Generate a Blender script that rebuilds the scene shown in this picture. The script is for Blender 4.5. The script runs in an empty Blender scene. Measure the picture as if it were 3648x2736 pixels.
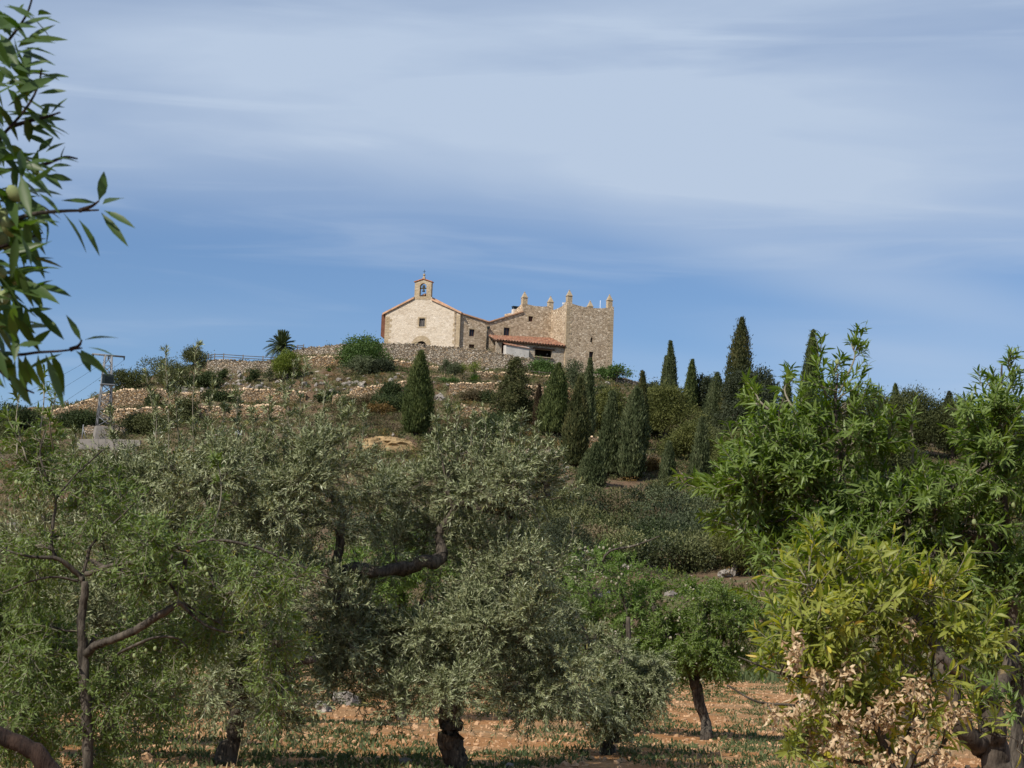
import bpy, math, random
import numpy as np
from mathutils import Vector, Matrix, geometry

RNG = np.random.default_rng(7)
SC = bpy.context.scene
COL = SC.collection
R = math.radians

# ------------------------------------------------------------------ camera
F = 6807.0                      # focal length in photograph pixels (3648 wide)
CX, CY = 1824.0, 1368.0
CAM = np.array([0.0, 0.0, 1.6])
PITCH, ROLL = R(7.8), R(2.2)
_fw = np.array([0.0, math.cos(PITCH), math.sin(PITCH)])
_up0 = np.array([0.0, -math.sin(PITCH), math.cos(PITCH)])
_rt0 = np.array([1.0, 0.0, 0.0])
UPC = math.cos(ROLL) * _up0 - math.sin(ROLL) * _rt0
RTC = math.cos(ROLL) * _rt0 + math.sin(ROLL) * _up0


def ray(px, py):
    return _fw + (px - CX) / F * RTC - (py - CY) / F * UPC


def at(px, py, D):
    """point of the place seen at photograph pixel px, py when it stands D metres ahead"""
    r = ray(px, py)
    return CAM + r * (D / r[1])


cam_d = bpy.data.cameras.new("camera")
cam_d.sensor_width = 17.3
cam_d.lens = 17.3 * F / 3648.0
cam_d.clip_start, cam_d.clip_end = 0.1, 6000
cam_d.dof.use_dof = True
cam_d.dof.focus_distance = 45
cam_d.dof.aperture_fstop = 9.0
cam = bpy.data.objects.new("camera", cam_d)
COL.objects.link(cam)
cam.matrix_world = Matrix(((RTC[0], UPC[0], -_fw[0], CAM[0]), (RTC[1], UPC[1], -_fw[1], CAM[1]),
                           (RTC[2], UPC[2], -_fw[2], CAM[2]), (0, 0, 0, 1)))
SC.camera = cam


# ------------------------------------------------------------------ mesh builder
class MB:
    """collects vertices and faces; build() links them as ONE mesh object"""

    def __init__(s):
        s.v, s.lv, s.lt, s.mi, s.sm, s.rn, s.n = [], [], [], [], [], [], 0

    def add(s, verts, faces, mi=0, smooth=False, rnd=None):
        verts = np.asarray(verts, dtype=np.float64).reshape(-1, 3)
        s.v.append(verts)
        if isinstance(faces, np.ndarray) and faces.ndim == 2:
            s.lv.append((faces + s.n).ravel())
            k = len(faces)
            s.lt.append(np.full(k, faces.shape[1]))
        else:
            k = len(faces)
            s.lv.append(np.array([i + s.n for f in faces for i in f], dtype=np.int64))
            s.lt.append(np.array([len(f) for f in faces], dtype=np.int64))
        s.mi.append(np.full(k, mi))
        s.sm.append(np.full(k, smooth))
        if rnd is None:
            rnd = np.full(len(verts), 0.5)
        s.rn.append(np.broadcast_to(np.asarray(rnd, dtype=np.float64), (len(verts),)))
        s.n += len(verts)

    def box(s, c, half, ax=None, mi=0):
        c, h = np.asarray(c, float), np.asarray(half, float)
        ax = np.eye(3) if ax is None else np.asarray(ax, float)
        k = np.array([[x, y, z] for x in (-1, 1) for y in (-1, 1) for z in (-1, 1)], float) * h
        s.add(c + k @ ax, [(0, 1, 3, 2), (4, 6, 7, 5), (0, 4, 5, 1), (2, 3, 7, 6), (0, 2, 6, 4), (1, 5, 7, 3)], mi)

    def bar(s, a, b, w, mi=0, n=4):
        s.tube([a, b], [w, w], n, mi)

    def tube(s, pts, rad, n=6, mi=0, smooth=True, cap=True, rough=0.0, rnd=None):
        P = np.asarray(pts, float)
        rad = np.asarray(rad, float)
        m = len(P)
        T = np.gradient(P, axis=0)
        T /= np.linalg.norm(T, axis=1)[:, None] + 1e-12
        ref = np.array([0.31, 0.17, 0.93]) if abs(T[0] @ np.array([0.31, 0.17, 0.93])) < 0.9 else np.array([1.0, 0.1, 0])
        A = np.cross(T, ref)
        A /= np.linalg.norm(A, axis=1)[:, None] + 1e-12
        B = np.cross(T, A)
        th = np.arange(n) * 2 * math.pi / n
        rr = rad[:, None] * np.ones((1, n))
        if rough:
            q = RNG.normal(size=(m, n))
            q = (q + np.roll(q, 1, 1) + np.roll(q, -1, 1))
            pad = np.vstack([q[:1], q[:1], q, q[-1:], q[-1:]])
            q = (pad[:-4] + pad[1:-3] + pad[2:-2] + pad[3:-1] + pad[4:]) / 5
            rr = rr * (1 + rough * q * 0.55)
        V = P[:, None] + rr[..., None] * (np.cos(th)[None, :, None] * A[:, None] + np.sin(th)[None, :, None] * B[:, None])
        i = np.arange(m - 1)[:, None] * n
        j = np.arange(n)[None]
        k = (j + 1) % n
        Fq = np.stack([i + j, i + k, i + n + k, i + n + j], -1).reshape(-1, 4)
        s.add(V.reshape(-1, 3), Fq, mi, smooth, rnd)
        if cap:
            base = s.n - m * n
            s.lv.append(np.arange(n)[::-1] + base)
            s.lv.append(np.arange(n) + base + (m - 1) * n)
            s.lt.append(np.array([n, n]))
            s.mi.append(np.full(2, mi))
            s.sm.append(np.full(2, False))

    def inst(s, tv, tf, O, X, Y, Z, S, mi=0, rnd=None, smooth=False):
        """copies of template tv/tf at origins O with axes X, Y, Z and scales S (leaf shapes)"""
        O, X, Y, Z = (np.asarray(q, float) for q in (O, X, Y, Z))
        S = np.asarray(S, float)
        if S.ndim == 1:
            S = np.stack([S, S, S], 1)
        N, nv = len(O), len(tv)
        if tv.ndim == 2:
            tv = np.broadcast_to(tv, (N, nv, 3))
        nv = tv.shape[1]
        V = (O[:, None] + tv[..., 0:1] * (X * S[:, 0:1])[:, None] + tv[..., 1:2] * (Y * S[:, 1:2])[:, None]
             + tv[..., 2:3] * (Z * S[:, 2:3])[:, None])
        Fc = (np.asarray(tf)[None] + (np.arange(N) * nv)[:, None, None]).reshape(-1, len(tf[0]))
        if rnd is None:
            rnd = RNG.random(N)
        s.add(V.reshape(-1, 3), Fc, mi, smooth, np.repeat(rnd, nv))

    def build(s, name, mats, parent=None, origin=None):
        me = bpy.data.meshes.new(name)
        V = np.concatenate(s.v)
        o = np.zeros(3) if origin is None else np.asarray(origin, float)
        if parent is not None:
            o = np.array(parent.get("_o", (0, 0, 0)), float)
        V = V - o
        lv, lt = np.concatenate(s.lv), np.concatenate(s.lt)
        me.vertices.add(len(V))
        me.vertices.foreach_set("co", V.astype(np.float32).ravel())
        me.loops.add(len(lv))
        me.loops.foreach_set("vertex_index", lv.astype(np.int32))
        me.polygons.add(len(lt))
        st = np.concatenate([[0], np.cumsum(lt)[:-1]])
        me.polygons.foreach_set("loop_start", st.astype(np.int32))
        me.polygons.foreach_set("loop_total", lt.astype(np.int32))
        me.polygons.foreach_set("material_index", np.concatenate(s.mi).astype(np.int32))
        me.polygons.foreach_set("use_smooth", np.concatenate(s.sm).astype(bool))
        for m in (mats if isinstance(mats, (list, tuple)) else [mats]):
            me.materials.append(m)
        me.update(calc_edges=True)
        a = me.attributes.new("rnd", "FLOAT", "POINT")
        a.data.foreach_set("value", np.concatenate(s.rn).astype(np.float32))
        ob = bpy.data.objects.new(name, me)
        COL.objects.link(ob)
        if parent is not None:
            ob.parent = parent
        else:
            ob.location = o
        return ob


def thing(name, label, cat, loc, group=None):
    o = bpy.data.objects.new(name, None)
    o.empty_display_size = 0.3
    COL.objects.link(o)
    o.location = [float(q) for q in loc]
    o["_o"] = [float(q) for q in loc]
    o["label"], o["category"] = label, cat
    if group:
        o["group"] = group
    return o


def tag(o, label, cat, group=None):
    o["label"], o["category"] = label, cat
    if group:
        o["group"] = group
    return o


def setting(o, kind="structure"):
    o["kind"] = kind
    return o


def unit(a):
    a = np.asarray(a, float)
    return a / (np.linalg.norm(a, axis=-1, keepdims=True) + 1e-12)


def vnoise(x, y, seed=0):
    x, y = np.asarray(x, float), np.asarray(y, float)
    xi, yi = np.floor(x), np.floor(y)
    fx, fy = x - xi, y - yi
    fx, fy = fx * fx * (3 - 2 * fx), fy * fy * (3 - 2 * fy)

    def h(a, b):
        q = np.sin(a * 127.1 + b * 311.7 + seed * 74.7) * 43758.5453
        return q - np.floor(q)
    return (h(xi, yi) * (1 - fx) + h(xi + 1, yi) * fx) * (1 - fy) + (h(xi, yi + 1) * (1 - fx) + h(xi + 1, yi + 1) * fx) * fy


def fbm(x, y, seed=0, oct=3):
    return sum(vnoise(x * 2 ** i, y * 2 ** i, seed + i) * 0.5 ** i for i in range(oct)) / (2 - 0.5 ** (oct - 1)) - 0.5


# ------------------------------------------------------------------ materials
def new_mat(name):
    m = bpy.data.materials.new(name)
    m.use_nodes = True
    nt = m.node_tree
    nt.nodes.clear()
    out = nt.nodes.new("ShaderNodeOutputMaterial")
    return m, nt, out


def N(nt, typ, ins=None, **kw):
    n = nt.nodes.new(typ)
    for k, v in kw.items():
        setattr(n, k, v)
    for k, v in (ins or {}).items():
        if isinstance(v, bpy.types.NodeSocket):
            nt.links.new(v, n.inputs[k])
        else:
            n.inputs[k].default_value = v
    return n


def ramp(nt, fac, stops, interp="LINEAR"):
    n = nt.nodes.new("ShaderNodeValToRGB")
    n.color_ramp.interpolation = interp
    el = n.color_ramp.elements
    while len(el) < len(stops):
        el.new(0.5)
    for e, (p, c) in zip(el, stops):
        e.position = p
        e.color = (*c, 1) if len(c) == 3 else c
    nt.links.new(fac, n.inputs[0])
    return n


def mix(nt, fac, a, b, blend="MIX"):
    n = nt.nodes.new("ShaderNodeMix")
    n.data_type = "RGBA"
    n.blend_type = blend
    for s, v in ((n.inputs[0], fac), (n.inputs[6], a), (n.inputs[7], b)):
        if isinstance(v, bpy.types.NodeSocket):
            nt.links.new(v, s)
        else:
            s.default_value = v if isinstance(v, (int, float)) else ((*v, 1) if len(v) == 3 else v)
    return n.outputs[2]


def mat_leaf(name, stops, under=None, trans=0.3, rough=0.45, spec=0.4, tcol=None):
    """leaf: colour by a per-leaf random value, own underside colour, some light through the blade"""
    m, nt, out = new_mat(name)
    a = N(nt, "ShaderNodeAttribute", attribute_name="rnd")
    c = ramp(nt, a.outputs["Fac"], stops).outputs[0]
    g = N(nt, "ShaderNodeNewGeometry")
    cc = c
    if under is not None:
        cc = mix(nt, g.outputs["Backfacing"], c, under)
    p = N(nt, "ShaderNodeBsdfPrincipled", {"Base Color": cc, "Roughness": rough, "Specular IOR Level": spec})
    tc = mix(nt, 1.0, c, tcol or (1.5, 1.7, 0.6), "MULTIPLY")
    t = N(nt, "ShaderNodeBsdfTranslucent", {"Color": tc})
    x = N(nt, "ShaderNodeMixShader", {0: trans, 1: p.outputs[0], 2: t.outputs[0]})
    nt.links.new(x.outputs[0], out.inputs[0])
    return m


def mat_bark(name, c1, c2, scale=14, lichen=None):
    m, nt, out = new_mat(name)
    tc = N(nt, "ShaderNodeTexCoord")
    mp = N(nt, "ShaderNodeMapping", {"Vector": tc.outputs["Object"], "Scale": (1, 1, 0.18)})
    n1 = N(nt, "ShaderNodeTexNoise", {"Vector": mp.outputs[0], "Scale": scale, "Detail": 5.0, "Roughness": 0.7})
    c = ramp(nt, n1.outputs[0], [(0.35, c1), (0.65, c2)]).outputs[0]
    if lichen:
        n2 = N(nt, "ShaderNodeTexNoise", {"Vector": tc.outputs["Object"], "Scale": 9.0, "Detail": 4.0})
        f = ramp(nt, n2.outputs[0], [(0.62, (0, 0, 0)), (0.68, (1, 1, 1))]).outputs[0]
        c = mix(nt, f, c, lichen)
    b = N(nt, "ShaderNodeBump", {"Height": n1.outputs[0], "Strength": 0.9, "Distance": 0.03})
    p = N(nt, "ShaderNodeBsdfPrincipled", {"Base Color": c, "Roughness": 0.9, "Normal": b.outputs[0], "Specular IOR Level": 0.2})
    nt.links.new(p.outputs[0], out.inputs[0])
    return m


def mat_stone(name, cols, mortar, scale=3.2, flat=1.5, mort=0.06, stain=(0.75, 0.7, 0.62), bump=0.06, stain_amt=0.6):
    """coursed rubble: Voronoi stones of several colours in mortar, weather stains on top"""
    m, nt, out = new_mat(name)
    tc = N(nt, "ShaderNodeTexCoord")
    mp = N(nt, "ShaderNodeMapping", {"Vector": tc.outputs["Object"], "Scale": (1, 1, flat)})
    wob = N(nt, "ShaderNodeTexNoise", {"Vector": mp.outputs[0], "Scale": 2.2, "Detail": 2.0})
    v2 = N(nt, "ShaderNodeVectorMath", {0: wob.outputs["Color"], 1: (0.25, 0.25, 0.25)}, operation="MULTIPLY")
    v3 = N(nt, "ShaderNodeVectorMath", {0: mp.outputs[0], 1: v2.outputs[0]}, operation="ADD")
    vo = N(nt, "ShaderNodeTexVoronoi", {"Vector": v3.outputs[0], "Scale": scale})
    ve = N(nt, "ShaderNodeTexVoronoi", {"Vector": v3.outputs[0], "Scale": scale}, feature="DISTANCE_TO_EDGE")
    sp = N(nt, "ShaderNodeSeparateColor", {0: vo.outputs["Color"]})
    k = len(cols) - 1
    c = ramp(nt, sp.outputs[0], [(i / k, q) for i, q in enumerate(cols)]).outputs[0]
    e = ramp(nt, ve.outputs["Distance"], [(mort * 0.4, (0, 0, 0)), (mort * 1.6, (1, 1, 1))]).outputs[0]
    c = mix(nt, e, mortar, c)
    n2 = N(nt, "ShaderNodeTexNoise", {"Vector": tc.outputs["Object"], "Scale": 0.5, "Detail": 5.0, "Roughness": 0.65})
    f = ramp(nt, n2.outputs[0], [(0.42, (0, 0, 0)), (0.68, (stain_amt,) * 3)]).outputs[0]
    c = mix(nt, f, c, mix(nt, 1.0, c, stain, "MULTIPLY"))
    n3 = N(nt, "ShaderNodeTexNoise", {"Vector": tc.outputs["Object"], "Scale": 14.0, "Detail": 3.0})
    c = mix(nt, 0.45, c, mix(nt, 1.0, c, ramp(nt, n3.outputs[0], [(0.3, (0.5, 0.5, 0.5)), (0.7, (1.35, 1.35, 1.35))]).outputs[0], "MULTIPLY"))
    b = N(nt, "ShaderNodeBump", {"Height": e, "Strength": 1.0, "Distance": bump})
    p = N(nt, "ShaderNodeBsdfPrincipled", {"Base Color": c, "Roughness": 0.95, "Normal": b.outputs[0], "Specular IOR Level": 0.15})
    nt.links.new(p.outputs[0], out.inputs[0])
    return m


def mat_plain(name, c, rough=0.7, metal=0.0, var=0.25, scale=3.0, bump=0.0):
    m, nt, out = new_mat(name)
    tc = N(nt, "ShaderNodeTexCoord")
    n1 = N(nt, "ShaderNodeTexNoise", {"Vector": tc.outputs["Object"], "Scale": scale, "Detail": 5.0, "Roughness": 0.6})
    lo, hi = [q * (1 - var) for q in c], [q * (1 + var) for q in c]
    cc = ramp(nt, n1.outputs[0], [(0.3, lo), (0.7, hi)]).outputs[0]
    p = N(nt, "ShaderNodeBsdfPrincipled", {"Base Color": cc, "Roughness": rough, "Metallic": metal, "Specular IOR Level": 0.3})
    if bump:
        b = N(nt, "ShaderNodeBump", {"Height": n1.outputs[0], "Strength": 0.8, "Distance": bump})
        nt.links.new(b.outputs[0], p.inputs["Normal"])
    nt.links.new(p.outputs[0], out.inputs[0])
    return m


M = {}
M["chapel"] = mat_stone("pale_lime_pointed_rubble", [(0.545, 0.461, 0.362), (0.649, 0.555, 0.442), (0.489, 0.404, 0.310), (0.677, 0.592, 0.489)], (0.649, 0.564, 0.461), 2.2, 1.8, 0.05, bump=0.02, stain_amt=0.3)
M["rubble"] = mat_stone("tan_rubble_masonry", [(0.460, 0.351, 0.241), (0.632, 0.506, 0.368), (0.287, 0.213, 0.144), (0.540, 0.425, 0.305), (0.759, 0.644, 0.494)], (0.483, 0.380, 0.270), 2.3, 1.5, 0.06)
M["whiterubble"] = mat_stone("white_pointed_rubble", [(0.374, 0.289, 0.204), (0.510, 0.425, 0.323), (0.289, 0.221, 0.153), (0.578, 0.510, 0.425)], (0.510, 0.451, 0.365), 3.0, 1.3, 0.08)
M["ashlar"] = mat_stone("dressed_quoin_stone", [(0.464, 0.370, 0.249), (0.413, 0.323, 0.215), (0.499, 0.408, 0.292)], (0.378, 0.297, 0.202), 1.5, 1.8, 0.03, bump=0.02)
M["drystone"] = mat_stone("dry_stone_terrace_wall", [(0.378, 0.267, 0.163), (0.482, 0.370, 0.249), (0.241, 0.172, 0.112), (0.447, 0.275, 0.129), (0.516, 0.430, 0.318)], (0.112, 0.079, 0.050), 2.7, 2.1, 0.09, bump=0.10)
M["greystone"] = mat_stone("grey_dry_stone_wall", [(0.38, 0.32, 0.25), (0.52, 0.45, 0.36), (0.27, 0.22, 0.16), (0.46, 0.34, 0.22), (0.58, 0.52, 0.44)], (0.14, 0.11, 0.08), 2.7, 2.0, 0.09, bump=0.12)
M["coping"] = mat_plain("sunlit_coping_stone", (0.62, 0.46, 0.30), 0.95, var=0.3, scale=2.5)  # lighter orange top stones, with sunlight on them put into the colour
M["render"] = mat_plain("grey_cement_render", (0.50, 0.47, 0.43), 0.9, var=0.18, scale=0.8)
M["tile"] = mat_plain("terracotta_roof_tile", (0.36, 0.15, 0.075), 0.85, var=0.5, scale=1.8)
M["tilepale"] = mat_plain("faded_roof_tile", (0.50, 0.30, 0.19), 0.85, var=0.3, scale=1.5)
M["rust"] = mat_plain("rust_brown_tile_hanging", (0.13, 0.052, 0.03), 0.8, var=0.3, scale=2.0)
M["glass"] = mat_plain("dark_window_glass", (0.025, 0.03, 0.04), 0.15, var=0.3)
M["shutter"] = mat_plain("red_brown_shutter", (0.10, 0.045, 0.03), 0.6, var=0.3)
M["louvre"] = mat_plain("grey_louvre", (0.10, 0.09, 0.085), 0.6)
M["wood"] = mat_plain("old_timber", (0.09, 0.05, 0.03), 0.85, var=0.4, scale=6)
M["railwood"] = mat_plain("weathered_rail_timber", (0.12, 0.10, 0.08), 0.9, var=0.3, scale=6)
M["dark"] = mat_plain("dark_opening_shade", (0.05, 0.042, 0.036), 0.95, var=0.3)  # near-black colour stands in for the shade inside openings
M["steel"] = mat_plain("galvanised_steel", (0.22, 0.225, 0.235), 0.6, 0.2, var=0.15)
M["darkmetal"] = mat_plain("dark_painted_metal", (0.025, 0.035, 0.035), 0.5, 0.3)
M["bronze"] = mat_plain("bell_bronze", (0.05, 0.045, 0.03), 0.45, 0.6)
M["concrete"] = mat_plain("pale_concrete", (0.231, 0.208, 0.185), 0.9, var=0.2, scale=1.2)
M["white"] = mat_plain("white_paint", (0.75, 0.77, 0.8), 0.5, var=0.05)
M["clay"] = mat_plain("yellow_clay_bank", (0.306, 0.212, 0.106), 0.95, var=0.5, scale=0.9, bump=0.4)
M["rock"] = mat_plain("pale_limestone", (0.270, 0.240, 0.210), 0.95, var=0.35, scale=1.3, bump=0.15)
M["pebble"] = mat_plain("orange_dusty_stone", (0.42, 0.26, 0.145), 0.95, var=0.3, scale=2.0)
M["cut"] = mat_plain("fresh_cut_wood", (0.46, 0.25, 0.09), 0.8, var=0.3, scale=20)

M["bark_olive"] = mat_bark("olive_bark", (0.022, 0.018, 0.014), (0.135, 0.112, 0.086), 26)
M["bark_almond"] = mat_bark("almond_bark", (0.018, 0.015, 0.012), (0.125, 0.106, 0.084), 18)
M["bark_lichen"] = mat_bark("lichen_spotted_almond_bark", (0.022, 0.017, 0.013), (0.115, 0.092, 0.072), 14, lichen=(0.22, 0.16, 0.07))
M["bark_red"] = mat_bark("red_brown_bark", (0.012, 0.008, 0.007), (0.042, 0.025, 0.018), 20)
M["bark_hill"] = mat_bark("grey_trunk_bark", (0.04, 0.032, 0.026), (0.14, 0.11, 0.09), 4)
M["twig_pale"] = mat_plain("pale_twig", (0.20, 0.18, 0.13), 0.8)

M["olive"] = mat_leaf("olive_leaf", [(0, (0.032, 0.048, 0.016)), (0.45, (0.078, 0.102, 0.036)), (0.8, (0.155, 0.175, 0.070)), (1, (0.36, 0.30, 0.10))], under=(0.285, 0.31, 0.165), trans=0.16, rough=0.38, spec=0.38)
M["almond"] = mat_leaf("almond_leaf", [(0, (0.045, 0.078, 0.010)), (0.5, (0.095, 0.150, 0.020)), (0.9, (0.175, 0.235, 0.036)), (1, (0.34, 0.32, 0.06))], under=(0.155, 0.215, 0.055), trans=0.36, rough=0.42, spec=0.3)
M["almond_dk"] = mat_leaf("muted_almond_leaf", [(0, (0.045, 0.072, 0.014)), (0.5, (0.092, 0.140, 0.026)), (0.9, (0.17, 0.215, 0.044)), (1, (0.32, 0.26, 0.07))], under=(0.15, 0.20, 0.062), trans=0.32, rough=0.42, spec=0.3)  # slightly greyer green than the plain almond leaf
M["almond_lt"] = mat_leaf("bright_almond_leaf", [(0, (0.050, 0.094, 0.019)), (0.5, (0.106, 0.181, 0.031)), (1, (0.200, 0.275, 0.062))], under=(0.163, 0.237, 0.062), trans=0.38, spec=0.22)
M["almond_fg"] = mat_leaf("glossy_almond_leaf", [(0, (0.022, 0.050, 0.010)), (0.5, (0.048, 0.098, 0.017)), (0.92, (0.09, 0.155, 0.03)), (1, (0.20, 0.20, 0.05))], under=(0.055, 0.095, 0.026), trans=0.32, rough=0.42, spec=0.28)  # shade on the leaf undersides put into their darker colour
M["yellow"] = mat_leaf("yellowing_almond_leaf", [(0, (0.06, 0.11, 0.014)), (0.32, (0.125, 0.185, 0.021)), (0.58, (0.265, 0.285, 0.034)), (0.82, (0.50, 0.44, 0.07)), (1, (0.58, 0.35, 0.12))], under=(0.245, 0.265, 0.058), trans=0.36, rough=0.45, spec=0.25)
M["dead"] = mat_leaf("dead_curled_leaf", [(0, (0.30, 0.20, 0.11)), (0.5, (0.52, 0.385, 0.235)), (1, (0.70, 0.57, 0.39))], trans=0.2, rough=0.8, spec=0.1, tcol=(1.1, 0.9, 0.6))
M["fruit"] = mat_plain("green_almond_hull", (0.20, 0.235, 0.10), 0.75, var=0.2, scale=40)
M["fruitpale"] = mat_plain("grey_green_almond_hull", (0.25, 0.235, 0.16), 0.8, var=0.2, scale=40)


def veg(name, a, b, c, trans=0.12):
    return mat_leaf(name, [(0, a), (0.55, b), (1, c)], trans=trans, rough=0.65, spec=0.2)


M["cyp"] = veg("cypress_green", (0.030, 0.045, 0.013), (0.066, 0.087, 0.026), (0.121, 0.141, 0.046))
M["cypg"] = veg("cypress_grey_green", (0.034, 0.047, 0.017), (0.074, 0.092, 0.039), (0.133, 0.149, 0.071))
M["cypb"] = veg("cypress_brown_green", (0.033, 0.042, 0.014), (0.070, 0.077, 0.028), (0.134, 0.119, 0.046))
M["cypd"] = veg("cypress_dry_brown", (0.028, 0.020, 0.011), (0.062, 0.042, 0.024), (0.10, 0.075, 0.04))
M["pine"] = veg("pine_yellow_green", (0.048, 0.060, 0.017), (0.102, 0.110, 0.029), (0.174, 0.174, 0.054))
M["pinedk"] = veg("pine_dark_green", (0.032, 0.042, 0.013), (0.064, 0.074, 0.024), (0.112, 0.122, 0.043))
M["oak"] = veg("holm_oak_dark", (0.018, 0.026, 0.012), (0.038, 0.048, 0.024), (0.075, 0.088, 0.05))
M["maq"] = veg("scrub_grey_green", (0.040, 0.047, 0.018), (0.081, 0.090, 0.033), (0.143, 0.145, 0.061))
M["maqlt"] = veg("scrub_pale_green", (0.055, 0.066, 0.026), (0.115, 0.125, 0.048), (0.19, 0.19, 0.085))
M["maqb"] = veg("scrub_brown", (0.05, 0.038, 0.02), (0.10, 0.078, 0.042), (0.17, 0.13, 0.075))
M["maqd"] = veg("scrub_dark_green", (0.018, 0.028, 0.010), (0.038, 0.056, 0.018), (0.075, 0.09, 0.03))
M["rusty"] = veg("scrub_rusty", (0.08, 0.05, 0.02), (0.16, 0.10, 0.03), (0.26, 0.17, 0.06))
M["fig"] = veg("broadleaf_green", (0.035, 0.065, 0.016), (0.07, 0.12, 0.03), (0.12, 0.17, 0.055), 0.2)
M["lime"] = veg("yellow_green_shrub", (0.065, 0.09, 0.012), (0.125, 0.16, 0.024), (0.20, 0.23, 0.05), 0.2)
M["greyol"] = veg("grey_olive_shrub", (0.040, 0.052, 0.025), (0.080, 0.097, 0.048), (0.14, 0.155, 0.085))
M["palm"] = veg("palm_frond_green", (0.03, 0.042, 0.016), (0.06, 0.078, 0.034), (0.11, 0.125, 0.065))
M["weed"] = mat_leaf("field_weed", [(0, (0.05, 0.075, 0.03)), (0.5, (0.10, 0.125, 0.05)), (0.75, (0.26, 0.2, 0.1)), (1, (0.40, 0.30, 0.17))], trans=0.15, rough=0.7, spec=0.2)
M["drygrass"] = mat_leaf("dry_hill_grass", [(0, (0.04, 0.055, 0.018)), (0.4, (0.08, 0.09, 0.034)), (0.75, (0.15, 0.125, 0.062)), (1, (0.28, 0.22, 0.13))], trans=0.1, rough=0.8, spec=0.1)
# ------------------------------------------------------------------ hillside
GX = np.arange(-150, 150.01, 0.9)


def row(D, pts):
    P = np.array([at(x, y, D) for x, y in pts])
    return D, np.interp(GX, P[:, 0], P[:, 2])


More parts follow.
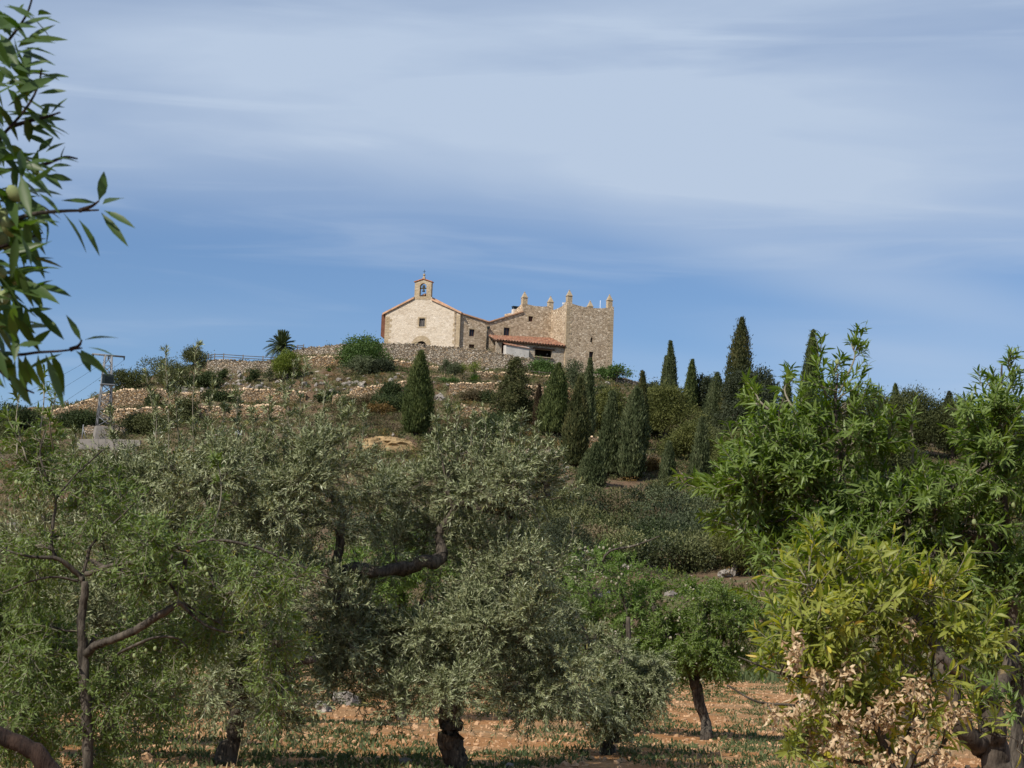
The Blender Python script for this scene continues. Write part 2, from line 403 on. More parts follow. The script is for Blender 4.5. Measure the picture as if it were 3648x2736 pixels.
ROWS = [
    (112.0, np.full_like(GX, 0.5)),
    row(120, [(-600, 2270), (1800, 2290), (4200, 2330)]),
    row(136, [(-600, 2010), (0, 2000), (1000, 2010), (1800, 2040), (2300, 2070), (2750, 2065), (3300, 2080), (4200, 2120)]),
    row(176, [(-600, 1850), (0, 1800), (1000, 1800), (1800, 1810), (2350, 1835), (2900, 1850), (3300, 1880), (4200, 1930)]),
    row(205, [(-600, 1700), (0, 1685), (270, 1690), (500, 1690), (1000, 1665), (1500, 1655), (1900, 1700), (2150, 1712), (2350, 1722), (2600, 1735), (3300, 1790), (4200, 1850)]),
    row(224, [(-600, 1650), (0, 1640), (260, 1640), (510, 1640), (620, 1612), (1000, 1608), (1280, 1603), (1500, 1606), (1700, 1640), (1900, 1645), (2150, 1640), (2350, 1650), (2600, 1665), (3300, 1720), (4200, 1790)]),
    row(225.2, [(-600, 1648), (0, 1637), (260, 1637), (510, 1637), (620, 1608), (1000, 1604), (1265, 1580), (1300, 1545), (1460, 1552), (1540, 1590), (1700, 1618), (1900, 1615), (2130, 1585), (2350, 1632), (2600, 1655), (3300, 1715), (4200, 1785)]),
    row(245, [(-600, 1600), (0, 1585), (225, 1585), (268, 1606), (505, 1608), (560, 1560), (740, 1542), (1000, 1538), (1300, 1515), (1500, 1518), (1680, 1492), (1760, 1497), (1900, 1505), (2150, 1555), (2350, 1575), (2600, 1600), (3300, 1660), (4200, 1740)]),
    row(246.2, [(-600, 1597), (0, 1569), (268, 1566), (505, 1566), (560, 1552), (740, 1539), (1000, 1535), (1300, 1510), (1500, 1512), (1660, 1455), (1760, 1462), (1900, 1468), (2150, 1535), (2350, 1565), (2600, 1595), (3300, 1655), (4200, 1735)]),
    row(262, [(-600, 1560), (0, 1535), (240, 1530), (420, 1500), (740, 1492), (1000, 1490), (1280, 1442), (1460, 1402), (1680, 1412), (1900, 1430), (2150, 1452), (2350, 1500), (2600, 1535), (3300, 1600), (4200, 1690)]),
    row(263.2, [(-600, 1555), (0, 1520), (240, 1505), (360, 1470), (420, 1462), (740, 1452), (1000, 1452), (1180, 1443), (1285, 1405), (1460, 1362), (1680, 1372), (1900, 1382), (2150, 1405), (2350, 1465), (2600, 1525), (3300, 1590), (4200, 1680)]),
    row(278, [(-600, 1540), (0, 1500), (240, 1480), (420, 1456), (740, 1442), (1000, 1440), (1180, 1415), (1360, 1372), (1500, 1344), (1700, 1355), (1900, 1358), (2150, 1390), (2350, 1440), (2600, 1490), (3300, 1560), (4200, 1650)]),
    row(279.4, [(-600, 1530), (0, 1482), (240, 1462), (330, 1430), (420, 1402), (480, 1392), (740, 1397), (1000, 1392), (1150, 1402), (1360, 1355), (1500, 1336), (1700, 1345), (1900, 1340), (2150, 1372), (2350, 1430), (2600, 1480), (3300, 1555), (4200, 1645)]),
    row(295, [(-600, 1525), (0, 1478), (240, 1452), (420, 1392), (560, 1372), (740, 1324), (960, 1327), (1040, 1309), (1180, 1306), (1360, 1308), (1500, 1316), (1700, 1327), (1900, 1326), (2050, 1340), (2150, 1368), (2280, 1390), (2450, 1432), (2700, 1475), (3300, 1545), (4200, 1640)]),
    row(296.2, [(-600, 1525), (0, 1478), (240, 1450), (420, 1388), (560, 1348), (740, 1290), (960, 1297), (1040, 1278), (1180, 1272), (1360, 1280), (1500, 1298), (1560, 1308), (1700, 1322), (1900, 1322), (2050, 1335), (2150, 1360), (2280, 1384), (2450, 1428), (2700, 1472), (3300, 1543), (4200, 1638)]),
    row(300, [(-600, 1525), (0, 1476), (240, 1446), (420, 1384), (560, 1340), (740, 1287), (960, 1290), (1040, 1270), (1180, 1267), (1360, 1275), (1500, 1292), (1560, 1302), (1700, 1317), (1900, 1318), (2050, 1330), (2150, 1355), (2280, 1380), (2450, 1424), (2700, 1468), (3300, 1540), (4200, 1636)]),
    row(301.4, [(-600, 1524), (0, 1475), (240, 1445), (420, 1383), (560, 1338), (740, 1286), (960, 1288), (1045, 1246), (1180, 1236), (1360, 1231), (1500, 1244), (1700, 1264), (1850, 1285), (2050, 1318), (2150, 1340), (2280, 1366), (2450, 1420), (2700, 1466), (3300, 1538), (4200, 1634)]),
    row(312, [(-600, 1530), (0, 1484), (240, 1455), (420, 1392), (560, 1346), (740, 1293), (960, 1292), (1045, 1255), (1180, 1248), (1360, 1248), (1500, 1262), (1700, 1285), (1850, 1305), (2050, 1330), (2150, 1345), (2280, 1375), (2450, 1430), (2700, 1475), (3300, 1545), (4200, 1640)]),
    row(345, [(-600, 1600), (0, 1540), (240, 1510), (420, 1450), (740, 1370), (1045, 1320), (1500, 1320), (2050, 1360), (2280, 1420), (2700, 1530), (3300, 1600), (4200, 1680)]),
    row(430, [(-600, 1900), (1500, 1800), (4200, 2000)]),
    (520.0, np.full_like(GX, 0.0)),
]
RD = np.array([r[0] for r in ROWS])
RZ = np.array([r[1] for r in ROWS])
_fd = np.clip((150 - np.abs(GX)) / 40, 0, 1)
RZ = RZ * (_fd * _fd * (3 - 2 * _fd))[None] - 1.3 * (1 - np.clip(_fd * 4, 0, 1))[None]


def _hz0(X, Y):
    X, Y = np.asarray(X, float), np.asarray(Y, float)
    gx = np.clip((X - GX[0]) / (GX[1] - GX[0]), 0, len(GX) - 1.001)
    i = gx.astype(int)
    fx = gx - i
    k = np.clip(np.searchsorted(RD, Y, side="right") - 1, 0, len(RD) - 2)
    fy = np.clip((Y - RD[k]) / (RD[k + 1] - RD[k]), 0, 1)
    z0 = RZ[k, i] * (1 - fx) + RZ[k, i + 1] * fx
    z1 = RZ[k + 1, i] * (1 - fx) + RZ[k + 1, i + 1] * fx
    w = np.minimum(fy, 1 - fy) * (RD[k + 1] - RD[k])
    rough = np.clip(w / 3, 0, 1) * (fbm(X / 7, Y / 7, 3) * 1.6 + fbm(X / 1.7, Y / 1.7, 9) * 0.7)
    return z0 * (1 - fy) + z1 * fy + rough


def _orch(X, Y):
    b = np.clip((np.asarray(Y, float) - 40) / 72, 0, 1) * 0.5
    return b + fbm(np.asarray(X) / 3, np.asarray(Y) / 3, 21) * 0.16 + fbm(np.asarray(X) / 0.6, np.asarray(Y) / 0.6, 5) * 0.05


def hz(X, Y):
    X, Y = np.asarray(X, float), np.asarray(Y, float)
    return np.where(Y < 112, _orch(X, Y), _hz0(X, Y))


def hit(px, py, dmin=113, dmax=400):
    """where the sight line through a photograph pixel first meets the hillside"""
    r = ray(px, py)
    D = np.arange(dmin, dmax, 0.4)
    P = CAM + r * (D / r[1])[:, None]
    below = P[:, 2] < hz(P[:, 0], P[:, 1])
    if not below.any():
        return None
    return P[np.argmax(below)]


def grid_mesh(name, xs, ys, zf, mat, kind="structure"):
    X, Y = np.meshgrid(xs, ys)
    V = np.stack([X, Y, zf(X, Y)], -1).reshape(-1, 3)
    nx, ny = len(xs), len(ys)
    i = (np.arange(ny - 1)[:, None] * nx + np.arange(nx - 1)[None]).ravel()
    mb = MB()
    mb.add(V, np.stack([i, i + 1, i + nx + 1, i + nx], 1), 0, True)
    return setting(mb.build(name, mat), kind)


def mat_hill():
    m, nt, out = new_mat("dry_terraced_hillside")
    tc = N(nt, "ShaderNodeTexCoord").outputs["Object"]
    n1 = N(nt, "ShaderNodeTexNoise", {"Vector": tc, "Scale": 0.09, "Detail": 7.0, "Roughness": 0.62})
    n2 = N(nt, "ShaderNodeTexNoise", {"Vector": tc, "Scale": 0.55, "Detail": 6.0, "Roughness": 0.7})
    n3 = N(nt, "ShaderNodeTexNoise", {"Vector": tc, "Scale": 4.0, "Detail": 3.0})
    soil = ramp(nt, n2.outputs[0], [(0.25, (0.06, 0.046, 0.03)), (0.5, (0.115, 0.086, 0.054)), (0.75, (0.185, 0.14, 0.09))]).outputs[0]
    red = ramp(nt, n3.outputs[0], [(0.3, (0.105, 0.068, 0.043)), (0.7, (0.17, 0.112, 0.072))]).outputs[0]
    dry = ramp(nt, n3.outputs[0], [(0.3, (0.075, 0.078, 0.036)), (0.7, (0.15, 0.142, 0.072))]).outputs[0]
    f1 = ramp(nt, n1.outputs[0], [(0.44, (0, 0, 0)), (0.56, (1, 1, 1))]).outputs[0]
    c = mix(nt, f1, soil, red)
    f2 = ramp(nt, n2.outputs[0], [(0.5, (0, 0, 0)), (0.6, (1, 1, 1))]).outputs[0]
    c = mix(nt, f2, c, dry)
    vo = N(nt, "ShaderNodeTexVoronoi", {"Vector": tc, "Scale": 1.1})
    sp = N(nt, "ShaderNodeSeparateColor", {0: vo.outputs["Color"]})
    st = N(nt, "ShaderNodeMath", {0: sp.outputs[0], 1: 0.93}, operation="GREATER_THAN")
    ed = N(nt, "ShaderNodeMath", {0: vo.outputs["Distance"], 1: 0.36}, operation="LESS_THAN")
    ff = N(nt, "ShaderNodeMath", {0: st.outputs[0], 1: ed.outputs[0]}, operation="MULTIPLY")
    c = mix(nt, ff.outputs[0], c, (0.36, 0.30, 0.25))
    b = N(nt, "ShaderNodeBump", {"Height": n2.outputs[0], "Strength": 1.0, "Distance": 0.5})
    p = N(nt, "ShaderNodeBsdfPrincipled", {"Base Color": c, "Roughness": 0.97, "Normal": b.outputs[0], "Specular IOR Level": 0.1})
    nt.links.new(p.outputs[0], out.inputs[0])
    return m


def mat_soil():
    m, nt, out = new_mat("orange_orchard_soil")
    tc = N(nt, "ShaderNodeTexCoord").outputs["Object"]
    n1 = N(nt, "ShaderNodeTexNoise", {"Vector": tc, "Scale": 0.35, "Detail": 6.0, "Roughness": 0.65})
    n2 = N(nt, "ShaderNodeTexNoise", {"Vector": tc, "Scale": 7.0, "Detail": 5.0, "Roughness": 0.75})
    c = ramp(nt, n2.outputs[0], [(0.28, (0.16, 0.075, 0.030)), (0.5, (0.32, 0.155, 0.062)), (0.72, (0.46, 0.255, 0.115))]).outputs[0]
    d = ramp(nt, n2.outputs[0], [(0.3, (0.17, 0.115, 0.06)), (0.7, (0.35, 0.25, 0.14))]).outputs[0]
    f = ramp(nt, n1.outputs[0], [(0.45, (0, 0, 0)), (0.62, (0.8, 0.8, 0.8))]).outputs[0]
    c = mix(nt, f, c, d)
    b = N(nt, "ShaderNodeBump", {"Height": n2.outputs[0], "Strength": 1.0, "Distance": 0.05})
    p = N(nt, "ShaderNodeBsdfPrincipled", {"Base Color": c, "Roughness": 0.97, "Normal": b.outputs[0], "Specular IOR Level": 0.1})
    nt.links.new(p.outputs[0], out.inputs[0])
    return m


M["hill"], M["soil"] = mat_hill(), mat_soil()
ys = []
for k in range(len(RD) - 1):
    n = max(2, int((RD[k + 1] - RD[k]) / (1.0 if RD[k] < 312 else 6)))
    ys += list(np.linspace(RD[k], RD[k + 1], n, endpoint=False))
ys.append(RD[-1])
grid_mesh("hillside", GX, np.array(ys), _hz0, M["hill"])
grid_mesh("orchard_ground", np.concatenate([np.arange(-150, -24, 6.0), np.arange(-24, 24, 0.3), np.arange(24, 151, 6.0)]),
          np.concatenate([np.arange(-14, 60, 0.3), np.arange(60, 111, 1.5), [112.0]]), _orch, M["soil"])
mb = MB()
mb.add([(-3500, -1500, -1.2), (3500, -1500, -1.2), (3500, 5500, -1.2), (-3500, 5500, -1.2)], [(0, 1, 2, 3)])
setting(mb.build("ground", M["hill"]))


# ------------------------------------------------------------------ rocks and terrace walls
def ico():
    t = (1 + 5 ** 0.5) / 2
    v = unit([(-1, t, 0), (1, t, 0), (-1, -t, 0), (1, -t, 0), (0, -1, t), (0, 1, t), (0, -1, -t), (0, 1, -t), (t, 0, -1), (t, 0, 1), (-t, 0, -1), (-t, 0, 1)])
    f = [(0, 11, 5), (0, 5, 1), (0, 1, 7), (0, 7, 10), (0, 10, 11), (1, 5, 9), (5, 11, 4), (11, 10, 2), (10, 7, 6), (7, 1, 8),
         (3, 9, 4), (3, 4, 2), (3, 2, 6), (3, 6, 8), (3, 8, 9), (4, 9, 5), (2, 4, 11), (6, 2, 10), (8, 6, 7), (9, 8, 1)]
    return v, np.array(f)


ICOV, ICOF = ico()


def subdiv(v, f):
    v, d, nf = list(map(tuple, v)), {}, []

    def mid(a, b):
        k = (min(a, b), max(a, b))
        if k not in d:
            d[k] = len(v)
            v.append(tuple(unit((np.array(v[a]) + np.array(v[b])) / 2)))
        return d[k]
    for a, b, c in f:
        x, y, z = mid(a, b), mid(b, c), mid(c, a)
        nf += [(a, x, z), (x, b, y), (z, y, c), (x, y, z)]
    return np.array(v), np.array(nf)


ICO2V, ICO2F = subdiv(ICOV, ICOF)


def rand_axes(n):
    X = unit(RNG.normal(size=(n, 3)))
    Y = unit(np.cross(X, RNG.normal(size=(n, 3))))
    return X, Y, np.cross(X, Y)


def rocks(mb, O, S, mi=0, fine=False):
    v, f = (ICO2V, ICO2F) if fine else (ICOV, ICOF)
    n = len(O)
    X, Y, Z = rand_axes(n)
    sc = np.asarray(S)[:, None] * RNG.uniform(0.55, 1.25, (n, 3))
    tv = v[None] * (1 + 0.25 * RNG.normal(size=(n, len(v), 1)).clip(-1.5, 1.5))
    mb.inst(tv, f, O, X, Y, Z, sc, mi)


def wall_path(pts, shift=0.0):
    """pts: px, py of the top edge, py of the foot, distance -> tops and feet along the wall, resampled"""
    top = np.array([at(x, a, d - shift) for x, a, b, d in pts])
    bot = np.array([at(x, b, d - shift) for x, a, b, d in pts])
    L = np.concatenate([[0], np.cumsum(np.linalg.norm(np.diff(top, axis=0)[:, :2], axis=1))])
    n = max(3, int(L[-1] / 0.5))
    s = np.linspace(0, L[-1], n)
    T = np.stack([np.interp(s, L, top[:, i]) for i in range(3)], 1)
    zb = np.interp(s, L, bot[:, 2])
    return s, T, zb


WALLS = []


def dry_wall(label, pts, mat, thick=1.3, coping=0.17, name="terrace_wall", group="dry stone terrace walls", upright=False):
    s, T, zb = wall_path(pts, 1.5)
    n = len(s)
    tz = T[:, 2] + (vnoise(s * 1.3, s * 0, len(label)) - 0.5) * 0.22
    y0 = T[:, 1] - 0.35 + (fbm(s / 6, s * 0, 4)) * 0.5
    mid = T[n // 2]
    o = thing(name, label, "wall", (mid[0], mid[1], zb[n // 2]), group)
    prof = [(0.0, zb - 0.6, 0), (0.0, zb, 0), (0.14, (zb + tz) / 2, 1), (0.22, tz, 0), (0.22 + 0.5, tz + 0.03, 0), (thick, tz - 0.1, 0), (thick, zb - 0.6, 0)]
    V = np.zeros((n, len(prof), 3))
    for k, (dy, z, j) in enumerate(prof):
        V[:, k, 0], V[:, k, 1], V[:, k, 2] = T[:, 0], y0 + dy, z
    V[:, 1:5, 1] += (RNG.random((n, 4)) - 0.5) * 0.10
    m = len(prof)
    i = (np.arange(n - 1)[:, None] * m + np.arange(m - 1)[None]).ravel()
    mb = MB()
    mb.add(V.reshape(-1, 3), np.stack([i, i + 1, i + m + 1, i + m], 1))
    mb.add(V[0], [tuple(range(m))])
    mb.add(V[-1], [tuple(range(m))[::-1]])
    mb.build("masonry", mat, o)
    # top course: separate rough stones
    L = s[-1]
    c = np.sort(RNG.random(int(L / 0.24)) * L)
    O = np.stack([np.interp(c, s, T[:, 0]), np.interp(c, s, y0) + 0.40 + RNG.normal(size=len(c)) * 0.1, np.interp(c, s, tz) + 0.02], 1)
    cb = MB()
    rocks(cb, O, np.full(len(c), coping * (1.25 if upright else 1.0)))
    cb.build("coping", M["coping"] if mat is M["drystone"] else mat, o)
    WALLS.append((T[:, 0].copy(), y0.copy(), zb.copy(), tz.copy()))
    return o


dry_wall("long grey retaining wall holding up the terrace in front of the chapel and house",
         [(1042, 1246, 1310, 301), (1110, 1238, 1308, 301), (1180, 1231, 1308, 301), (1360, 1223, 1312, 301), (1500, 1228, 1318, 301), (1620, 1239, 1322, 301),
          (1730, 1250, 1326, 301), (1815, 1267, 1329, 301), (1900, 1281, 1332, 301), (1960, 1300, 1334, 301), (2060, 1320, 1345, 301)], M["greystone"], name="retaining_wall")
dry_wall("low stepped wall in front of the foot of the grey chapel retaining wall",
         [(1080, 1276, 1312, 296.2), (1180, 1270, 1310, 296.2), (1360, 1279, 1315, 296.2), (1480, 1294, 1320, 296.2), (1560, 1306, 1325, 296.2)], M["drystone"])
dry_wall("rubble wall running down the slope to the right of the square tower",
         [(2060, 1322, 1372, 300.6), (2150, 1338, 1385, 300.6), (2280, 1364, 1412, 300.6), (2400, 1398, 1440, 300.6), (2460, 1418, 1448, 300.6)], M["greystone"])
dry_wall("short terrace wall under the timber railing left of the palm",
         [(738, 1287, 1330, 296.2), (800, 1284, 1332, 296.2), (880, 1288, 1330, 296.2), (975, 1292, 1325, 296.2)], M["greystone"], upright=True)
dry_wall("longest ochre terrace wall curving down behind the lattice pylon",
         [(60, 1482, 1512, 279.4), (150, 1475, 1506, 279.4), (240, 1455, 1488, 279.4), (330, 1422, 1472, 279.4), (410, 1398, 1462, 279.4), (450, 1388, 1460, 279.4), (560, 1388, 1455, 279.4),
          (640, 1402, 1450, 279.4), (740, 1396, 1448, 279.4), (880, 1388, 1448, 279.4), (1000, 1390, 1446, 279.4), (1090, 1400, 1442, 279.4)], M["drystone"], upright=True)
dry_wall("second terrace wall directly below the long ochre wall behind the pylon",
         [(370, 1470, 1512, 263.2), (440, 1460, 1508, 263.2), (600, 1452, 1500, 263.2), (740, 1450, 1500, 263.2), (900, 1446, 1496, 263.2), (1030, 1448, 1496, 263.2)], M["drystone"], upright=True)
dry_wall("curved wall rising behind the dark thicket left of the big cypress",
         [(1185, 1408, 1430, 266), (1250, 1410, 1434, 265), (1258, 1380, 1432, 264.6), (1300, 1383, 1432, 264), (1360, 1374, 1420, 264), (1420, 1362, 1406, 264), (1480, 1356, 1400, 264)], M["drystone"])
dry_wall("ochre terrace wall behind the ragged dark conifer below the house",
         [(1600, 1370, 1412, 263.2), (1700, 1366, 1416, 263.2), (1800, 1370, 1425, 263.2), (1900, 1376, 1432, 263.2), (2000, 1384, 1440, 263.2), (2120, 1400, 1452, 263.2)], M["drystone"])
dry_wall("narrow wall on the upper path behind the top of the ragged conifer",
         [(1700, 1326, 1352, 281), (1800, 1330, 1356, 281), (1870, 1335, 1362, 281), (1960, 1342, 1368, 281), (2030, 1350, 1372, 281)], M["drystone"])
dry_wall("short ochre wall right of the big cypress, lower left of the ragged conifer",
         [(1640, 1440, 1490, 246), (1665, 1450, 1494, 246), (1720, 1454, 1498, 246), (1775, 1460, 1500, 246)], M["drystone"])
dry_wall("short ochre wall end beside the thin dry brown cypress",
         [(1862, 1464, 1515, 246), (1885, 1466, 1518, 246), (1915, 1468, 1520, 246)], M["drystone"])
dry_wall("lowest grey field wall half hidden by olive shoots below the big cypress",
         [(1640, 1612, 1650, 225.4), (1720, 1606, 1648, 225.4), (1820, 1604, 1650, 225.4), (1930, 1606, 1650, 225.4), (2040, 1600, 1650, 225.4)], M["greystone"])
dry_wall("wall fragment visible between two cypresses under the tower",
         [(2085, 1560, 1625, 226), (2120, 1558, 1625, 226), (2150, 1562, 1628, 226)], M["drystone"])
dry_wall("collapsed pale rubble wall at the far left end of the hill",
         [(30, 1500, 1535, 270), (70, 1478, 1530, 270), (120, 1482, 1528, 270), (200, 1490, 1530, 270), (270, 1497, 1530, 270)], M["greystone"], coping=0.34)
dry_wall("stone wall base behind the concrete footing of the pylon",
         [(300, 1522, 1566, 251.5), (350, 1518, 1566, 251.5), (420, 1520, 1566, 251.5), (450, 1528, 1566, 251.5)], M["greystone"])

# bank of yellow earth
mb = MB()
pts = [(1262, 1588, 1604), (1300, 1556, 1606), (1340, 1549, 1608), (1400, 1553, 1608), (1450, 1560, 1610), (1490, 1590, 1612)]
s, T, zb = wall_path([(a, b, c, 223.4) for a, b, c in pts])
cols = 9
V = np.zeros((len(s), cols, 3))
for k in range(cols):
    t = k / (cols - 1)
    V[:, k, 0] = T[:, 0]
    V[:, k, 1] = T[:, 1] - 0.5 + t * 1.6 + (vnoise(s * 1.1, s * 0 + k * 0.8, 3) - 0.5) * 0.9
    V[:, k, 2] = zb - 0.3 + (T[:, 2] - zb + 0.3) * t
i = (np.arange(len(s) - 1)[:, None] * cols + np.arange(cols - 1)[None]).ravel()
mb.add(V.reshape(-1, 3), np.stack([i, i + 1, i + cols + 1, i + cols], 1))
setting(mb.build("earth_bank", M["clay"]))


# ------------------------------------------------------------------ buildings
class Frame:
    """vertical plane through O with horizontal axis u; n looks out of the wall"""

    def __init__(s, O, deg):
        s.O = np.asarray(O, float)
        a = R(deg)
        s.u = np.array([math.cos(a), math.sin(a), 0.0])
        s.n = np.array([math.sin(a), -math.cos(a), 0.0])
        s.ax = np.array([s.u, s.n, [0, 0, 1]])

    def off(s, d):
        return Frame(s.O + s.n * d, math.degrees(math.atan2(s.u[1], s.u[0])))

    def uz(s, px, py):
        r = ray(px, py)
        t = ((s.O - CAM) @ s.n) / (r @ s.n)
        d = CAM + r * t - s.O
        return d @ s.u, d[2]

    def p(s, u, z, out=0.0):
        return s.O + s.u * u + s.n * out + np.array([0, 0, z])


def rect(fr, x0, y0, x1, y1):
    a, b = fr.uz(x0, y0), fr.uz(x1, y1)
    return a[0], b[1], b[0], a[1]          # u0, z0, u1, z1


def wall_block(mb, fr, poly, holes=(), depth=10.0, reveal=0.4, mi=0, back=True):
    """prism with polygon poly (u, z) in the wall plane, holes u0,z0,u1,z1 recessed by reveal"""
    loops = [[Vector((u, z, 0)) for u, z in poly]]
    hl = []
    for h in holes:
        hl.append([(h[0], h[1]), (h[2], h[1]), (h[2], h[3]), (h[0], h[3])] if not isinstance(h[0], tuple) else list(h))
    loops += [[Vector((u, z, 0)) for u, z in q] for q in hl]
    tri = geometry.tessellate_polygon(loops)
    flat = [q for l in loops for q in l]
    V = np.array([fr.p(q.x, q.y) for q in flat])
    mb.add(V, [tuple(t) for t in tri], mi)
    n = len(poly)
    f = np.array([fr.p(u, z) for u, z in poly])
    bk = np.array([fr.p(u, z, -depth) for u, z in poly])
    mb.add(np.concatenate([f, bk]), [(i, (i + 1) % n, n + (i + 1) % n, n + i) for i in range(n)], mi)
    if back:
        mb.add(bk, [tuple(range(n))[::-1]], mi)
    for q in hl:
        a = np.array([fr.p(u, z) for u, z in q])
        b = np.array([fr.p(u, z, -reveal) for u, z in q])
        k = len(q)
        mb.add(np.concatenate([a, b]), [(i, (i + 1) % k, k + (i + 1) % k, k + i) for i in range(k)], mi)


def window(parent, fr, r, pane_mat, frame_mat, depth=0.3, bars=1, name="window"):
    u0, z0, u1, z1 = r
    mb = MB()
    t = 0.09
    for (a, b, c, d) in ((u0, z0, u0 + t, z1), (u1 - t, z0, u1, z1), (u0 + t, z0, u1 - t, z0 + t), (u0 + t, z1 - t, u1 - t, z1)):
        mb.box(fr.p((a + c) / 2, (b + d) / 2, -depth), ((c - a) / 2, 0.05, (d - b) / 2), fr.ax)
    for k in range(bars):
        u = u0 + (u1 - u0) * (k + 1) / (bars + 1)
        mb.box(fr.p(u, (z0 + z1) / 2, -depth + 0.01), (0.035, 0.045, (z1 - z0) / 2 - t), fr.ax)
    w = mb.build(name, frame_mat, parent)
    pb = MB()
    pb.box(fr.p((u0 + u1) / 2, (z0 + z1) / 2, -depth - 0.06), ((u1 - u0) / 2, 0.02, (z1 - z0) / 2), fr.ax)
    g = pb.build("pane", pane_mat, parent)
    g.parent = w
    return w


def surround(parent, fr, r, w, mat, sides="lrtb", out=0.02, name="stone_surround"):
    u0, z0, u1, z1 = r
    mb = MB()
    rr = {"l": (u0 - w, z0, u0, z1), "r": (u1, z0, u1 + w, z1), "t": (u0 - w, z1, u1 + w, z1 + w), "b": (u0 - w, z0 - w, u1 + w, z0)}
    for k in sides:
        a, b, c, d = rr[k]
        mb.box(fr.p((a + c) / 2, (b + d) / 2, -0.1 + out), ((c - a) / 2, 0.1, (d - b) / 2), fr.ax)
    return mb.build(name, mat, parent)


def quoins(parent, fr, u, z0, z1, side, mat, w=(0.55, 0.95), h=0.42):
    """dressed corner blocks, alternating long and short; side -1 runs left of u, +1 right"""
    mb = MB()
    z, k = z0, 0
    while z < z1 - 0.2:
        hh = min(h * RNG.uniform(0.85, 1.2), z1 - z)
        ww = w[k % 2] * RNG.uniform(0.9, 1.1)
        c = u + side * (ww / 2 - 0.025)
        mb.box(fr.p(c, z + hh / 2, -0.2 + 0.025), (ww / 2, 0.2, hh / 2 - 0.012), fr.ax)
        z += hh
        k += 1
    return mb.build("quoin", mat, parent)


def slab(mb, pts, thick, mi=0):
    """roof slab: polygon of 3-D points, thickened downward"""
    P = np.asarray(pts, float)
    n = len(P)
    Q = P - np.array([0, 0, thick])
    mb.add(np.concatenate([P, Q]), [tuple(range(n)), tuple(range(n, 2 * n))[::-1]] + [(i, n + i, n + (i + 1) % n, (i + 1) % n) for i in range(n)], mi)


def tiled(mb, A, B, C, D, pitch=0.5, amp=0.2, mi=0):
    """barrel-tiled roof surface: eave A->B, ridge D->C, ridges running down the slope, rows of overlap"""
    A, B, C, D = (np.asarray(q, float) for q in (A, B, C, D))
    L = np.linalg.norm(B - A)
    H = np.linalg.norm(D - A)
    nu, nv = int(L / pitch) * 6, max(2, int(H / 0.4)) * 2
    nrm = unit(np.cross(B - A, D - A))
    nrm = nrm if nrm[2] > 0 else -nrm
    U, Vv = np.meshgrid(np.linspace(0, 1, nu + 1), np.linspace(0, 1, nv + 1))
    P = (A + (B - A) * U[..., None]) * (1 - Vv[..., None]) + (D + (C - D) * U[..., None]) * Vv[..., None]
    w = np.abs(np.sin(U * L / pitch * math.pi)) * amp
    stepr = (np.arange(nv + 1) % 2)[:, None] * 0.05
    col = np.floor(U * L / pitch)
    rnd = vnoise(col * 7.3, np.floor(Vv * nv / 2) * 5.1, 3)
    P = P + nrm * (w + stepr + (rnd - 0.5)[...] * 0.05)[..., None]
    i = (np.arange(nv)[:, None] * (nu + 1) + np.arange(nu)[None]).ravel()
    mb.add(P.reshape(-1, 3), np.stack([i, i + 1, i + nu + 2, i + nu + 1], 1), mi, False, rnd.ravel())


def mat_tiles():
    m, nt, out = new_mat("barrel_roof_tiles")
    a = N(nt, "ShaderNodeAttribute", attribute_name="rnd")
    c = ramp(nt, a.outputs["Fac"], [(0, (0.10, 0.045, 0.027)), (0.4, (0.19, 0.078, 0.043)), (0.75, (0.27, 0.12, 0.066)), (1, (0.36, 0.22, 0.14))]).outputs[0]
    tc = N(nt, "ShaderNodeTexCoord")
    n = N(nt, "ShaderNodeTexNoise", {"Vector": tc.outputs["Object"], "Scale": 1.5, "Detail": 5.0})
    c = mix(nt, ramp(nt, n.outputs[0], [(0.5, (0, 0, 0)), (0.7, (0.7, 0.7, 0.7))]).outputs[0], c, (0.20, 0.15, 0.10))
    p = N(nt, "ShaderNodeBsdfPrincipled", {"Base Color": c, "Roughness": 0.9})
    nt.links.new(p.outputs[0], out.inputs[0])
    return m


M["tiles"] = mat_tiles()

TC = at(2012, 1318, 312.0)                       # near corner of the tower, at its foot
FT = Frame(TC, 22)                               # tower front
FH = Frame(TC - FT.n * 6.5, 22)                  # long house front, set back
hb = -2.0

# ---- tower
tower = thing("stone_tower", "square rubble stone tower with four pointed corner pinnacles at the right end", "tower", TC)
zt = FT.uz(2022, 1074)[1]
wR, zR = FT.uz(2186, 1083)
wR0 = FT.uz(2181, 1318)[0]
w = (wR + wR0) / 2
slit = rect(FT, 2104, 1202, 2111, 1220)
win = rect(FT, 2099, 1252, 2113, 1284)
top = []
for t in np.linspace(0, 1, 13):                  # parapet dips between the corner pinnacles
    dip = min(1, abs(2 * t - 1) ** 2.2)
    top.append((w * (1 - t), zt - 0.62 + 0.62 * dip))
mb = MB()
dT = 9.0
wall_block(mb, FT, [(0, hb), (w, hb)] + top, [slit, win], depth=0.9, reveal=0.6)
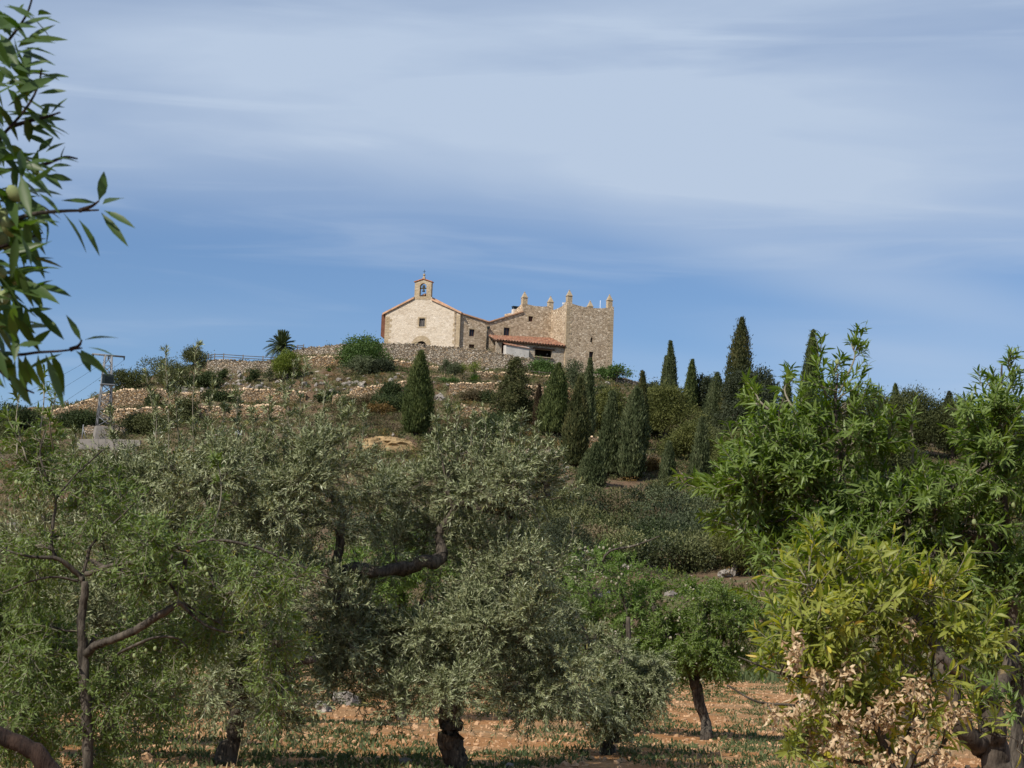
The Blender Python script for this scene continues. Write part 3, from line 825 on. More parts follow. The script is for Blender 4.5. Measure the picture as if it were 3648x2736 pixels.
# side walls, rear wall
FS = Frame(FT.O, 22 + 90)                        # runs from the near corner back; n to the left... built as boxes
for (u0, u1) in ((0.0, 0.9), (w - 0.9, w)):
    P = [FT.p(u0, hb, -0.9), FT.p(u1, hb, -0.9), FT.p(u1, hb, -dT), FT.p(u0, hb, -dT)]
    zs = []
    nseg = 10
    for k in range(nseg):
        a, b = 0.9 + (dT - 0.9) * k / nseg, 0.9 + (dT - 0.9) * (k + 1) / nseg
        za = zt - 0.62 + 0.62 * abs(2 * a / dT - 1) ** 2.2
        zb2 = zt - 0.62 + 0.62 * abs(2 * b / dT - 1) ** 2.2
        V = [FT.p(u, z, -d) for d, z1 in ((a, za), (b, zb2)) for u in (u0, u1) for z in (hb, z1)]
        fs = [(0, 1, 5, 4), (2, 6, 7, 3), (1, 3, 7, 5)]
        if k == nseg - 1:
            fs.append((4, 5, 7, 6))
        mb.add(V, fs)
mb.box(FT.p(w / 2, (hb + zt - 0.4) / 2, -dT + 0.45), (w / 2 - 0.9, 0.45, (zt - 0.4 - hb) / 2), FT.ax)
mb.box(FT.p(w / 2, zt - 1.8, -dT / 2), (w / 2 - 0.9, dT / 2 - 0.9, 0.15), FT.ax)
mb.build("wall", M["rubble"], tower)


def pinnacle(parent, fr, u, z, d, hw, h, name="pinnacle"):
    mb = MB()
    mb.box(fr.p(u, z + h / 2, -d), (hw, hw, h / 2), fr.ax)
    p = mb.build(name, M["ashlar"], parent)
    cb = MB()
    cb.box(fr.p(u, z + h + 0.06, -d), (hw * 1.18, hw * 1.18, 0.05), fr.ax)
    z2 = z + h + 0.12
    prof = [(1.0, 0.0), (0.74, 0.30), (0.40, 0.66), (0.14, 0.84)]
    V = []
    for (q, dz) in prof:
        V += [fr.p(u + a * hw * q, z2 + dz, -d + b * hw * q) for a, b in ((-1, -1), (1, -1), (1, 1), (-1, 1))]
    cb.add(V, [(4 * i + j, 4 * i + (j + 1) % 4, 4 * i + 4 + (j + 1) % 4, 4 * i + 4 + j) for i in range(3) for j in range(4)] + [(12, 13, 14, 15)])
    cb.add(ICO2V * 0.13 + fr.p(u, z2 + 0.88, -d), ICO2F)
    q = cb.build("pinnacle_cap", M["ashlar"], parent)
    q.parent = p
    return p


for (u, d) in ((0.60, 0.58), (w - 0.58, 0.58), (w - 0.58, dT - 0.58), (0.58, dT - 0.58)):
    pinnacle(tower, FT, u, zt - 0.4, d, 0.41, 1.4 if d < 1 else 1.55)
quoins(tower, FT, 0, hb + 1, zt - 0.6, 1, M["ashlar"])
quoins(tower, FT, w, hb + 1, zt - 0.6, -1, M["ashlar"])
window(tower, FT, win, M["glass"], M["shutter"], 0.4, 1)
surround(tower, FT, win, 0.2, M["ashlar"], "lrtb")
o = MB()
o.box(FT.p((slit[0] + slit[2]) / 2, (slit[1] + slit[3]) / 2, -0.5), ((slit[2] - slit[0]) / 2, 0.02, (slit[3] - slit[1]) / 2), FT.ax)
o.build("slit_window", M["glass"], tower)
mb = MB()
ua = FT.off(-6).uz(2139, 1063)[0]
mb.tube([FT.p(ua, zt - 1.6, -6), FT.p(ua, zt + 2.0, -6)], [0.05, 0.04], 6)
mb.build("antenna_mast", M["white"], tower)
mb = MB()
mb.box(FT.p(0.3, zt - 0.02, -2.0), (0.22, 0.12, 0.16), FT.ax)
mb.bar(FT.p(0.3, zt - 0.6, -2.0), FT.p(0.3, zt - 0.15, -2.0), 0.04)
mb.build("floodlight", M["white"], tower)

# ---- house and its raised wing
house = thing("stone_house", "long rubble stone house between chapel and tower, roof dipping to a valley gutter", "house", FH.p(-8, 0))
uz = FH.uz
wins = [rect(FH, 1672, 1172, 1690, 1199), rect(FH, 1671, 1226, 1690, 1241), rect(FH, 1795, 1166, 1815, 1197), rect(FH, 1883, 1126, 1898, 1146)]
poly = [(uz(1620, 1300)[0], hb), (0.0, hb)]
wing_top = [(0.0, uz(1962, 1090)[1]), uz(1935, 1092), uz(1905, 1090), uz(1880, 1084), uz(1862, 1082)]
uw = wing_top[-1][0]
poly += wing_top + [(uw, uz(1862, 1112)[1]), uz(1800, 1130), uz(1741, 1149), uz(1690, 1133), uz(1640, 1117), (uz(1620, 1110)[0], uz(1620, 1110)[1])]
mb = MB()
wall_block(mb, FH, poly, wins, depth=0.8, reveal=0.35)
# rear mass of house and wing behind the front wall
uL = poly[0][0]
zw = uz(1905, 1090)[1] - 0.9
mb.box(FH.p((uL + 0) / 2, (hb + uz(1741, 1152)[1] - 0.3) / 2, -5), (-uL / 2, 4.2, (uz(1741, 1152)[1] - 0.3 - hb) / 2), FH.ax)
mb.box(FH.p(uw / 2, (hb + zw) / 2, -4.4), (-uw / 2 - 0.003, 3.6, (zw - hb) / 2), FH.ax)
# left flank of the wing sloping down to the back
zl = wing_top[-1][1]
V = [FH.p(uw + a, z, -d) for a in (-0.005, 0.5) for d, z in ((0.8, zl), (0.8, zl - 4), (8, zl - 4), (8, zl - 0.6), (4, zl - 0.9))]
mb.add(V, [(0, 1, 2, 3, 4), (5, 9, 8, 7, 6), (0, 4, 9, 5), (4, 3, 8, 9), (3, 2, 7, 8)])
mb.build("wall", M["rubble"], house)
pinnacle(house, FH, uw + 0.46, zl - 0.1, 0.42, 0.42, uz(1873, 1059)[1] - zl)
rb = MB()
va, vb = uz(1741, 1147), uz(1862, 1110)
for (a, b) in ((va, (vb[0], vb[1])), ((uz(1638, 1115)[0], uz(1638, 1115)[1]), va)):
    slab(rb, [FH.p(a[0], a[1] + 0.12, 0.22), FH.p(b[0], b[1] + 0.12, 0.22), FH.p(b[0], b[1] + 0.12, -9), FH.p(a[0], a[1] + 0.12, -9)], 0.2)
roof = rb.build("roof", M["tilepale"], house)
for i, r in enumerate(wins):
    window(house, FH, r, M["glass"] if i in (0, 2) else M["shutter"], M["shutter"], 0.25, 1)
    surround(house, FH, r, 0.22, M["ashlar"], "lrt")
cu, cz = FH.off(-4).uz(1834, 1118)
cb = MB()
FC = FH.off(-4)
cb.box(FC.p(cu, cz + 0.0, 0), (0.45, 0.4, 0.75), FC.ax)
ch = cb.build("chimney", M["render"], house)
cb = MB()
for a in (-0.32, 0.32):
    for b in (-0.28, 0.28):
        cb.box(FC.p(cu + a, cz + 0.95, b), (0.07, 0.07, 0.2), FC.ax)
cb.box(FC.p(cu, cz + 0.95, 0), (0.22, 0.2, 0.2), FC.ax)
cb.box(FC.p(cu, cz + 1.21, 0), (0.5, 0.45, 0.06), FC.ax)
c2 = cb.build("chimney_cap", M["darkmetal"], house)
c2.parent = ch
db = MB()
du, dz = uz(1738, 1168)
db.box(FH.p(du, dz, 0.25), (0.2, 0.2, 0.16), FH.ax)
db.tube([FH.p(du, dz - 0.1, 0.2), FH.p(du - 0.15, dz - 0.7, 0.12), FH.p(du - 0.15, dz - 4.4, 0.12)], [0.08, 0.08, 0.08], 8)
db.bar(FH.p(du, dz, 0.0), FH.p(du, dz + 0.25, 0.55), 0.05)
db.build("downpipe", M["darkmetal"], house)

# ---- tiled porch
porch = thing("tiled_porch", "lean-to porch with red barrel-tiled roof against the house front", "porch", FT.p(-6, 0))
FP = FT.off(-0.35)
eL, eR = FP.uz(1764, 1213), FP.uz(2014, 1236)
rL, rR = FH.uz(1740, 1196), FH.uz(1976, 1210)
A, B = FP.p(eL[0], eL[1], 0.5), FP.p(-0.03, eR[1], 0.5)
Dd, Cc = FH.p(rL[0], rL[1], 0.02), FH.p(-0.03, rR[1] + 0.1, 0.02)
mb = MB()
tiled(mb, A, B, Cc, Dd)
for k in range(4):
    pass
slab(mb, [A - FT.n * 0.02, B - FT.n * 0.02, Cc, Dd], 0.1, 1)
mb.build("roof", [M["tiles"], M["wood"]], porch)
bb = MB()
ze = eL[1]
for k in range(24):
    u = eL[0] + 0.3 + k * 0.52
    if u > -0.2:
        break
    z = np.interp(u, [eL[0], 0], [eL[1], eR[1]])
    bb.bar(FP.p(u, z - 0.2, 0.42), FP.p(u, z + 0.55, -2.0), 0.055)
bb.build("rafter", M["wood"], porch)
pL = FP.uz(1768, 1240)[0]
op = rect(FP, 1906, 1243, 1966, 1275)
dr = rect(FP, 1788, 1222, 1803, 1262)
poly = [(pL, hb), (-0.02, hb), (-0.02, eR[1] - 0.12), (pL, eL[1] - 0.12)]
mb = MB()
wall_block(mb, FP, poly, [op, dr], depth=0.45, reveal=0.45, back=False)
wb = mb.build("wall", M["whiterubble"], porch)
mb = MB()
mb.box(FP.p(op[0] + (op[2] - op[0]) / 2, op[1] - 0.06, 0.0), ((op[2] - op[0]) / 2 + 0.15, 0.3, 0.06), FP.ax)
mb.build("sill", M["ashlar"], porch)
mb = MB()
mb.box(FP.p((op[0] + op[2]) / 2, op[3] + 0.13, 0.02), ((op[2] - op[0]) / 2 + 0.4, 0.12, 0.12), FP.ax)
mb.build("lintel", M["wood"], porch)
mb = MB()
mb.box(FP.p((op[0] + op[2]) / 2, (op[1] + op[3]) / 2, -2.6), (4, 0.05, 1.6), FP.ax)  # dark back sheet, the porch opening's shade put into its colour
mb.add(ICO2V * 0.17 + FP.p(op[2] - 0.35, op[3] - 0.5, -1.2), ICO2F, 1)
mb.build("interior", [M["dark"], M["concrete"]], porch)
mb = MB()
mb.box(FP.p((dr[0] + dr[2]) / 2, (dr[1] + dr[3]) / 2, -0.3), ((dr[2] - dr[0]) / 2, 0.04, (dr[3] - dr[1]) / 2), FP.ax)
mb.build("door", M["shutter"], porch)
FQ = FT.off(1.1)
sp_ = rect(FQ, 1804, 1228, 1884, 1276)
mb = MB()
mb.box(FQ.p((sp_[0] + sp_[2]) / 2, (sp_[1] + sp_[3]) / 2 - 0.4, -0.6), ((sp_[2] - sp_[0]) / 2, 0.6, (sp_[3] - sp_[1]) / 2 + 0.4), FQ.ax)
mb.build("rendered_bay", M["render"], porch)
mb = MB()
tiled(mb, FQ.p(sp_[0] - 0.2, sp_[3] - 0.02, 0.15), FQ.p(sp_[2] + 0.1, sp_[3] - 0.32, 0.15), FQ.p(sp_[2] + 0.1, sp_[3] + 0.2, -1.3), FQ.p(sp_[0] - 0.2, sp_[3] + 0.5, -1.3), 0.24, 0.07)
mb.build("bay_roof", M["tiles"], porch)

# ---- chapel
FCh = Frame(at(1634, 1262, 311.5), -15)
cz_ = FCh.uz
chapel = thing("chapel", "pale gabled chapel with open bell gable and arched doorway at the left end", "chapel", FCh.O)
eLl, eRr = cz_(1374, 1117), cz_(1633, 1116)
gl, gr = cz_(1476, 1064), cz_(1538, 1070)
uLc = eLl[0]
wn = rect(FCh, 1494, 1134, 1513, 1163)
au0, azt = cz_(1484, 1216)
au1 = cz_(1518, 1216)[0]
ac, ar = (au0 + au1) / 2, (au1 - au0) / 2
azs = azt - ar * 0.7
arch = [(au0, hb + 0.5), (au1, hb + 0.5)] + [(ac + ar * math.cos(t), azs + ar * 0.75 * math.sin(t)) for t in np.linspace(0, math.pi, 13)]
gz = max(gl[1], gr[1])
poly = [(uLc, hb), (0, hb), (0, eRr[1]), (gr[0], gr[1]), (gr[0], gz + 0.25), (gl[0], gz + 0.25), (gl[0], gl[1]), (uLc, eLl[1])]
mb = MB()
wall_block(mb, FCh, poly, [wn, arch], depth=0.9, reveal=0.45)
mx = (uLc) / 2
apex = gz + 0.6
for u0, u1 in ((uLc, uLc + 0.8), (-0.8, 0.0)):
    mb.box(FCh.p((u0 + u1) / 2, (hb + eLl[1]) / 2 - 0.1, -10.45), (0.4, 9.5, (eLl[1] - hb) / 2 - 0.1), FCh.ax)
mb.build("wall", M["chapel"], chapel)
for s_, u_ in ((1, uLc), (-1, 0)):
    quoins(chapel, FCh, u_, hb + 1, eLl[1] - 0.3, s_, M["ashlar"], (0.75, 1.15), 0.5)
rb = MB()
gm = (gl[0] + gr[0]) / 2
sl = (gl[1] - eLl[1]) / (gl[0] - uLc)
sr = (gr[1] - eRr[1]) / (gr[0] - 0)
apz = gl[1] + sl * (gm - gl[0])
for a, b in (((uLc - 0.5, eLl[1] - sl * 0.5), (gl[0] - 0.0, gl[1])), ((gr[0], gr[1]), (0.25, eRr[1] + sr * 0.25))):
    slab(rb, [FCh.p(a[0], a[1] + 0.3, 0.28), FCh.p(b[0], b[1] + 0.3, 0.28), FCh.p(b[0], b[1] + 0.3, -0.9), FCh.p(a[0], a[1] + 0.3, -0.9)], 0.3)
for a, b in (((uLc - 0.5, eLl[1] - sl * 0.5), (gm, apz)), ((gm, apz), (0.25, eRr[1] + sr * 0.25))):
    slab(rb, [FCh.p(a[0], a[1] + 0.3, -0.9), FCh.p(b[0], b[1] + 0.3, -0.9), FCh.p(b[0], b[1] + 0.3, -20), FCh.p(a[0], a[1] + 0.3, -20)], 0.3)
rb.build("roof", M["tilepale"], chapel)
window(chapel, FCh, wn, M["louvre"], M["louvre"], 0.25, 2)
surround(chapel, FCh, wn, 0.25, M["ashlar"], "lrtb")
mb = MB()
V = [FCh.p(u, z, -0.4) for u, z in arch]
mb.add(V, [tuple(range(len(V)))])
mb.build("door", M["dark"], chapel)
mb = MB()
for k in range(9):                                # voussoirs round the doorway
    t0, t1 = math.pi * k / 9, math.pi * (k + 1) / 9 - 0.02
    q = []
    for out_ in (0.025, -0.15):
        for rr, t in ((ar, t0), (ar + 0.85, t0), (ar + 0.85, t1), (ar, t1)):
            q.append(FCh.p(ac + rr * math.cos(t), azs + rr * (0.75 if rr == ar else 0.92) * math.sin(t), out_))
    mb.add(q, [(0, 1, 2, 3), (0, 4, 5, 1), (1, 5, 6, 2), (2, 6, 7, 3), (3, 7, 4, 0)])
mb.build("door_arch", M["ashlar"], chapel)
# tile-hung bay on the left flank
mb = MB()
for k in range(14):
    d = 0.3 + k * 0.45
    z1 = eLl[1] - 0.12
    V = []
    for dd in (d, d + 0.2, d + 0.4):
        o_ = 0.8 + (0.08 if dd == d + 0.2 else 0)
        V += [FCh.p(uLc - o_, z1, -dd), FCh.p(uLc - o_, z1 - 3.6, -dd), FCh.p(uLc - 0.02, z1 - 4.3, -dd)]
    mb.add(V, [(0, 1, 4, 3), (1, 2, 5, 4), (3, 4, 7, 6), (4, 5, 8, 7)])
    if k == 0:
        mb.add([FCh.p(uLc - 0.8, z1, -d), FCh.p(uLc - 0.8, z1 - 3.6, -d), FCh.p(uLc - 0.02, z1 - 4.3, -d), FCh.p(uLc - 0.02, z1, -d)], [(0, 1, 2, 3)])
mb.build("tile_hung_bay", M["rust"], chapel)
# bell gable
b0 = gz + 0.25
bl, br_ = cz_(1477, 1040)[0], cz_(1536, 1040)[0]
zs_, za = cz_(1476, 1006)[1], cz_(1505, 996)[1]
ol, orr = cz_(1495, 1040)[0], cz_(1519, 1040)[0]
oz = cz_(1507, 1009)[1]
rr = (orr - ol) / 2
hole = [(ol, b0 + 0.12), (orr, b0 + 0.12)] + [((ol + orr) / 2 + rr * math.cos(t), oz - rr + rr * math.sin(t)) for t in np.linspace(0, math.pi, 11)]
bm_ = (bl + br_) / 2
poly = [(bl, b0 - 0.4), (br_, b0 - 0.4), (br_, zs_), (bm_, za), (bl, zs_)]
mb = MB()
FB = FCh.off(0.03)
loops = [[Vector((u, z, 0)) for u, z in q] for q in (poly, hole)]
tri = [tuple(t) for t in geometry.tessellate_polygon(loops)]
flat = [q for l in loops for q in l]
for d in (0.0, -0.75):
    mb.add([FB.p(q.x, q.y, d) for q in flat], tri)
for q in (poly, hole):
    k = len(q)
    mb.add([FB.p(u, z, d) for d in (0, -0.75) for u, z in q], [(i, (i + 1) % k, k + (i + 1) % k, k + i) for i in range(k)])
bg = mb.build("bell_gable", M["ashlar"], chapel)
mb = MB()
for a, b in (((bl - 0.15, zs_), (bm_, za + 0.05)), ((bm_, za + 0.05), (br_ + 0.15, zs_))):
    slab(mb, [FB.p(a[0], a[1] + 0.14, 0.15), FB.p(b[0], b[1] + 0.14, 0.15), FB.p(b[0], b[1] + 0.14, -0.9), FB.p(a[0], a[1] + 0.14, -0.9)], 0.14)
t_ = mb.build("gable_cap", M["tile"], chapel)
t_.parent = bg
mb = MB()
prof = [(0.30, 0.0), (0.22, 0.06), (0.16, 0.25), (0.12, 0.38), (0.03, 0.44)]
uc = (ol + orr) / 2
zb_ = b0 + (oz - b0) * 0.42
n_ = 12
V = [FB.p(uc + r_ * math.cos(2 * math.pi * j / n_), zb_ + h_, -0.35 + r_ * math.sin(2 * math.pi * j / n_)) for r_, h_ in prof for j in range(n_)]
mb.add(V, [(i * n_ + j, i * n_ + (j + 1) % n_, i * n_ + n_ + (j + 1) % n_, i * n_ + n_ + j) for i in range(4) for j in range(n_)], 0, True)
mb.box(FB.p(uc, zb_ + 0.55, -0.35), (rr, 0.09, 0.1), FB.ax)
mb.box(FB.p(uc, zb_ + 0.85, -0.35), (0.2, 0.1, 0.22), FB.ax)
be = mb.build("bell", M["bronze"], chapel)
be.parent = bg
mb = MB()
mb.box(FB.p(bm_, za + 0.25, -0.37), (0.2, 0.2, 0.2), FB.ax)
mb.tube([FB.p(bm_, za + 0.2, -0.37), FB.p(bm_, za + 0.75, -0.37)], [0.22, 0.1], 8)
mb.add(ICO2V * 0.22 + FB.p(bm_, za + 0.85, -0.37), ICO2F, 0, True)
fi = mb.build("finial", M["ashlar"], chapel)
fi.parent = bg
mb = MB()
mb.bar(FB.p(bm_, za + 1.0, -0.37), FB.p(bm_, za + 1.75, -0.37), 0.035)
mb.bar(FB.p(bm_ - 0.25, za + 1.42, -0.37), FB.p(bm_ + 0.25, za + 1.42, -0.37), 0.035)
cr = mb.build("cross", M["darkmetal"], chapel)
cr.parent = bg


# ------------------------------------------------------------------ railings, pylon and small site furniture
def railing(label, pts, h=1.0, two=True, post_step=1, mat=None, w=0.07, cat="railing", name="railing", lower=0.45):
    P = [at(*p) for p in pts]
    o = thing(name, label, cat, P[0])
    mat = mat or M["railwood"]
    for p in P[::post_step]:
        mb = MB()
        mb.bar(p - [0, 0, 0.6], p + [0, 0, h + 0.1], w * 1.15, n=6)
        mb.build("post", mat, o)
    for hh in ([h - 0.08, lower] if two else [h - 0.08]):
        mb = MB()
        for a, b in zip(P[:-1], P[1:]):
            mb.bar(a + [0, 0, hh], b + [0, 0, hh], w * 0.8, n=6)
        mb.build("rail", mat, o)
    return o


railing("timber railing on the short terrace wall left of the palm", [(741, 1284, 297), (764, 1281, 297), (796, 1281, 297), (865, 1286, 297), (936, 1290, 297), (975, 1292, 297)], 0.9)
railing("short dark railing beside the palm where the grey retaining wall starts", [(1030, 1254, 301.4), (1060, 1248, 301.4), (1081, 1246, 301.4)], 0.8)
railing("grey railing in front of the round green bush under the porch", [(1884, 1342, 283), (1920, 1346, 283), (1960, 1350, 283), (2000, 1352, 283)], 0.95, w=0.06)
railing("dark railing on the path below the wall right of the tower", [(2120, 1392, 284), (2180, 1400, 284), (2215, 1402, 284), (2250, 1418, 284)], 0.9, two=False, w=0.1)
railing("thin railing against the sky left of the lone narrow cypress", [(2395, 1412, 302), (2425, 1420, 302), (2455, 1430, 302)], 0.9, two=False)

pb = at(366, 1564, 247.5)
pt = at(381, 1266, 247.5)
pyl = thing("lattice_pylon", "grey steel lattice power pylon carrying a transformer on the left slope", "pylon", pb)
H = pt[2] - pb[2]
wr = R(20)
pu, pv = np.array([math.cos(wr), math.sin(wr), 0]), np.array([-math.sin(wr), math.cos(wr), 0])


def leg(k, z):
    hwd = np.interp(z, [0, H], [0.95, 0.42])
    a, b = ((-1, -1), (1, -1), (1, 1), (-1, 1))[k % 4]
    return pb + pu * a * hwd + pv * b * hwd + np.array([0, 0, z])


mb = MB()
z0 = 1.6
for k in range(4):
    mb.bar(leg(k, z0 - 0.3), leg(k, H), 0.095)
zz = [z0]
while zz[-1] < H - 0.6:
    zz.append(zz[-1] + np.interp(zz[-1], [0, H], [1.25, 0.75]))
zz[-1] = H
for i, (a, b) in enumerate(zip(zz[:-1], zz[1:])):
    for k in range(4):
        p, q = (leg(k, a), leg(k + 1, b)) if i % 2 else (leg(k + 1, a), leg(k, b))
        mb.bar(p, q, 0.055)
        mb.bar(leg(k, b), leg(k + 1, b), 0.035)
mb.build("lattice_mast", M["steel"], pyl)
mb = MB()
v = [leg(k, z) + (pu * (a * e) + pv * (b * e)) for z, e in ((-1.0, 0.35), (z0, 0.16)) for k, (a, b) in enumerate(((-1, -1), (1, -1), (1, 1), (-1, 1)))]
mb.add(v, [(0, 1, 5, 4), (1, 2, 6, 5), (2, 3, 7, 6), (3, 0, 4, 7), (4, 5, 6, 7)])
mb.build("concrete_base", M["concrete"], pyl)
mb = MB()
tp = pb + [0, 0, H]
for d in (-0.4, 0.4):
    mb.bar(tp - pu * 2.1 + pv * d, tp + pu * 2.1 + pv * d, 0.07)
for a in (-2.1, -1.1, 1.1, 2.1):
    mb.bar(tp + pu * a - pv * 0.4, tp + pu * a + pv * 0.4, 0.05)
ca = mb.build("crossarm", M["steel"], pyl)
for a in (-2.0, 0.0, 2.0):
    mb = MB()
    c = tp + pu * a - pv * 0.45
    mb.tube([c, c - [0, 0, 0.12], c - [0, 0, 0.13], c - [0, 0, 0.28], c - [0, 0, 0.29], c - [0, 0, 0.5]], [0.05, 0.05, 0.11, 0.11, 0.05, 0.09], 8)
    q = mb.build("insulator", M["darkmetal"], pyl)
    q.parent = ca
mb = MB()
zt_ = H * 0.70
tc_ = pb + [0, 0, zt_] - pv * 0.95
mb.box(tc_, (0.72, 0.42, 0.62), np.array([pu, pv, [0, 0, 1]]))
for k in range(7):
    mb.box(tc_ - pv * 0.42 + pu * (k - 3) * 0.15, (0.02, 0.06, 0.42), np.array([pu, pv, [0, 0, 1]]))
tr = mb.build("transformer", M["darkmetal"], pyl)
mb = MB()
mb.box(tc_ + [0, 0, -0.68], (0.9, 0.6, 0.07), np.array([pu, pv, [0, 0, 1]]))
q = mb.build("platform", M["steel"], pyl)
q.parent = tr
for a in (-0.8, -0.4, 0.0, 0.4):
    mb = MB()
    mb.tube([tc_ + pu * a + [0, 0, 0.5], tc_ + pu * a + [0, 0, 1.25]], [0.07, 0.03], 6)
    q = mb.build("bushing", M["steel"], pyl)
    q.parent = tr
for i, (a, lab) in enumerate(((-2.0, "uppermost thin power cable running left from the pylon"), (0.0, "middle thin power cable running left from the pylon"), (2.0, "lowest thin power cable running left from the pylon"))):
    s0 = tp + pu * a - pv * 0.45 - [0, 0, 0.5]
    s1 = at(-260, 1500 + 90 * i, 222)
    P = [s0 + (s1 - s0) * t - np.array([0, 0, 1.2 * 4 * t * (1 - t)]) for t in np.linspace(0, 1, 14)]
    mb = MB()
    mb.tube(P, np.full(14, 0.016), 5)
    tag(mb.build("power_cable", M["darkmetal"]), lab, "cable", "cables from the pylon")
mb = MB()
s, T, zb = wall_path([(275, 1564, 1606, 244.6), (350, 1564, 1608, 244.6), (430, 1565, 1610, 244.6), (500, 1568, 1612, 244.6)])
for i in range(len(s) - 1):
    c = (T[i] + T[i + 1]) / 2
    hh = (c[2] - zb[i]) / 2 + 0.6
    mb.box([c[0], c[1] + 0.3, c[2] - hh], ((T[i + 1][0] - T[i][0]) / 2, 0.3, hh))
tag(mb.build("concrete_wall", M["concrete"], origin=T[0]), "low pinkish concrete retaining wall at the foot of the pylon", "wall")
pf = at(291, 1567, 246.6)
o = thing("fence_post", "single grey steel post with slanting brace left of the pylon", "post", pf)
mb = MB()
mb.bar(pf - [0, 0, 0.3], pf + [0.1, 0, 2.0], 0.07)
mb.build("post", M["steel"], o)
mb = MB()
mb.bar(pf + [0.07, 0, 1.5], pf + [0.65, 0, 0], 0.05)
mb.build("brace", M["steel"], o)
ps = hit(848, 1562)
o = thing("notice_board", "small plain white board on a post among the left scrub", "sign", ps)
mb = MB()
mb.box(ps + [0, 0, 0.75], (0.42, 0.03, 0.3))
mb.build("board", M["white"], o)
mb = MB()
mb.bar(ps - [0, -0.08, 0.3], ps + [0, 0.08, 0.9], 0.05)
mb.build("post", M["steel"], o)
# ------------------------------------------------------------------ hill vegetation
CARD = np.array([(0, 0, 0), (0.5, 0.5, 0.12), (1, 0, 0), (0.5, -0.5, 0.12)], float)
CARDF = np.array([(0, 1, 2), (0, 2, 3)])


def cards(mb, O, dirs, nrm, L, W, mi=0, rnd=None):
    X = unit(dirs)
    Z = unit(nrm - (nrm * X).sum(1, keepdims=True) * X + 1e-6)
    Y = np.cross(Z, X)
    mb.inst(CARD, CARDF, O, X, Y, Z, np.stack([L, W, W], 1), mi, rnd)


def lobe_points(lobes, n, inner=0.35):
    """points in the outer shell of several ellipsoids; lobes: centre, radii. Returns points, outward normals, lobe index"""
    vol = np.array([np.prod(r) ** (2 / 3) for c, r in lobes])
    k = RNG.choice(len(lobes), n, p=vol / vol.sum())
    C = np.array([c for c, r in lobes])[k]
    Q = np.array([r for c, r in lobes])[k]
    d = unit(RNG.normal(size=(n, 3)))
    rr = 1 - inner * RNG.random(n) ** 1.5
    P = C + d * Q * rr[:, None]
    return P, unit(d / Q), k


def bushy(mb, lobes, n, size, mi=0, needle=1.8, up=0.25, jit=0.5, inner=0.4, shift=0.0):
    P, nr, k = lobe_points(lobes, n, inner)
    P = P + RNG.normal(size=P.shape) * size * 0.5
    far = RNG.random(n) < 0.16
    P[far] += nr[far] * (RNG.random((far.sum(), 1)) ** 2 * size * 4.0)
    dirs = nr + RNG.normal(size=P.shape) * 0.8 + np.array([0, 0, up])
    L = size * RNG.uniform(0.6, 1.4, n)
    lr = RNG.random(len(lobes))[k]
    rnd = np.clip(0.30 + shift + 0.35 * lr + RNG.normal(size=n) * 0.17, 0, 1)
    cards(mb, P, dirs, nr + RNG.normal(size=P.shape) * jit, L, L / needle, mi, rnd)


def rand_lobes(base, h, w, d, n, low=0.15, squash=0.8, size=(0.28, 0.45), cone=0.0):
    out = []
    for i in range(n):
        t = low + (1 - low) * (i + 0.5) / n * 0.86
        env = math.sin(math.pi * min(1, (t * 0.85 + 0.15))) ** 0.6 if cone == 0 else (1 - t) ** cone
        s = RNG.uniform(*size) * (0.55 + 0.45 * env)
        a = RNG.random() * 6.283
        q = RNG.random() ** 0.5 * max(0.0, env - s * 0.9)
        c = base + np.array([math.cos(a) * q * w, math.sin(a) * q * d, t * h])
        out.append((c, np.array([w * s * 1.5, d * s * 1.5, min(h * 0.5, w * s * 1.5 * squash)])))
    return out


def ground_pt(px, py, D=None):
    P = hit(px, py) if D is None else None
    if P is None:
        P = at(px, py, D or 300)
    return np.array([P[0], P[1], float(hz(P[0], P[1]))])


def trunk_part(o, base, top, r, mat=None, limbs=()):
    mb = MB()
    n = 5
    P = [base + (top - base) * t + RNG.normal(size=3) * r * 0.35 * (t > 0) for t in np.linspace(0, 1, n)]
    P[0] = base - np.array([0, 0, 0.4])
    mb.tube(P, np.linspace(r * 1.2, r * 0.55, n), 7)
    for c in limbs:
        s = base + (top - base) * RNG.uniform(0.45, 0.9)
        m = (s + c) / 2 + RNG.normal(size=3) * 0.1
        mb.tube([s, m, c], [r * 0.5, r * 0.35, r * 0.15], 5)
    return mb.build("trunk", mat or M["bark_hill"], o)


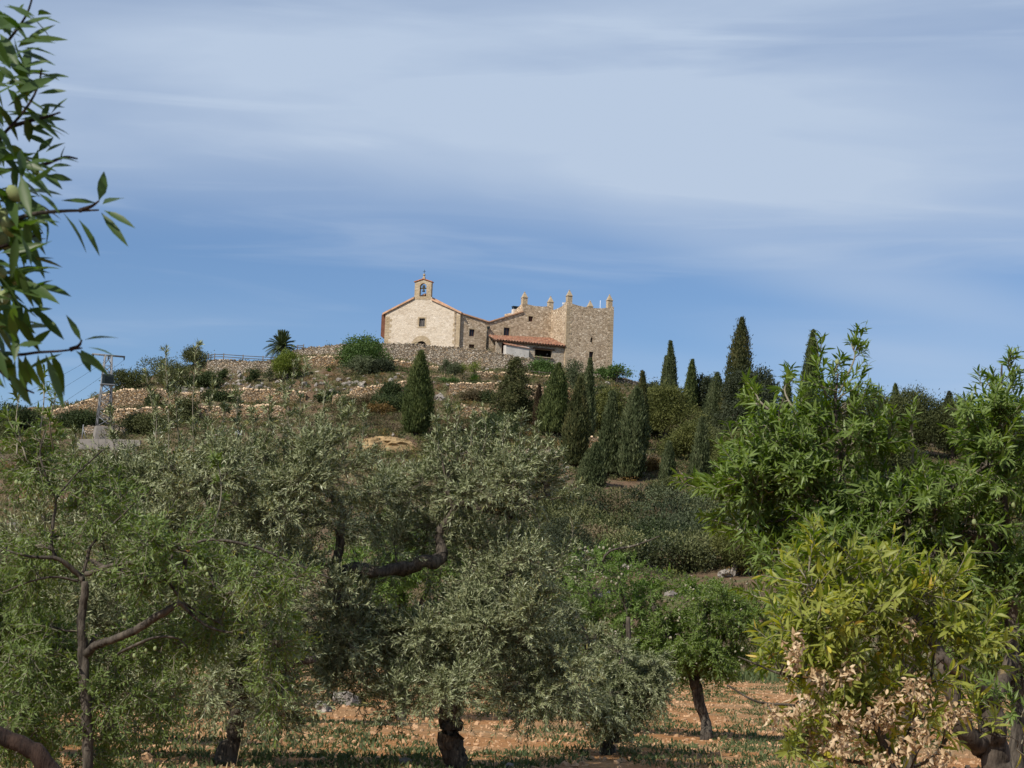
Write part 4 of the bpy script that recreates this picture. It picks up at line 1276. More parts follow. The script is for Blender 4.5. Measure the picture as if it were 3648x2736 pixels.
def cypress(label, px, pyb, pxt, pyt, w, mat, D=None, n=6500, base_w=0.68, widest=0.36, ragged=0.2, tip=0.72, group="cypresses on the hill"):
    B = ground_pt(px, pyb, D)
    T = at(pxt, pyt, B[1])
    H = T[2] - B[2]
    ax = (T - B)
    hw = 0.95 * w / 2 * B[1] / F
    o = thing("cypress_tree", label, "cypress tree", B, group)
    trunk_part(o, B, B + ax * 0.35, max(0.12, hw * 0.16))
    t = RNG.random(n) ** 1.15
    th = RNG.random(n) * 6.283
    prof = np.where(t < widest, base_w + (1 - base_w) * (t / widest) ** 0.7, (1 - ((t - widest) / (1 - widest))) ** tip)
    sd = RNG.integers(99)
    lump = 1 + 0.36 * (vnoise(th * 2.6, t * H * 0.22, sd) - 0.5) + 0.2 * (vnoise(th * 5.5, t * H * 0.5, sd + 2) - 0.5) + ragged * 2 * (vnoise(th * 4, t * H * 1.6, sd + 3) - 0.5)
    lump *= np.where(t > 0.86, 1 - 0.55 * ((t - 0.86) / 0.14), 1)
    lump += 0.25 * (vnoise(t * H * 0.35, t * 0 + th.round(), sd + 5) - 0.5) * (np.cos(th - th.round()) > -2)
    r = hw * prof * lump * (1 - 0.45 * RNG.random(n) ** 1.6)
    r += 0.10 * RNG.random(n) + np.where(RNG.random(n) < 0.10, 0.30 * hw * RNG.random(n), 0)
    P = B + ax * (0.03 + 0.97 * t)[:, None] + np.stack([np.cos(th) * r, np.sin(th) * r, np.zeros(n)], 1)
    outw = np.stack([np.cos(th), np.sin(th), np.zeros(n)], 1)
    dirs = np.array([0, 0, 1.0]) + outw * RNG.uniform(0.05, 0.7, n)[:, None] + RNG.normal(size=(n, 3)) * 0.22
    L = RNG.uniform(0.28, 0.62, n) * (1 - 0.35 * t) * np.interp(H, [3, 12], [0.7, 1.1])
    col = np.clip(0.5 + 0.8 * (vnoise(th * 1.7, t * H * 0.4, sd + 9) - 0.5) + RNG.normal(size=n) * 0.2, 0, 1)
    mb = MB()
    cards(mb, P, dirs, outw + RNG.normal(size=(n, 3)) * 0.5, L, L * 0.34, 0, col)
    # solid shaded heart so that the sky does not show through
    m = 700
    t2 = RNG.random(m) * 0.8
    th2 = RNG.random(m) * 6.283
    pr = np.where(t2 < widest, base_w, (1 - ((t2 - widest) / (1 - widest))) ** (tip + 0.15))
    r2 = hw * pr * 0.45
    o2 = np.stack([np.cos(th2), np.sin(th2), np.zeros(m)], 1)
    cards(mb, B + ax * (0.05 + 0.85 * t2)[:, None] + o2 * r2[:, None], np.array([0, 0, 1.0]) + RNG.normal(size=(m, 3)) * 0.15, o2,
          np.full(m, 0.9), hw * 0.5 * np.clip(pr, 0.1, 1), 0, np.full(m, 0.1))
    mb.build("crown", mat, o)
    return o


G1, G2, G3, G4, G5 = "cyp", "cypg", "cypb", "cypd", "oak"
cypress("large broad single cypress standing alone below the chapel, brightest on its left", 1478, 1580, 1501, 1254, 116, M["cyp"], 232, 15000, 0.55, 0.28, 0.05)
cypress("wide dense egg-shaped cypress in front of the porch end of the house", 1968, 1575, 1992, 1298, 108, M["cyp"], 236, 13000, 0.7, 0.35)
cypress("thin dry brown cypress left of the wide egg-shaped one", 1914, 1530, 1921, 1372, 30, M["cypd"], 240, 3000)
cypress("dark cypress leaning against the tall spire below the tower", 2040, 1712, 2068, 1350, 92, M["cypb"], 214, 11000, 0.75, 0.4)
cypress("tall narrow cypress spire whose tip stands in front of the tower window", 2085, 1560, 2103, 1282, 52, M["cypg"], 226, 7000, 0.8, 0.3)
cypress("slim blue-grey cypress with pointed tip right of the wall fragment", 2160, 1715, 2184, 1398, 84, M["cypg"], 208, 10000, 0.8, 0.2)
cypress("short bushy cypress at the feet of the slim blue-grey one", 2098, 1765, 2125, 1580, 96, M["cypg"], 200, 7000, 0.9, 0.3)
cypress("stout grey cypress with loose crown standing on red soil", 2247, 1725, 2268, 1385, 104, M["cypg"], 206, 12000, 0.6, 0.55, 0.24)
cypress("ragged thin cypress spire rising behind the stout grey one", 2282, 1600, 2290, 1325, 52, M["cypb"], 232, 5500, 0.9, 0.3, 0.25)
cypress("taller of the two joined narrow cypresses against the sky right of the tower", 2390, 1450, 2389, 1218, 44, M["cypg"], 275, 6500, 0.85, 0.3)
cypress("shorter of the two joined narrow cypresses, leaning on its taller twin", 2368, 1450, 2374, 1270, 36, M["cypg"], 277, 4000, 0.9, 0.3)
cypress("lone narrow cypress on the skyline between the joined pair and the oaks", 2457, 1470, 2467, 1284, 50, M["cyp"], 270, 6000, 0.85, 0.3)
cypress("broad grey-green cypress left of the tallest brownish tree", 2545, 1515, 2556, 1330, 84, M["cypg"], 262, 8000, 0.9, 0.35)
cypress("tallest cypress on the hill with brownish cone-laden crown", 2628, 1480, 2643, 1136, 122, M["cypb"], 258, 15000, 0.9, 0.3, 0.22)
cypress("tall cypress standing behind the big green almond crown", 2880, 1500, 2897, 1180, 86, M["cyp"], 262, 10000, 0.95, 0.25, 0.12)
cypress("short columnar cypress with a bare foot on red soil", 2376, 1758, 2383, 1575, 54, M["cypg"], 200, 5000, 0.75, 0.45)
cypress("crooked dark cypress left of the green almond crown", 2490, 1755, 2502, 1490, 78, M["cypg"], 201, 7500, 0.9, 0.2, 0.2)
cypress("pale slim cypress among the olives under the tallest tree", 2568, 1620, 2598, 1490, 52, M["cypg"], 228, 3500, 0.9, 0.2)
cypress("small cypress tip just left of the green almond crown top", 2738, 1480, 2742, 1345, 44, M["cyp"], 262, 3000, 0.9, 0.2)
cypress("small cypress tip half hidden behind the green almond crown", 2800, 1480, 2806, 1335, 60, M["cyp"], 264, 3500, 0.9, 0.2)
cypress("sharp cypress tip rising from the left of the pine wood", 3184, 1520, 3190, 1370, 60, M["cyp"], 262, 4000, 0.9, 0.2)
cypress("dark cypress tip rising from the right of the pine wood", 3378, 1540, 3381, 1398, 84, M["oak"], 262, 5000, 0.9, 0.2)
cypress("small pointed cypress behind the almond at the left edge of the pine wood", 3048, 1520, 3052, 1395, 60, M["oak"], 266, 3500, 0.9, 0.2)


def hill_tree(name, label, cat, px, pyb, pyt, w, mats, D=None, n=6000, size=0.26, nl=9, low=0.25, squash=0.75, needle=1.8, lob=(0.2, 0.36), trunk=True, lean=0.0, group=None, cone=0.0, up=0.25, depth=1.0):
    B = ground_pt(px, pyb, D)
    T = at(px, pyt, B[1])
    H = max(0.5, T[2] - B[2])
    hw = 1.16 * w / 2 * B[1] / F
    o = thing(name, label, cat, B, group)
    nl = int(nl * 1.5)
    lobes = rand_lobes(B + np.array([lean, 0, 0]), H, hw, hw * depth, nl, low, squash, lob, cone)
    zmax = max(c[2] + r[2] for c, r in lobes)
    k = H / (zmax - B[2])
    ex = max(max(abs(c[0] - B[0] - lean) + r[0] for c, r in lobes), 0.05)
    kx = hw / (0.96 * ex)
    lobes = [(np.array([B[0] + lean + (c[0] - B[0] - lean) * kx, B[1] + (c[1] - B[1]) * kx, c[2]]), np.array([r[0] * kx, r[1] * kx, r[2]])) for c, r in lobes]
    lobes = [(np.array([c[0], c[1], B[2] + (c[2] - B[2]) * k]), r * min(1.15, max(k, 0.85))) for c, r in lobes]
    if trunk:
        trunk_part(o, B, B + np.array([lean * 0.6, 0, H * (low + 0.35)]), max(0.06, hw * 0.07), limbs=[c for c, r in lobes[:6]])
    mb = MB()
    if name == "pine_tree":
        n, size = int(n * 2.1), size * 1.15
    bushy(mb, lobes, n, size, 0, needle, up)
    mb.build("crown" if trunk else "foliage", mats, o)
    return o


PG = "pines on the hill"
hill_tree("pine_tree", "largest yellow-green pine spreading below the joined narrow cypresses", "pine tree", 2365, 1625, 1372, 235, M["pine"], 246, 17000, 0.26, 22, 0.3, 0.6, 3.2, (0.22, 0.34), group=PG)
hill_tree("pine_tree", "lower yellow-green pine in front and right of the largest pine", "pine tree", 2455, 1690, 1505, 190, M["pine"], 226, 12000, 0.25, 16, 0.3, 0.6, 3.2, (0.22, 0.34), group=PG)
hill_tree("pine_tree", "bright pine between the wide cypress group and the slim blue-grey cypress", "pine tree", 2165, 1650, 1385, 150, M["pine"], 238, 9000, 0.26, 13, 0.3, 0.6, 3.2, (0.24, 0.38), group=PG)
hill_tree("pine_tree", "young pine behind the lower right cypress tips under the tallest tree", "pine tree", 2660, 1680, 1535, 200, M["pine"], 222, 9500, 0.25, 14, 0.25, 0.6, 3.2, (0.24, 0.38), group=PG)
hill_tree("pine_tree", "dark pine with a visible bare trunk at the foot of the slope", "pine tree", 2622, 2052, 1880, 230, M["pine"], 140, 13000, 0.17, 18, 0.4, 0.55, 3.2, (0.24, 0.36), group=PG)
hill_tree("pine_tree", "leftmost dark pine of the skyline wood behind the almond crown", "pine tree", 3105, 1570, 1395, 190, M["pinedk"], 256, 9500, 0.28, 15, 0.2, 0.7, 3, (0.25, 0.4), group=PG)
hill_tree("pine_tree", "highest dark pine in the middle of the skyline wood", "pine tree", 3255, 1590, 1385, 240, M["pinedk"], 252, 13000, 0.28, 18, 0.2, 0.7, 3, (0.24, 0.38), group=PG)
hill_tree("pine_tree", "right-hand dark pine of the skyline wood beside the almond spire", "pine tree", 3400, 1600, 1415, 210, M["pinedk"], 250, 11000, 0.28, 15, 0.2, 0.7, 3, (0.25, 0.4), group=PG)
hill_tree("pine_tree", "pine low on the slope seen through the gap of the almond crowns", "pine tree", 3170, 1730, 1545, 330, M["pinedk"], 214, 13000, 0.26, 20, 0.1, 0.6, 3, (0.2, 0.34), group=PG)
hill_tree("pine_tree", "pine on the far right skyline behind the almond spire", "pine tree", 3570, 1640, 1450, 260, M["pinedk"], 246, 9500, 0.28, 15, 0.2, 0.7, 3, (0.25, 0.4), group=PG)
hill_tree("pine_tree", "pine behind the middle of the big green almond crown", "pine tree", 2960, 1640, 1420, 190, M["pinedk"], 246, 8000, 0.28, 13, 0.2, 0.7, 3, (0.25, 0.4), group=PG)
hill_tree("pine_tree", "yellowish pine behind the stout grey cypress, left of the largest pine", "pine tree", 2305, 1610, 1430, 150, M["pine"], 250, 8000, 0.26, 12, 0.2, 0.65, 3.2, (0.22, 0.34), group=PG)
hill_tree("pine_tree", "low pine right of the crooked dark cypress, left of the almond spray", "pine tree", 2590, 1760, 1610, 170, M["pine"], 206, 8500, 0.22, 12, 0.2, 0.6, 3.2, (0.22, 0.34), group=PG)
OG = "holm oaks on the hill"
hill_tree("oak_tree", "dark holm oak in front of the tallest cypress", "oak tree", 2655, 1545, 1322, 190, M["oak"], 250, 12000, 0.28, 15, 0.2, 0.8, 1.7, group=OG)
hill_tree("oak_tree", "dark holm oak with loose top right of the tallest cypress", "oak tree", 2722, 1530, 1308, 120, M["oak"], 254, 7000, 0.28, 11, 0.2, 0.9, 1.7, group=OG)
hill_tree("oak_tree", "small dark holm oak between the lone narrow cypress and the broad one", "oak tree", 2508, 1490, 1340, 100, M["oak"], 272, 6500, 0.28, 9, 0.25, 0.9, 1.7, group=OG)
hill_tree("oak_tree", "low spreading oak on the skyline above the long ochre wall, left of its neighbour", "oak tree", 468, 1398, 1318, 155, M["pinedk"], 286, 6500, 0.26, 9, 0.2, 0.65, 2.2, group=OG)
hill_tree("oak_tree", "larger rounded oak on the skyline above the long ochre wall", "oak tree", 598, 1388, 1276, 200, M["maq"], 286, 9500, 0.25, 13, 0.1, 0.65, 2.2, group=OG)
hill_tree("oak_tree", "small round-topped tree on thin stems left of the timber railing", "oak tree", 692, 1318, 1238, 110, M["maq"], 297, 5500, 0.25, 9, 0.4, 0.7, 2.2, (0.28, 0.42), group=OG)
hill_tree("oak_tree", "dark evergreen oak crown above the almond with pale fruit", "oak tree", 2010, 2010, 1838, 210, M["oak"], 128, 12000, 0.13, 14, 0.1, 0.75, 1.7, group=OG)
# ragged conifer
B = ground_pt(1832, 1560, 243)
T = at(1838, 1275, B[1])
H, hw = T[2] - B[2], 118 * B[1] / F
jt = thing("juniper_tree", "ragged dark conifer with drooping tiers below the grey rendered bay", "conifer", B)
lobes, tips = [], []
for k in range(40):
    t = 0.05 + 0.93 * (k + RNG.random()) / 40
    a = k * 2.4 + RNG.normal() * 0.4
    L = hw * ((1 - t) ** 0.85 * RNG.uniform(0.55, 1.3) + 0.05)
    z = B[2] + t * H
    for q in (0.35, 0.72, 1.0):
        c = np.array([B[0] + (T[0] - B[0]) * t + math.cos(a) * L * q, B[1] + math.sin(a) * L * q, z - 0.22 * L * q * q + 0.1])
        rr = (0.27 * L + 0.25) * (1.1 - 0.5 * q)
        lobes.append((c, np.array([rr, rr, 0.22 + 0.22 * rr])))
    tips.append(lobes[-1][0])
trunk_part(jt, B, B + (T - B) * 0.8, 0.22, limbs=tips[3:36:3])
mb = MB()
bushy(mb, lobes, 26000, 0.26, 0, 2.4, 0.1)
mb.build("crown", M["cypb"], jt)
hill_tree("juniper_tree", "dark low conifer spreading at the lower left of the ragged one", "conifer", 1755, 1590, 1470, 190, M["maqd"], 234, 7500, 0.26, 11, 0.1, 0.6, 2.4)
# slope trees near the buildings
hill_tree("fig_tree", "big fresh green tree in front of the left end of the chapel wall", "tree", 1282, 1345, 1200, 195, M["fig"], 294, 12000, 0.28, 17, 0.15, 0.8, 1.7, (0.24, 0.4))
hill_tree("olive_tree", "grey olive in front of the big fresh green tree", "tree", 1278, 1400, 1272, 125, M["greyol"], 287, 7000, 0.24, 10, 0.25, 0.8, 2.4)
hill_tree("shrub", "near-black evergreen shrub right of the grey olive below the chapel", "shrub", 1362, 1374, 1283, 100, M["oak"], 288, 5500, 0.24, 9, 0.1, 0.8, 1.7, trunk=False)
hill_tree("shrub", "bright yellow-green shrub in front of the palm", "shrub", 1022, 1362, 1246, 98, M["lime"], 288, 7000, 0.25, 10, 0.2, 1.0, 2.4, (0.28, 0.42), up=0.8)
hill_tree("olive_sapling", "small grey olive sapling below the grey wall, left of its twin", "tree", 1585, 1352, 1282, 36, M["greyol"], 285, 1600, 0.2, 6, 0.35, 1.0, 2.6)
hill_tree("olive_sapling", "rounder grey olive sapling below the grey wall, right of its twin", "tree", 1618, 1362, 1290, 54, M["greyol"], 284, 2600, 0.2, 7, 0.2, 1.0, 2.6)
hill_tree("almond_sapling", "pale green sapling beside the rounder grey olive sapling", "tree", 1648, 1345, 1292, 44, M["lime"], 285, 900, 0.2, 6, 0.2, 1.0, 2.4)
hill_tree("almond_sapling", "airy pale green sapling against the middle of the grey wall", "tree", 1690, 1345, 1288, 48, M["lime"], 287, 900, 0.2, 6, 0.3, 1.0, 2.4)
hill_tree("shrub", "round dark green bush against the wall under the porch opening", "shrub", 1920, 1352, 1282, 108, M["fig"], 286, 6500, 0.25, 10, 0.1, 0.75, 1.7, trunk=False)
hill_tree("olive_tree", "thin grey olive between the wide cypress and the tall spire", "tree", 2042, 1470, 1282, 70, M["greyol"], 262, 4500, 0.24, 12, 0.3, 0.9, 2.4)
hill_tree("olive_tree", "yellowish olive hanging beside the tall spire below the tower", "tree", 2078, 1470, 1330, 62, M["maq"], 258, 3500, 0.24, 8, 0.2, 0.9, 2.4)
hill_tree("fig_tree", "small open-branched tree with leaf tufts right of the tower foot", "tree", 2196, 1385, 1300, 95, M["fig"], 298, 2200, 0.26, 9, 0.45, 0.8, 1.7, (0.17, 0.25))
hill_tree("shrub", "small fresh green bush at the right corner of the tower foot", "shrub", 2148, 1352, 1312, 62, M["fig"], 300, 1800, 0.26, 6, 0.2, 0.8, 1.7, trunk=False)
hill_tree("olive_tree", "wide grey olive in the hollow under the broad grey-green cypress", "tree", 2545, 1640, 1520, 180, M["maq"], 234, 8500, 0.25, 12, 0.15, 0.7, 2.2)
hill_tree("shrub", "rounded dark shrub below the railing terrace", "shrub", 735, 1400, 1328, 125, M["maqd"], 284, 5500, 0.24, 9, 0.1, 0.7, 1.8, trunk=False)
hill_tree("shrub", "small dark shrub right of the rounded one below the railing terrace", "shrub", 795, 1350, 1318, 38, M["maqd"], 290, 1500, 0.22, 5, 0.1, 0.9, 1.8, trunk=False)
hill_tree("shrub", "little upright shrub on the slope left of the yellow-green shrub", "shrub", 898, 1366, 1318, 40, M["maqd"], 288, 1600, 0.22, 5, 0.1, 1.0, 1.8, trunk=False)
hill_tree("shrub", "thin grey shrub just left of the yellow-green shrub", "shrub", 955, 1365, 1312, 30, M["greyol"], 288, 900, 0.2, 5, 0.1, 1.0, 2.2, trunk=False)
hill_tree("shrub", "large dark scrub mass left of the pylon foot", "shrub", 290, 1560, 1468, 165, M["maqd"], 259, 9500, 0.24, 12, 0.05, 0.7, 1.8, trunk=False)
hill_tree("shrub", "large grey-green scrub dome right of the pylon foot", "shrub", 525, 1600, 1478, 200, M["maq"], 252, 11500, 0.24, 14, 0.05, 0.7, 1.8, trunk=False)
hill_tree("shrub", "dark shrub growing out of the long ochre wall", "shrub", 552, 1452, 1398, 60, M["maqd"], 276, 2500, 0.22, 7, 0.05, 0.8, 1.8, trunk=False)
hill_tree("shrub", "shrub between the two ochre terrace walls, behind the olive shoots", "shrub", 655, 1510, 1410, 120, M["maq"], 260, 6500, 0.24, 10, 0.05, 0.8, 1.8, trunk=False)
hill_tree("shrub", "broad dark shrub covering the middle of the long ochre wall", "shrub", 772, 1455, 1394, 150, M["maqd"], 275, 6500, 0.24, 11, 0.05, 0.6, 1.8, trunk=False)
hill_tree("shrub", "dark bush at the very left end of the hill skyline", "shrub", 40, 1555, 1440, 190, M["maqd"], 262, 9500, 0.25, 13, 0.05, 0.6, 1.8, trunk=False)
hill_tree("shrub", "grey bush at the left frame edge below the rubble wall", "shrub", 20, 1590, 1505, 110, M["maq"], 250, 5000, 0.24, 9, 0.05, 0.7, 1.8, trunk=False)
hill_tree("shrub", "upper dark thicket hanging over the curved wall left of the big cypress", "shrub", 1400, 1440, 1362, 115, M["maqd"], 259, 7500, 0.23, 10, 0.05, 0.8, 1.8, trunk=False)
hill_tree("shrub", "middle dark thicket left of the big cypress", "shrub", 1398, 1480, 1405, 150, M["maqd"], 254, 7500, 0.23, 11, 0.05, 0.7, 1.8, trunk=False)
hill_tree("shrub", "lower dark thicket left of the big cypress, rust-speckled", "shrub", 1345, 1502, 1442, 110, M["rusty"], 251, 4500, 0.23, 9, 0.05, 0.7, 1.8, trunk=False)
hill_tree("shrub", "brown low scrub left of the middle thicket", "shrub", 1320, 1452, 1408, 80, M["maqb"], 257, 3000, 0.23, 8, 0.05, 0.7, 1.8, trunk=False)
hill_tree("shrub", "green scrub behind the olive shoots under the tapering slope", "shrub", 1170, 1450, 1392, 90, M["maqd"], 268, 4000, 0.23, 8, 0.05, 0.7, 1.8, trunk=False)
hill_tree("shrub", "low green scrub right of the big cypress top", "shrub", 1600, 1400, 1368, 70, M["fig"], 268, 2200, 0.2, 7, 0.05, 0.6, 1.8, trunk=False)
hill_tree("shrub", "dull shrub left of the ragged conifer on the ochre terrace", "shrub", 1680, 1430, 1388, 70, M["maqb"], 258, 2500, 0.22, 7, 0.05, 0.7, 1.8, trunk=False)
hill_tree("shrub", "brownish shrub at the left skirt of the ragged conifer", "shrub", 1742, 1440, 1392, 80, M["maqd"], 256, 3000, 0.22, 8, 0.05, 0.7, 1.8, trunk=False)
hill_tree("shrub", "orange-tinged shrub between the stout grey and the short columnar cypress", "shrub", 2322, 1688, 1632, 70, M["rusty"], 210, 3000, 0.18, 8, 0.05, 0.8, 1.8, trunk=False)
hill_tree("shrub", "dark shrub under the dark wall right of the tall spire", "shrub", 2140, 1440, 1382, 80, M["maqd"], 268, 3500, 0.22, 8, 0.05, 0.7, 1.8, trunk=False)
hill_tree("shrub", "small shrub on the skyline left of the joined narrow cypresses", "shrub", 2325, 1418, 1362, 60, M["oak"], 296, 1500, 0.24, 6, 0.1, 0.8, 1.8, trunk=False)

hill_tree("shrub", "grey-green domed bush under the short bushy cypress", "shrub", 2165, 1900, 1752, 190, M["maq"], 176, 9000, 0.16, 12, 0.05, 0.7, 2.0, trunk=False)
hill_tree("shrub", "pale green bush below the stout grey cypress", "shrub", 2365, 1800, 1700, 130, M["maq"], 192, 6000, 0.16, 10, 0.05, 0.7, 2.0, trunk=False)
hill_tree("shrub", "low light green bush under the crooked dark cypress", "shrub", 2500, 1800, 1735, 150, M["lime"], 190, 5000, 0.16, 10, 0.05, 0.6, 2.0, trunk=False)
hill_tree("shrub", "dark green bush in the middle of the scrub slope", "shrub", 2350, 1960, 1860, 150, M["maqd"], 160, 7500, 0.15, 11, 0.05, 0.7, 1.9, trunk=False)
hill_tree("shrub", "broad bright-topped bush low on the scrub slope above the rocks", "shrub", 2430, 2030, 1935, 190, M["fig"], 148, 8500, 0.14, 12, 0.05, 0.6, 1.9, trunk=False)
hill_tree("shrub", "grey bush on the scrub slope right of the dark middle one", "shrub", 2490, 1930, 1830, 150, M["greyol"], 166, 7500, 0.15, 11, 0.05, 0.7, 2.0, trunk=False)
hill_tree("shrub", "tawny bush with orange sprays at the left of the scrub slope", "shrub", 2205, 1960, 1890, 110, M["rusty"], 158, 4500, 0.15, 9, 0.05, 0.8, 1.9, trunk=False)
hill_tree("shrub", "big dull bush on the scrub slope beside the almond spray", "shrub", 2610, 1900, 1790, 180, M["maq"], 178, 8500, 0.16, 12, 0.05, 0.7, 2.0, trunk=False)

# agaves and green spiky plants
def agave(label, px, py, w, mat, D=None, n=26):
    B = ground_pt(px, py, D)
    hw = w / 2 * B[1] / F
    o = thing("agave_plant", label, "agave", B, "agaves on the slope")
    mb = MB()
    th = np.arange(n) * 2.4
    el = np.interp(np.arange(n), [0, n], [0.3, 1.35])
    d = np.stack([np.cos(th) * np.cos(el), np.sin(th) * np.cos(el), np.sin(el)], 1)
    for i in range(n):
        s = unit(np.cross(d[i], [0, 0, 1.0]))
        L = hw * RNG.uniform(0.85, 1.15)
        P = [B + d[i] * L * t + np.array([0, 0, -0.25 * hw * t * t]) for t in (0, 0.4, 0.75, 1)]
        ww = np.array([0.05, 0.07, 0.045, 0.003]) * hw * 1.6
        V = np.concatenate([[p - s * q, p + np.array([0, 0, -q * 0.5]), p + s * q] for p, q in zip(P, ww)])
        mb.add(V, [(3 * k + a, 3 * k + a + 1, 3 * k + a + 4, 3 * k + a + 3) for k in range(3) for a in (0, 1)], 0, False, RNG.random())
    mb.build("leaves", mat, o)


agave("grey-green agave below the small round-topped tree", 668, 1335, 46, M["greyol"], 290)
agave("spiky green clump on the terrace right of the big cypress top", 1690, 1362, 70, M["fig"], 276, 60)
agave("grey-green agave on the slope right of the yellow-green shrub", 1172, 1342, 44, M["fig"], 290)
agave("smaller agave beside the one right of the yellow-green shrub", 1108, 1345, 32, M["greyol"], 290)

# palm
B = ground_pt(1008, 1300, 301)
T = at(1004, 1236, B[1])
palm = thing("palm_tree", "short date palm with arching fronds on the terrace left of the chapel", "palm tree", B)
mb = MB()
mb.tube([B - [0, 0, 0.4], B + (T - B) * 0.5, T], [0.42, 0.36, 0.4], 10, rough=0.12)
mb.build("trunk", M["bark_hill"], palm)
LEAF2 = np.array([(0, 0, 0), (0.4, 0.5, 0), (1, 0, -0.1), (0.4, -0.5, 0)], float)
for k in range(46):
    a = k * 2.39996
    el = np.interp(k, [0, 45], [-0.55, 1.45])
    L = RNG.uniform(2.3, 3.0)
    d0 = np.array([math.cos(a) * math.cos(el), math.sin(a) * math.cos(el), math.sin(el)])
    tt = np.linspace(0, 1, 9)
    P = T + d0 * (L * tt)[:, None] + np.array([0, 0, -1.0]) * (0.75 * L * 0.5 * tt ** 2.2)[:, None] * math.cos(el)
    mb = MB()
    mb.tube(P, np.linspace(0.05, 0.012, 9), 4)
    ts = np.linspace(0.12, 1, 30)
    Q = np.stack([np.interp(ts, tt, P[:, i]) for i in range(3)], 1)
    Tg = unit(np.gradient(Q, axis=0))
    sd = unit(np.cross(Tg, [0, 0, 1.0]))
    for sgn in (-1, 1):
        dr = Tg * 0.75 + sd * sgn * 0.75 + np.array([0, 0, 0.22])
        LL = 0.75 * np.sin(np.clip(ts * 2.6 + 0.25, 0, math.pi)) + 0.18
        X = unit(dr)
        Zn = unit(np.cross(X, Tg) + 1e-6)
        mb.inst(LEAF2, CARDF, Q, X, np.cross(Zn, X), Zn, np.stack([LL, np.full(30, 0.075), np.full(30, 0.1)], 1), 0, np.clip(RNG.normal(0.5, 0.2, 30), 0, 1))
    mb.build("frond", M["palm"], palm)


# ------------------------------------------------------------------ scrub, grass and stones of the slope
def in_regions(n, regs):
    out = []
    ar = np.array([(x1 - x0) * (y1 - y0) * w for x0, y0, x1, y1, w in regs], float)
    for k in RNG.choice(len(regs), n, p=ar / ar.sum()):
        x0, y0, x1, y1, w = regs[k]
        P = hit(RNG.uniform(x0, x1), RNG.uniform(y0, y1))
        if P is not None:
            out.append(P)
    return np.array(out)


def scrub(name, n, regs, mats, hw=(0.5, 1.3), cardsize=0.16, per=170, ht=(0.6, 1.1)):
    mb = MB()
    for P in in_regions(n, regs):
        w = RNG.uniform(*hw)
        h = w * RNG.uniform(*ht)
        b = np.array([P[0], P[1], float(hz(P[0], P[1]))])
        lobes = [(b + np.array([RNG.normal() * w * 0.45, RNG.normal() * w * 0.45, h * RNG.uniform(0.35, 0.75)]), np.array([w, w, h * 0.7]) * RNG.uniform(0.5, 0.75)) for _ in range(4)]
        bushy(mb, lobes, int(per * w), cardsize, RNG.integers(len(mats)), 2.0, shift=RNG.uniform(-0.3, 0.35))
    return setting(mb.build(name, mats), "stuff")


MQ = [M["maq"], M["maqd"], M["maqb"], M["maq"], M["oak"], M["rusty"], M["pine"]]
scrub("scrub", 85, [(1950, 1800, 2800, 2040, 1.0)], [M["maq"], M["maqlt"], M["maqd"], M["maqb"], M["maqlt"], M["oak"], M["maq"], M["greyol"]], (1.2, 2.7), 0.22, 640, (0.8, 1.15))
scrub("undergrowth", 200, [(1950, 1760, 2800, 2060, 1.0)], MQ + [M["maqlt"]], (0.3, 0.8), 0.15, 220, (0.6, 0.9))
scrub("scrub", 520, [(0, 1560, 2000, 1990, 1.0), (2700, 1650, 4100, 2060, 1.0)], MQ, (0.7, 1.6), 0.2, 200)
scrub("undergrowth", 2000, [(100, 1400, 1250, 1560, 0.6), (1180, 1340, 2200, 1640, 1.0), (560, 1300, 1360, 1400, 0.8), (2040, 1380, 2900, 1720, 1.0)], MQ, (0.25, 0.85), 0.17, 170, (0.5, 0.9))
scrub("undergrowth", 300, [(1180, 1420, 1480, 1550, 1.0), (1540, 1500, 1900, 1620, 1.0)], [M["maqb"], M["maqb"], M["maq"], M["cypd"]], (0.5, 1.2), 0.17, 180, (0.4, 0.7))

mb = MB()
for wx, wy, wz, wt in WALLS:                          # weeds and brambles along the wall feet and tops
    L = abs(wx[-1] - wx[0])
    for _ in range(int(L * 1.1)):
        i = RNG.integers(len(wx))
        up_ = RNG.random() < 0.3
        h = RNG.uniform(0.3, 0.55) if up_ else RNG.uniform(0.4, 1.0)
        b = np.array([wx[i], wy[i] + 1.4, wt[i] - 0.1]) if up_ else np.array([wx[i], wy[i] - RNG.uniform(0.2, 1.4), wz[i] - 0.2])
        lob = [(b + np.array([RNG.normal() * h * 0.6, RNG.normal() * 0.2, h * RNG.uniform(0.3, 0.7)]), np.array([h, h * 0.7, h * 0.6]) * RNG.uniform(0.5, 0.8)) for _ in range(3)]
        bushy(mb, lob, int(190 * h), 0.17, RNG.integers(7), 2.0)
setting(mb.build("undergrowth", MQ), "stuff")

Yg = 113 + (300 - 113) * RNG.random(90000) ** 0.8
Xg = (RNG.random(90000) - 0.5) * 2 * (0.27 * Yg + 5)
keep = fbm(Xg / 6, Yg / 6, 31) > -0.10
Xg, Yg = Xg[keep], Yg[keep]
nb = 4
O = np.repeat(np.stack([Xg, Yg, hz(Xg, Yg) - 0.02], 1), nb, 0) + RNG.normal(size=(len(Xg) * nb, 3)) * [0.14, 0.14, 0]
n = len(O)
mb = MB()
L = RNG.uniform(0.18, 0.5, n)
col = np.repeat(np.clip(0.5 + 1.3 * fbm(Xg / 9, Yg / 9, 41) + RNG.normal(size=len(Xg)) * 0.15, 0, 1), nb)
cards(mb, O, np.array([0, 0, 1.0]) + RNG.normal(size=(n, 3)) * 0.5, RNG.normal(size=(n, 3)) + [0, -1, 0], L, L * 0.3, 0, col)
setting(mb.build("dry_grass", M["drygrass"]), "stuff")

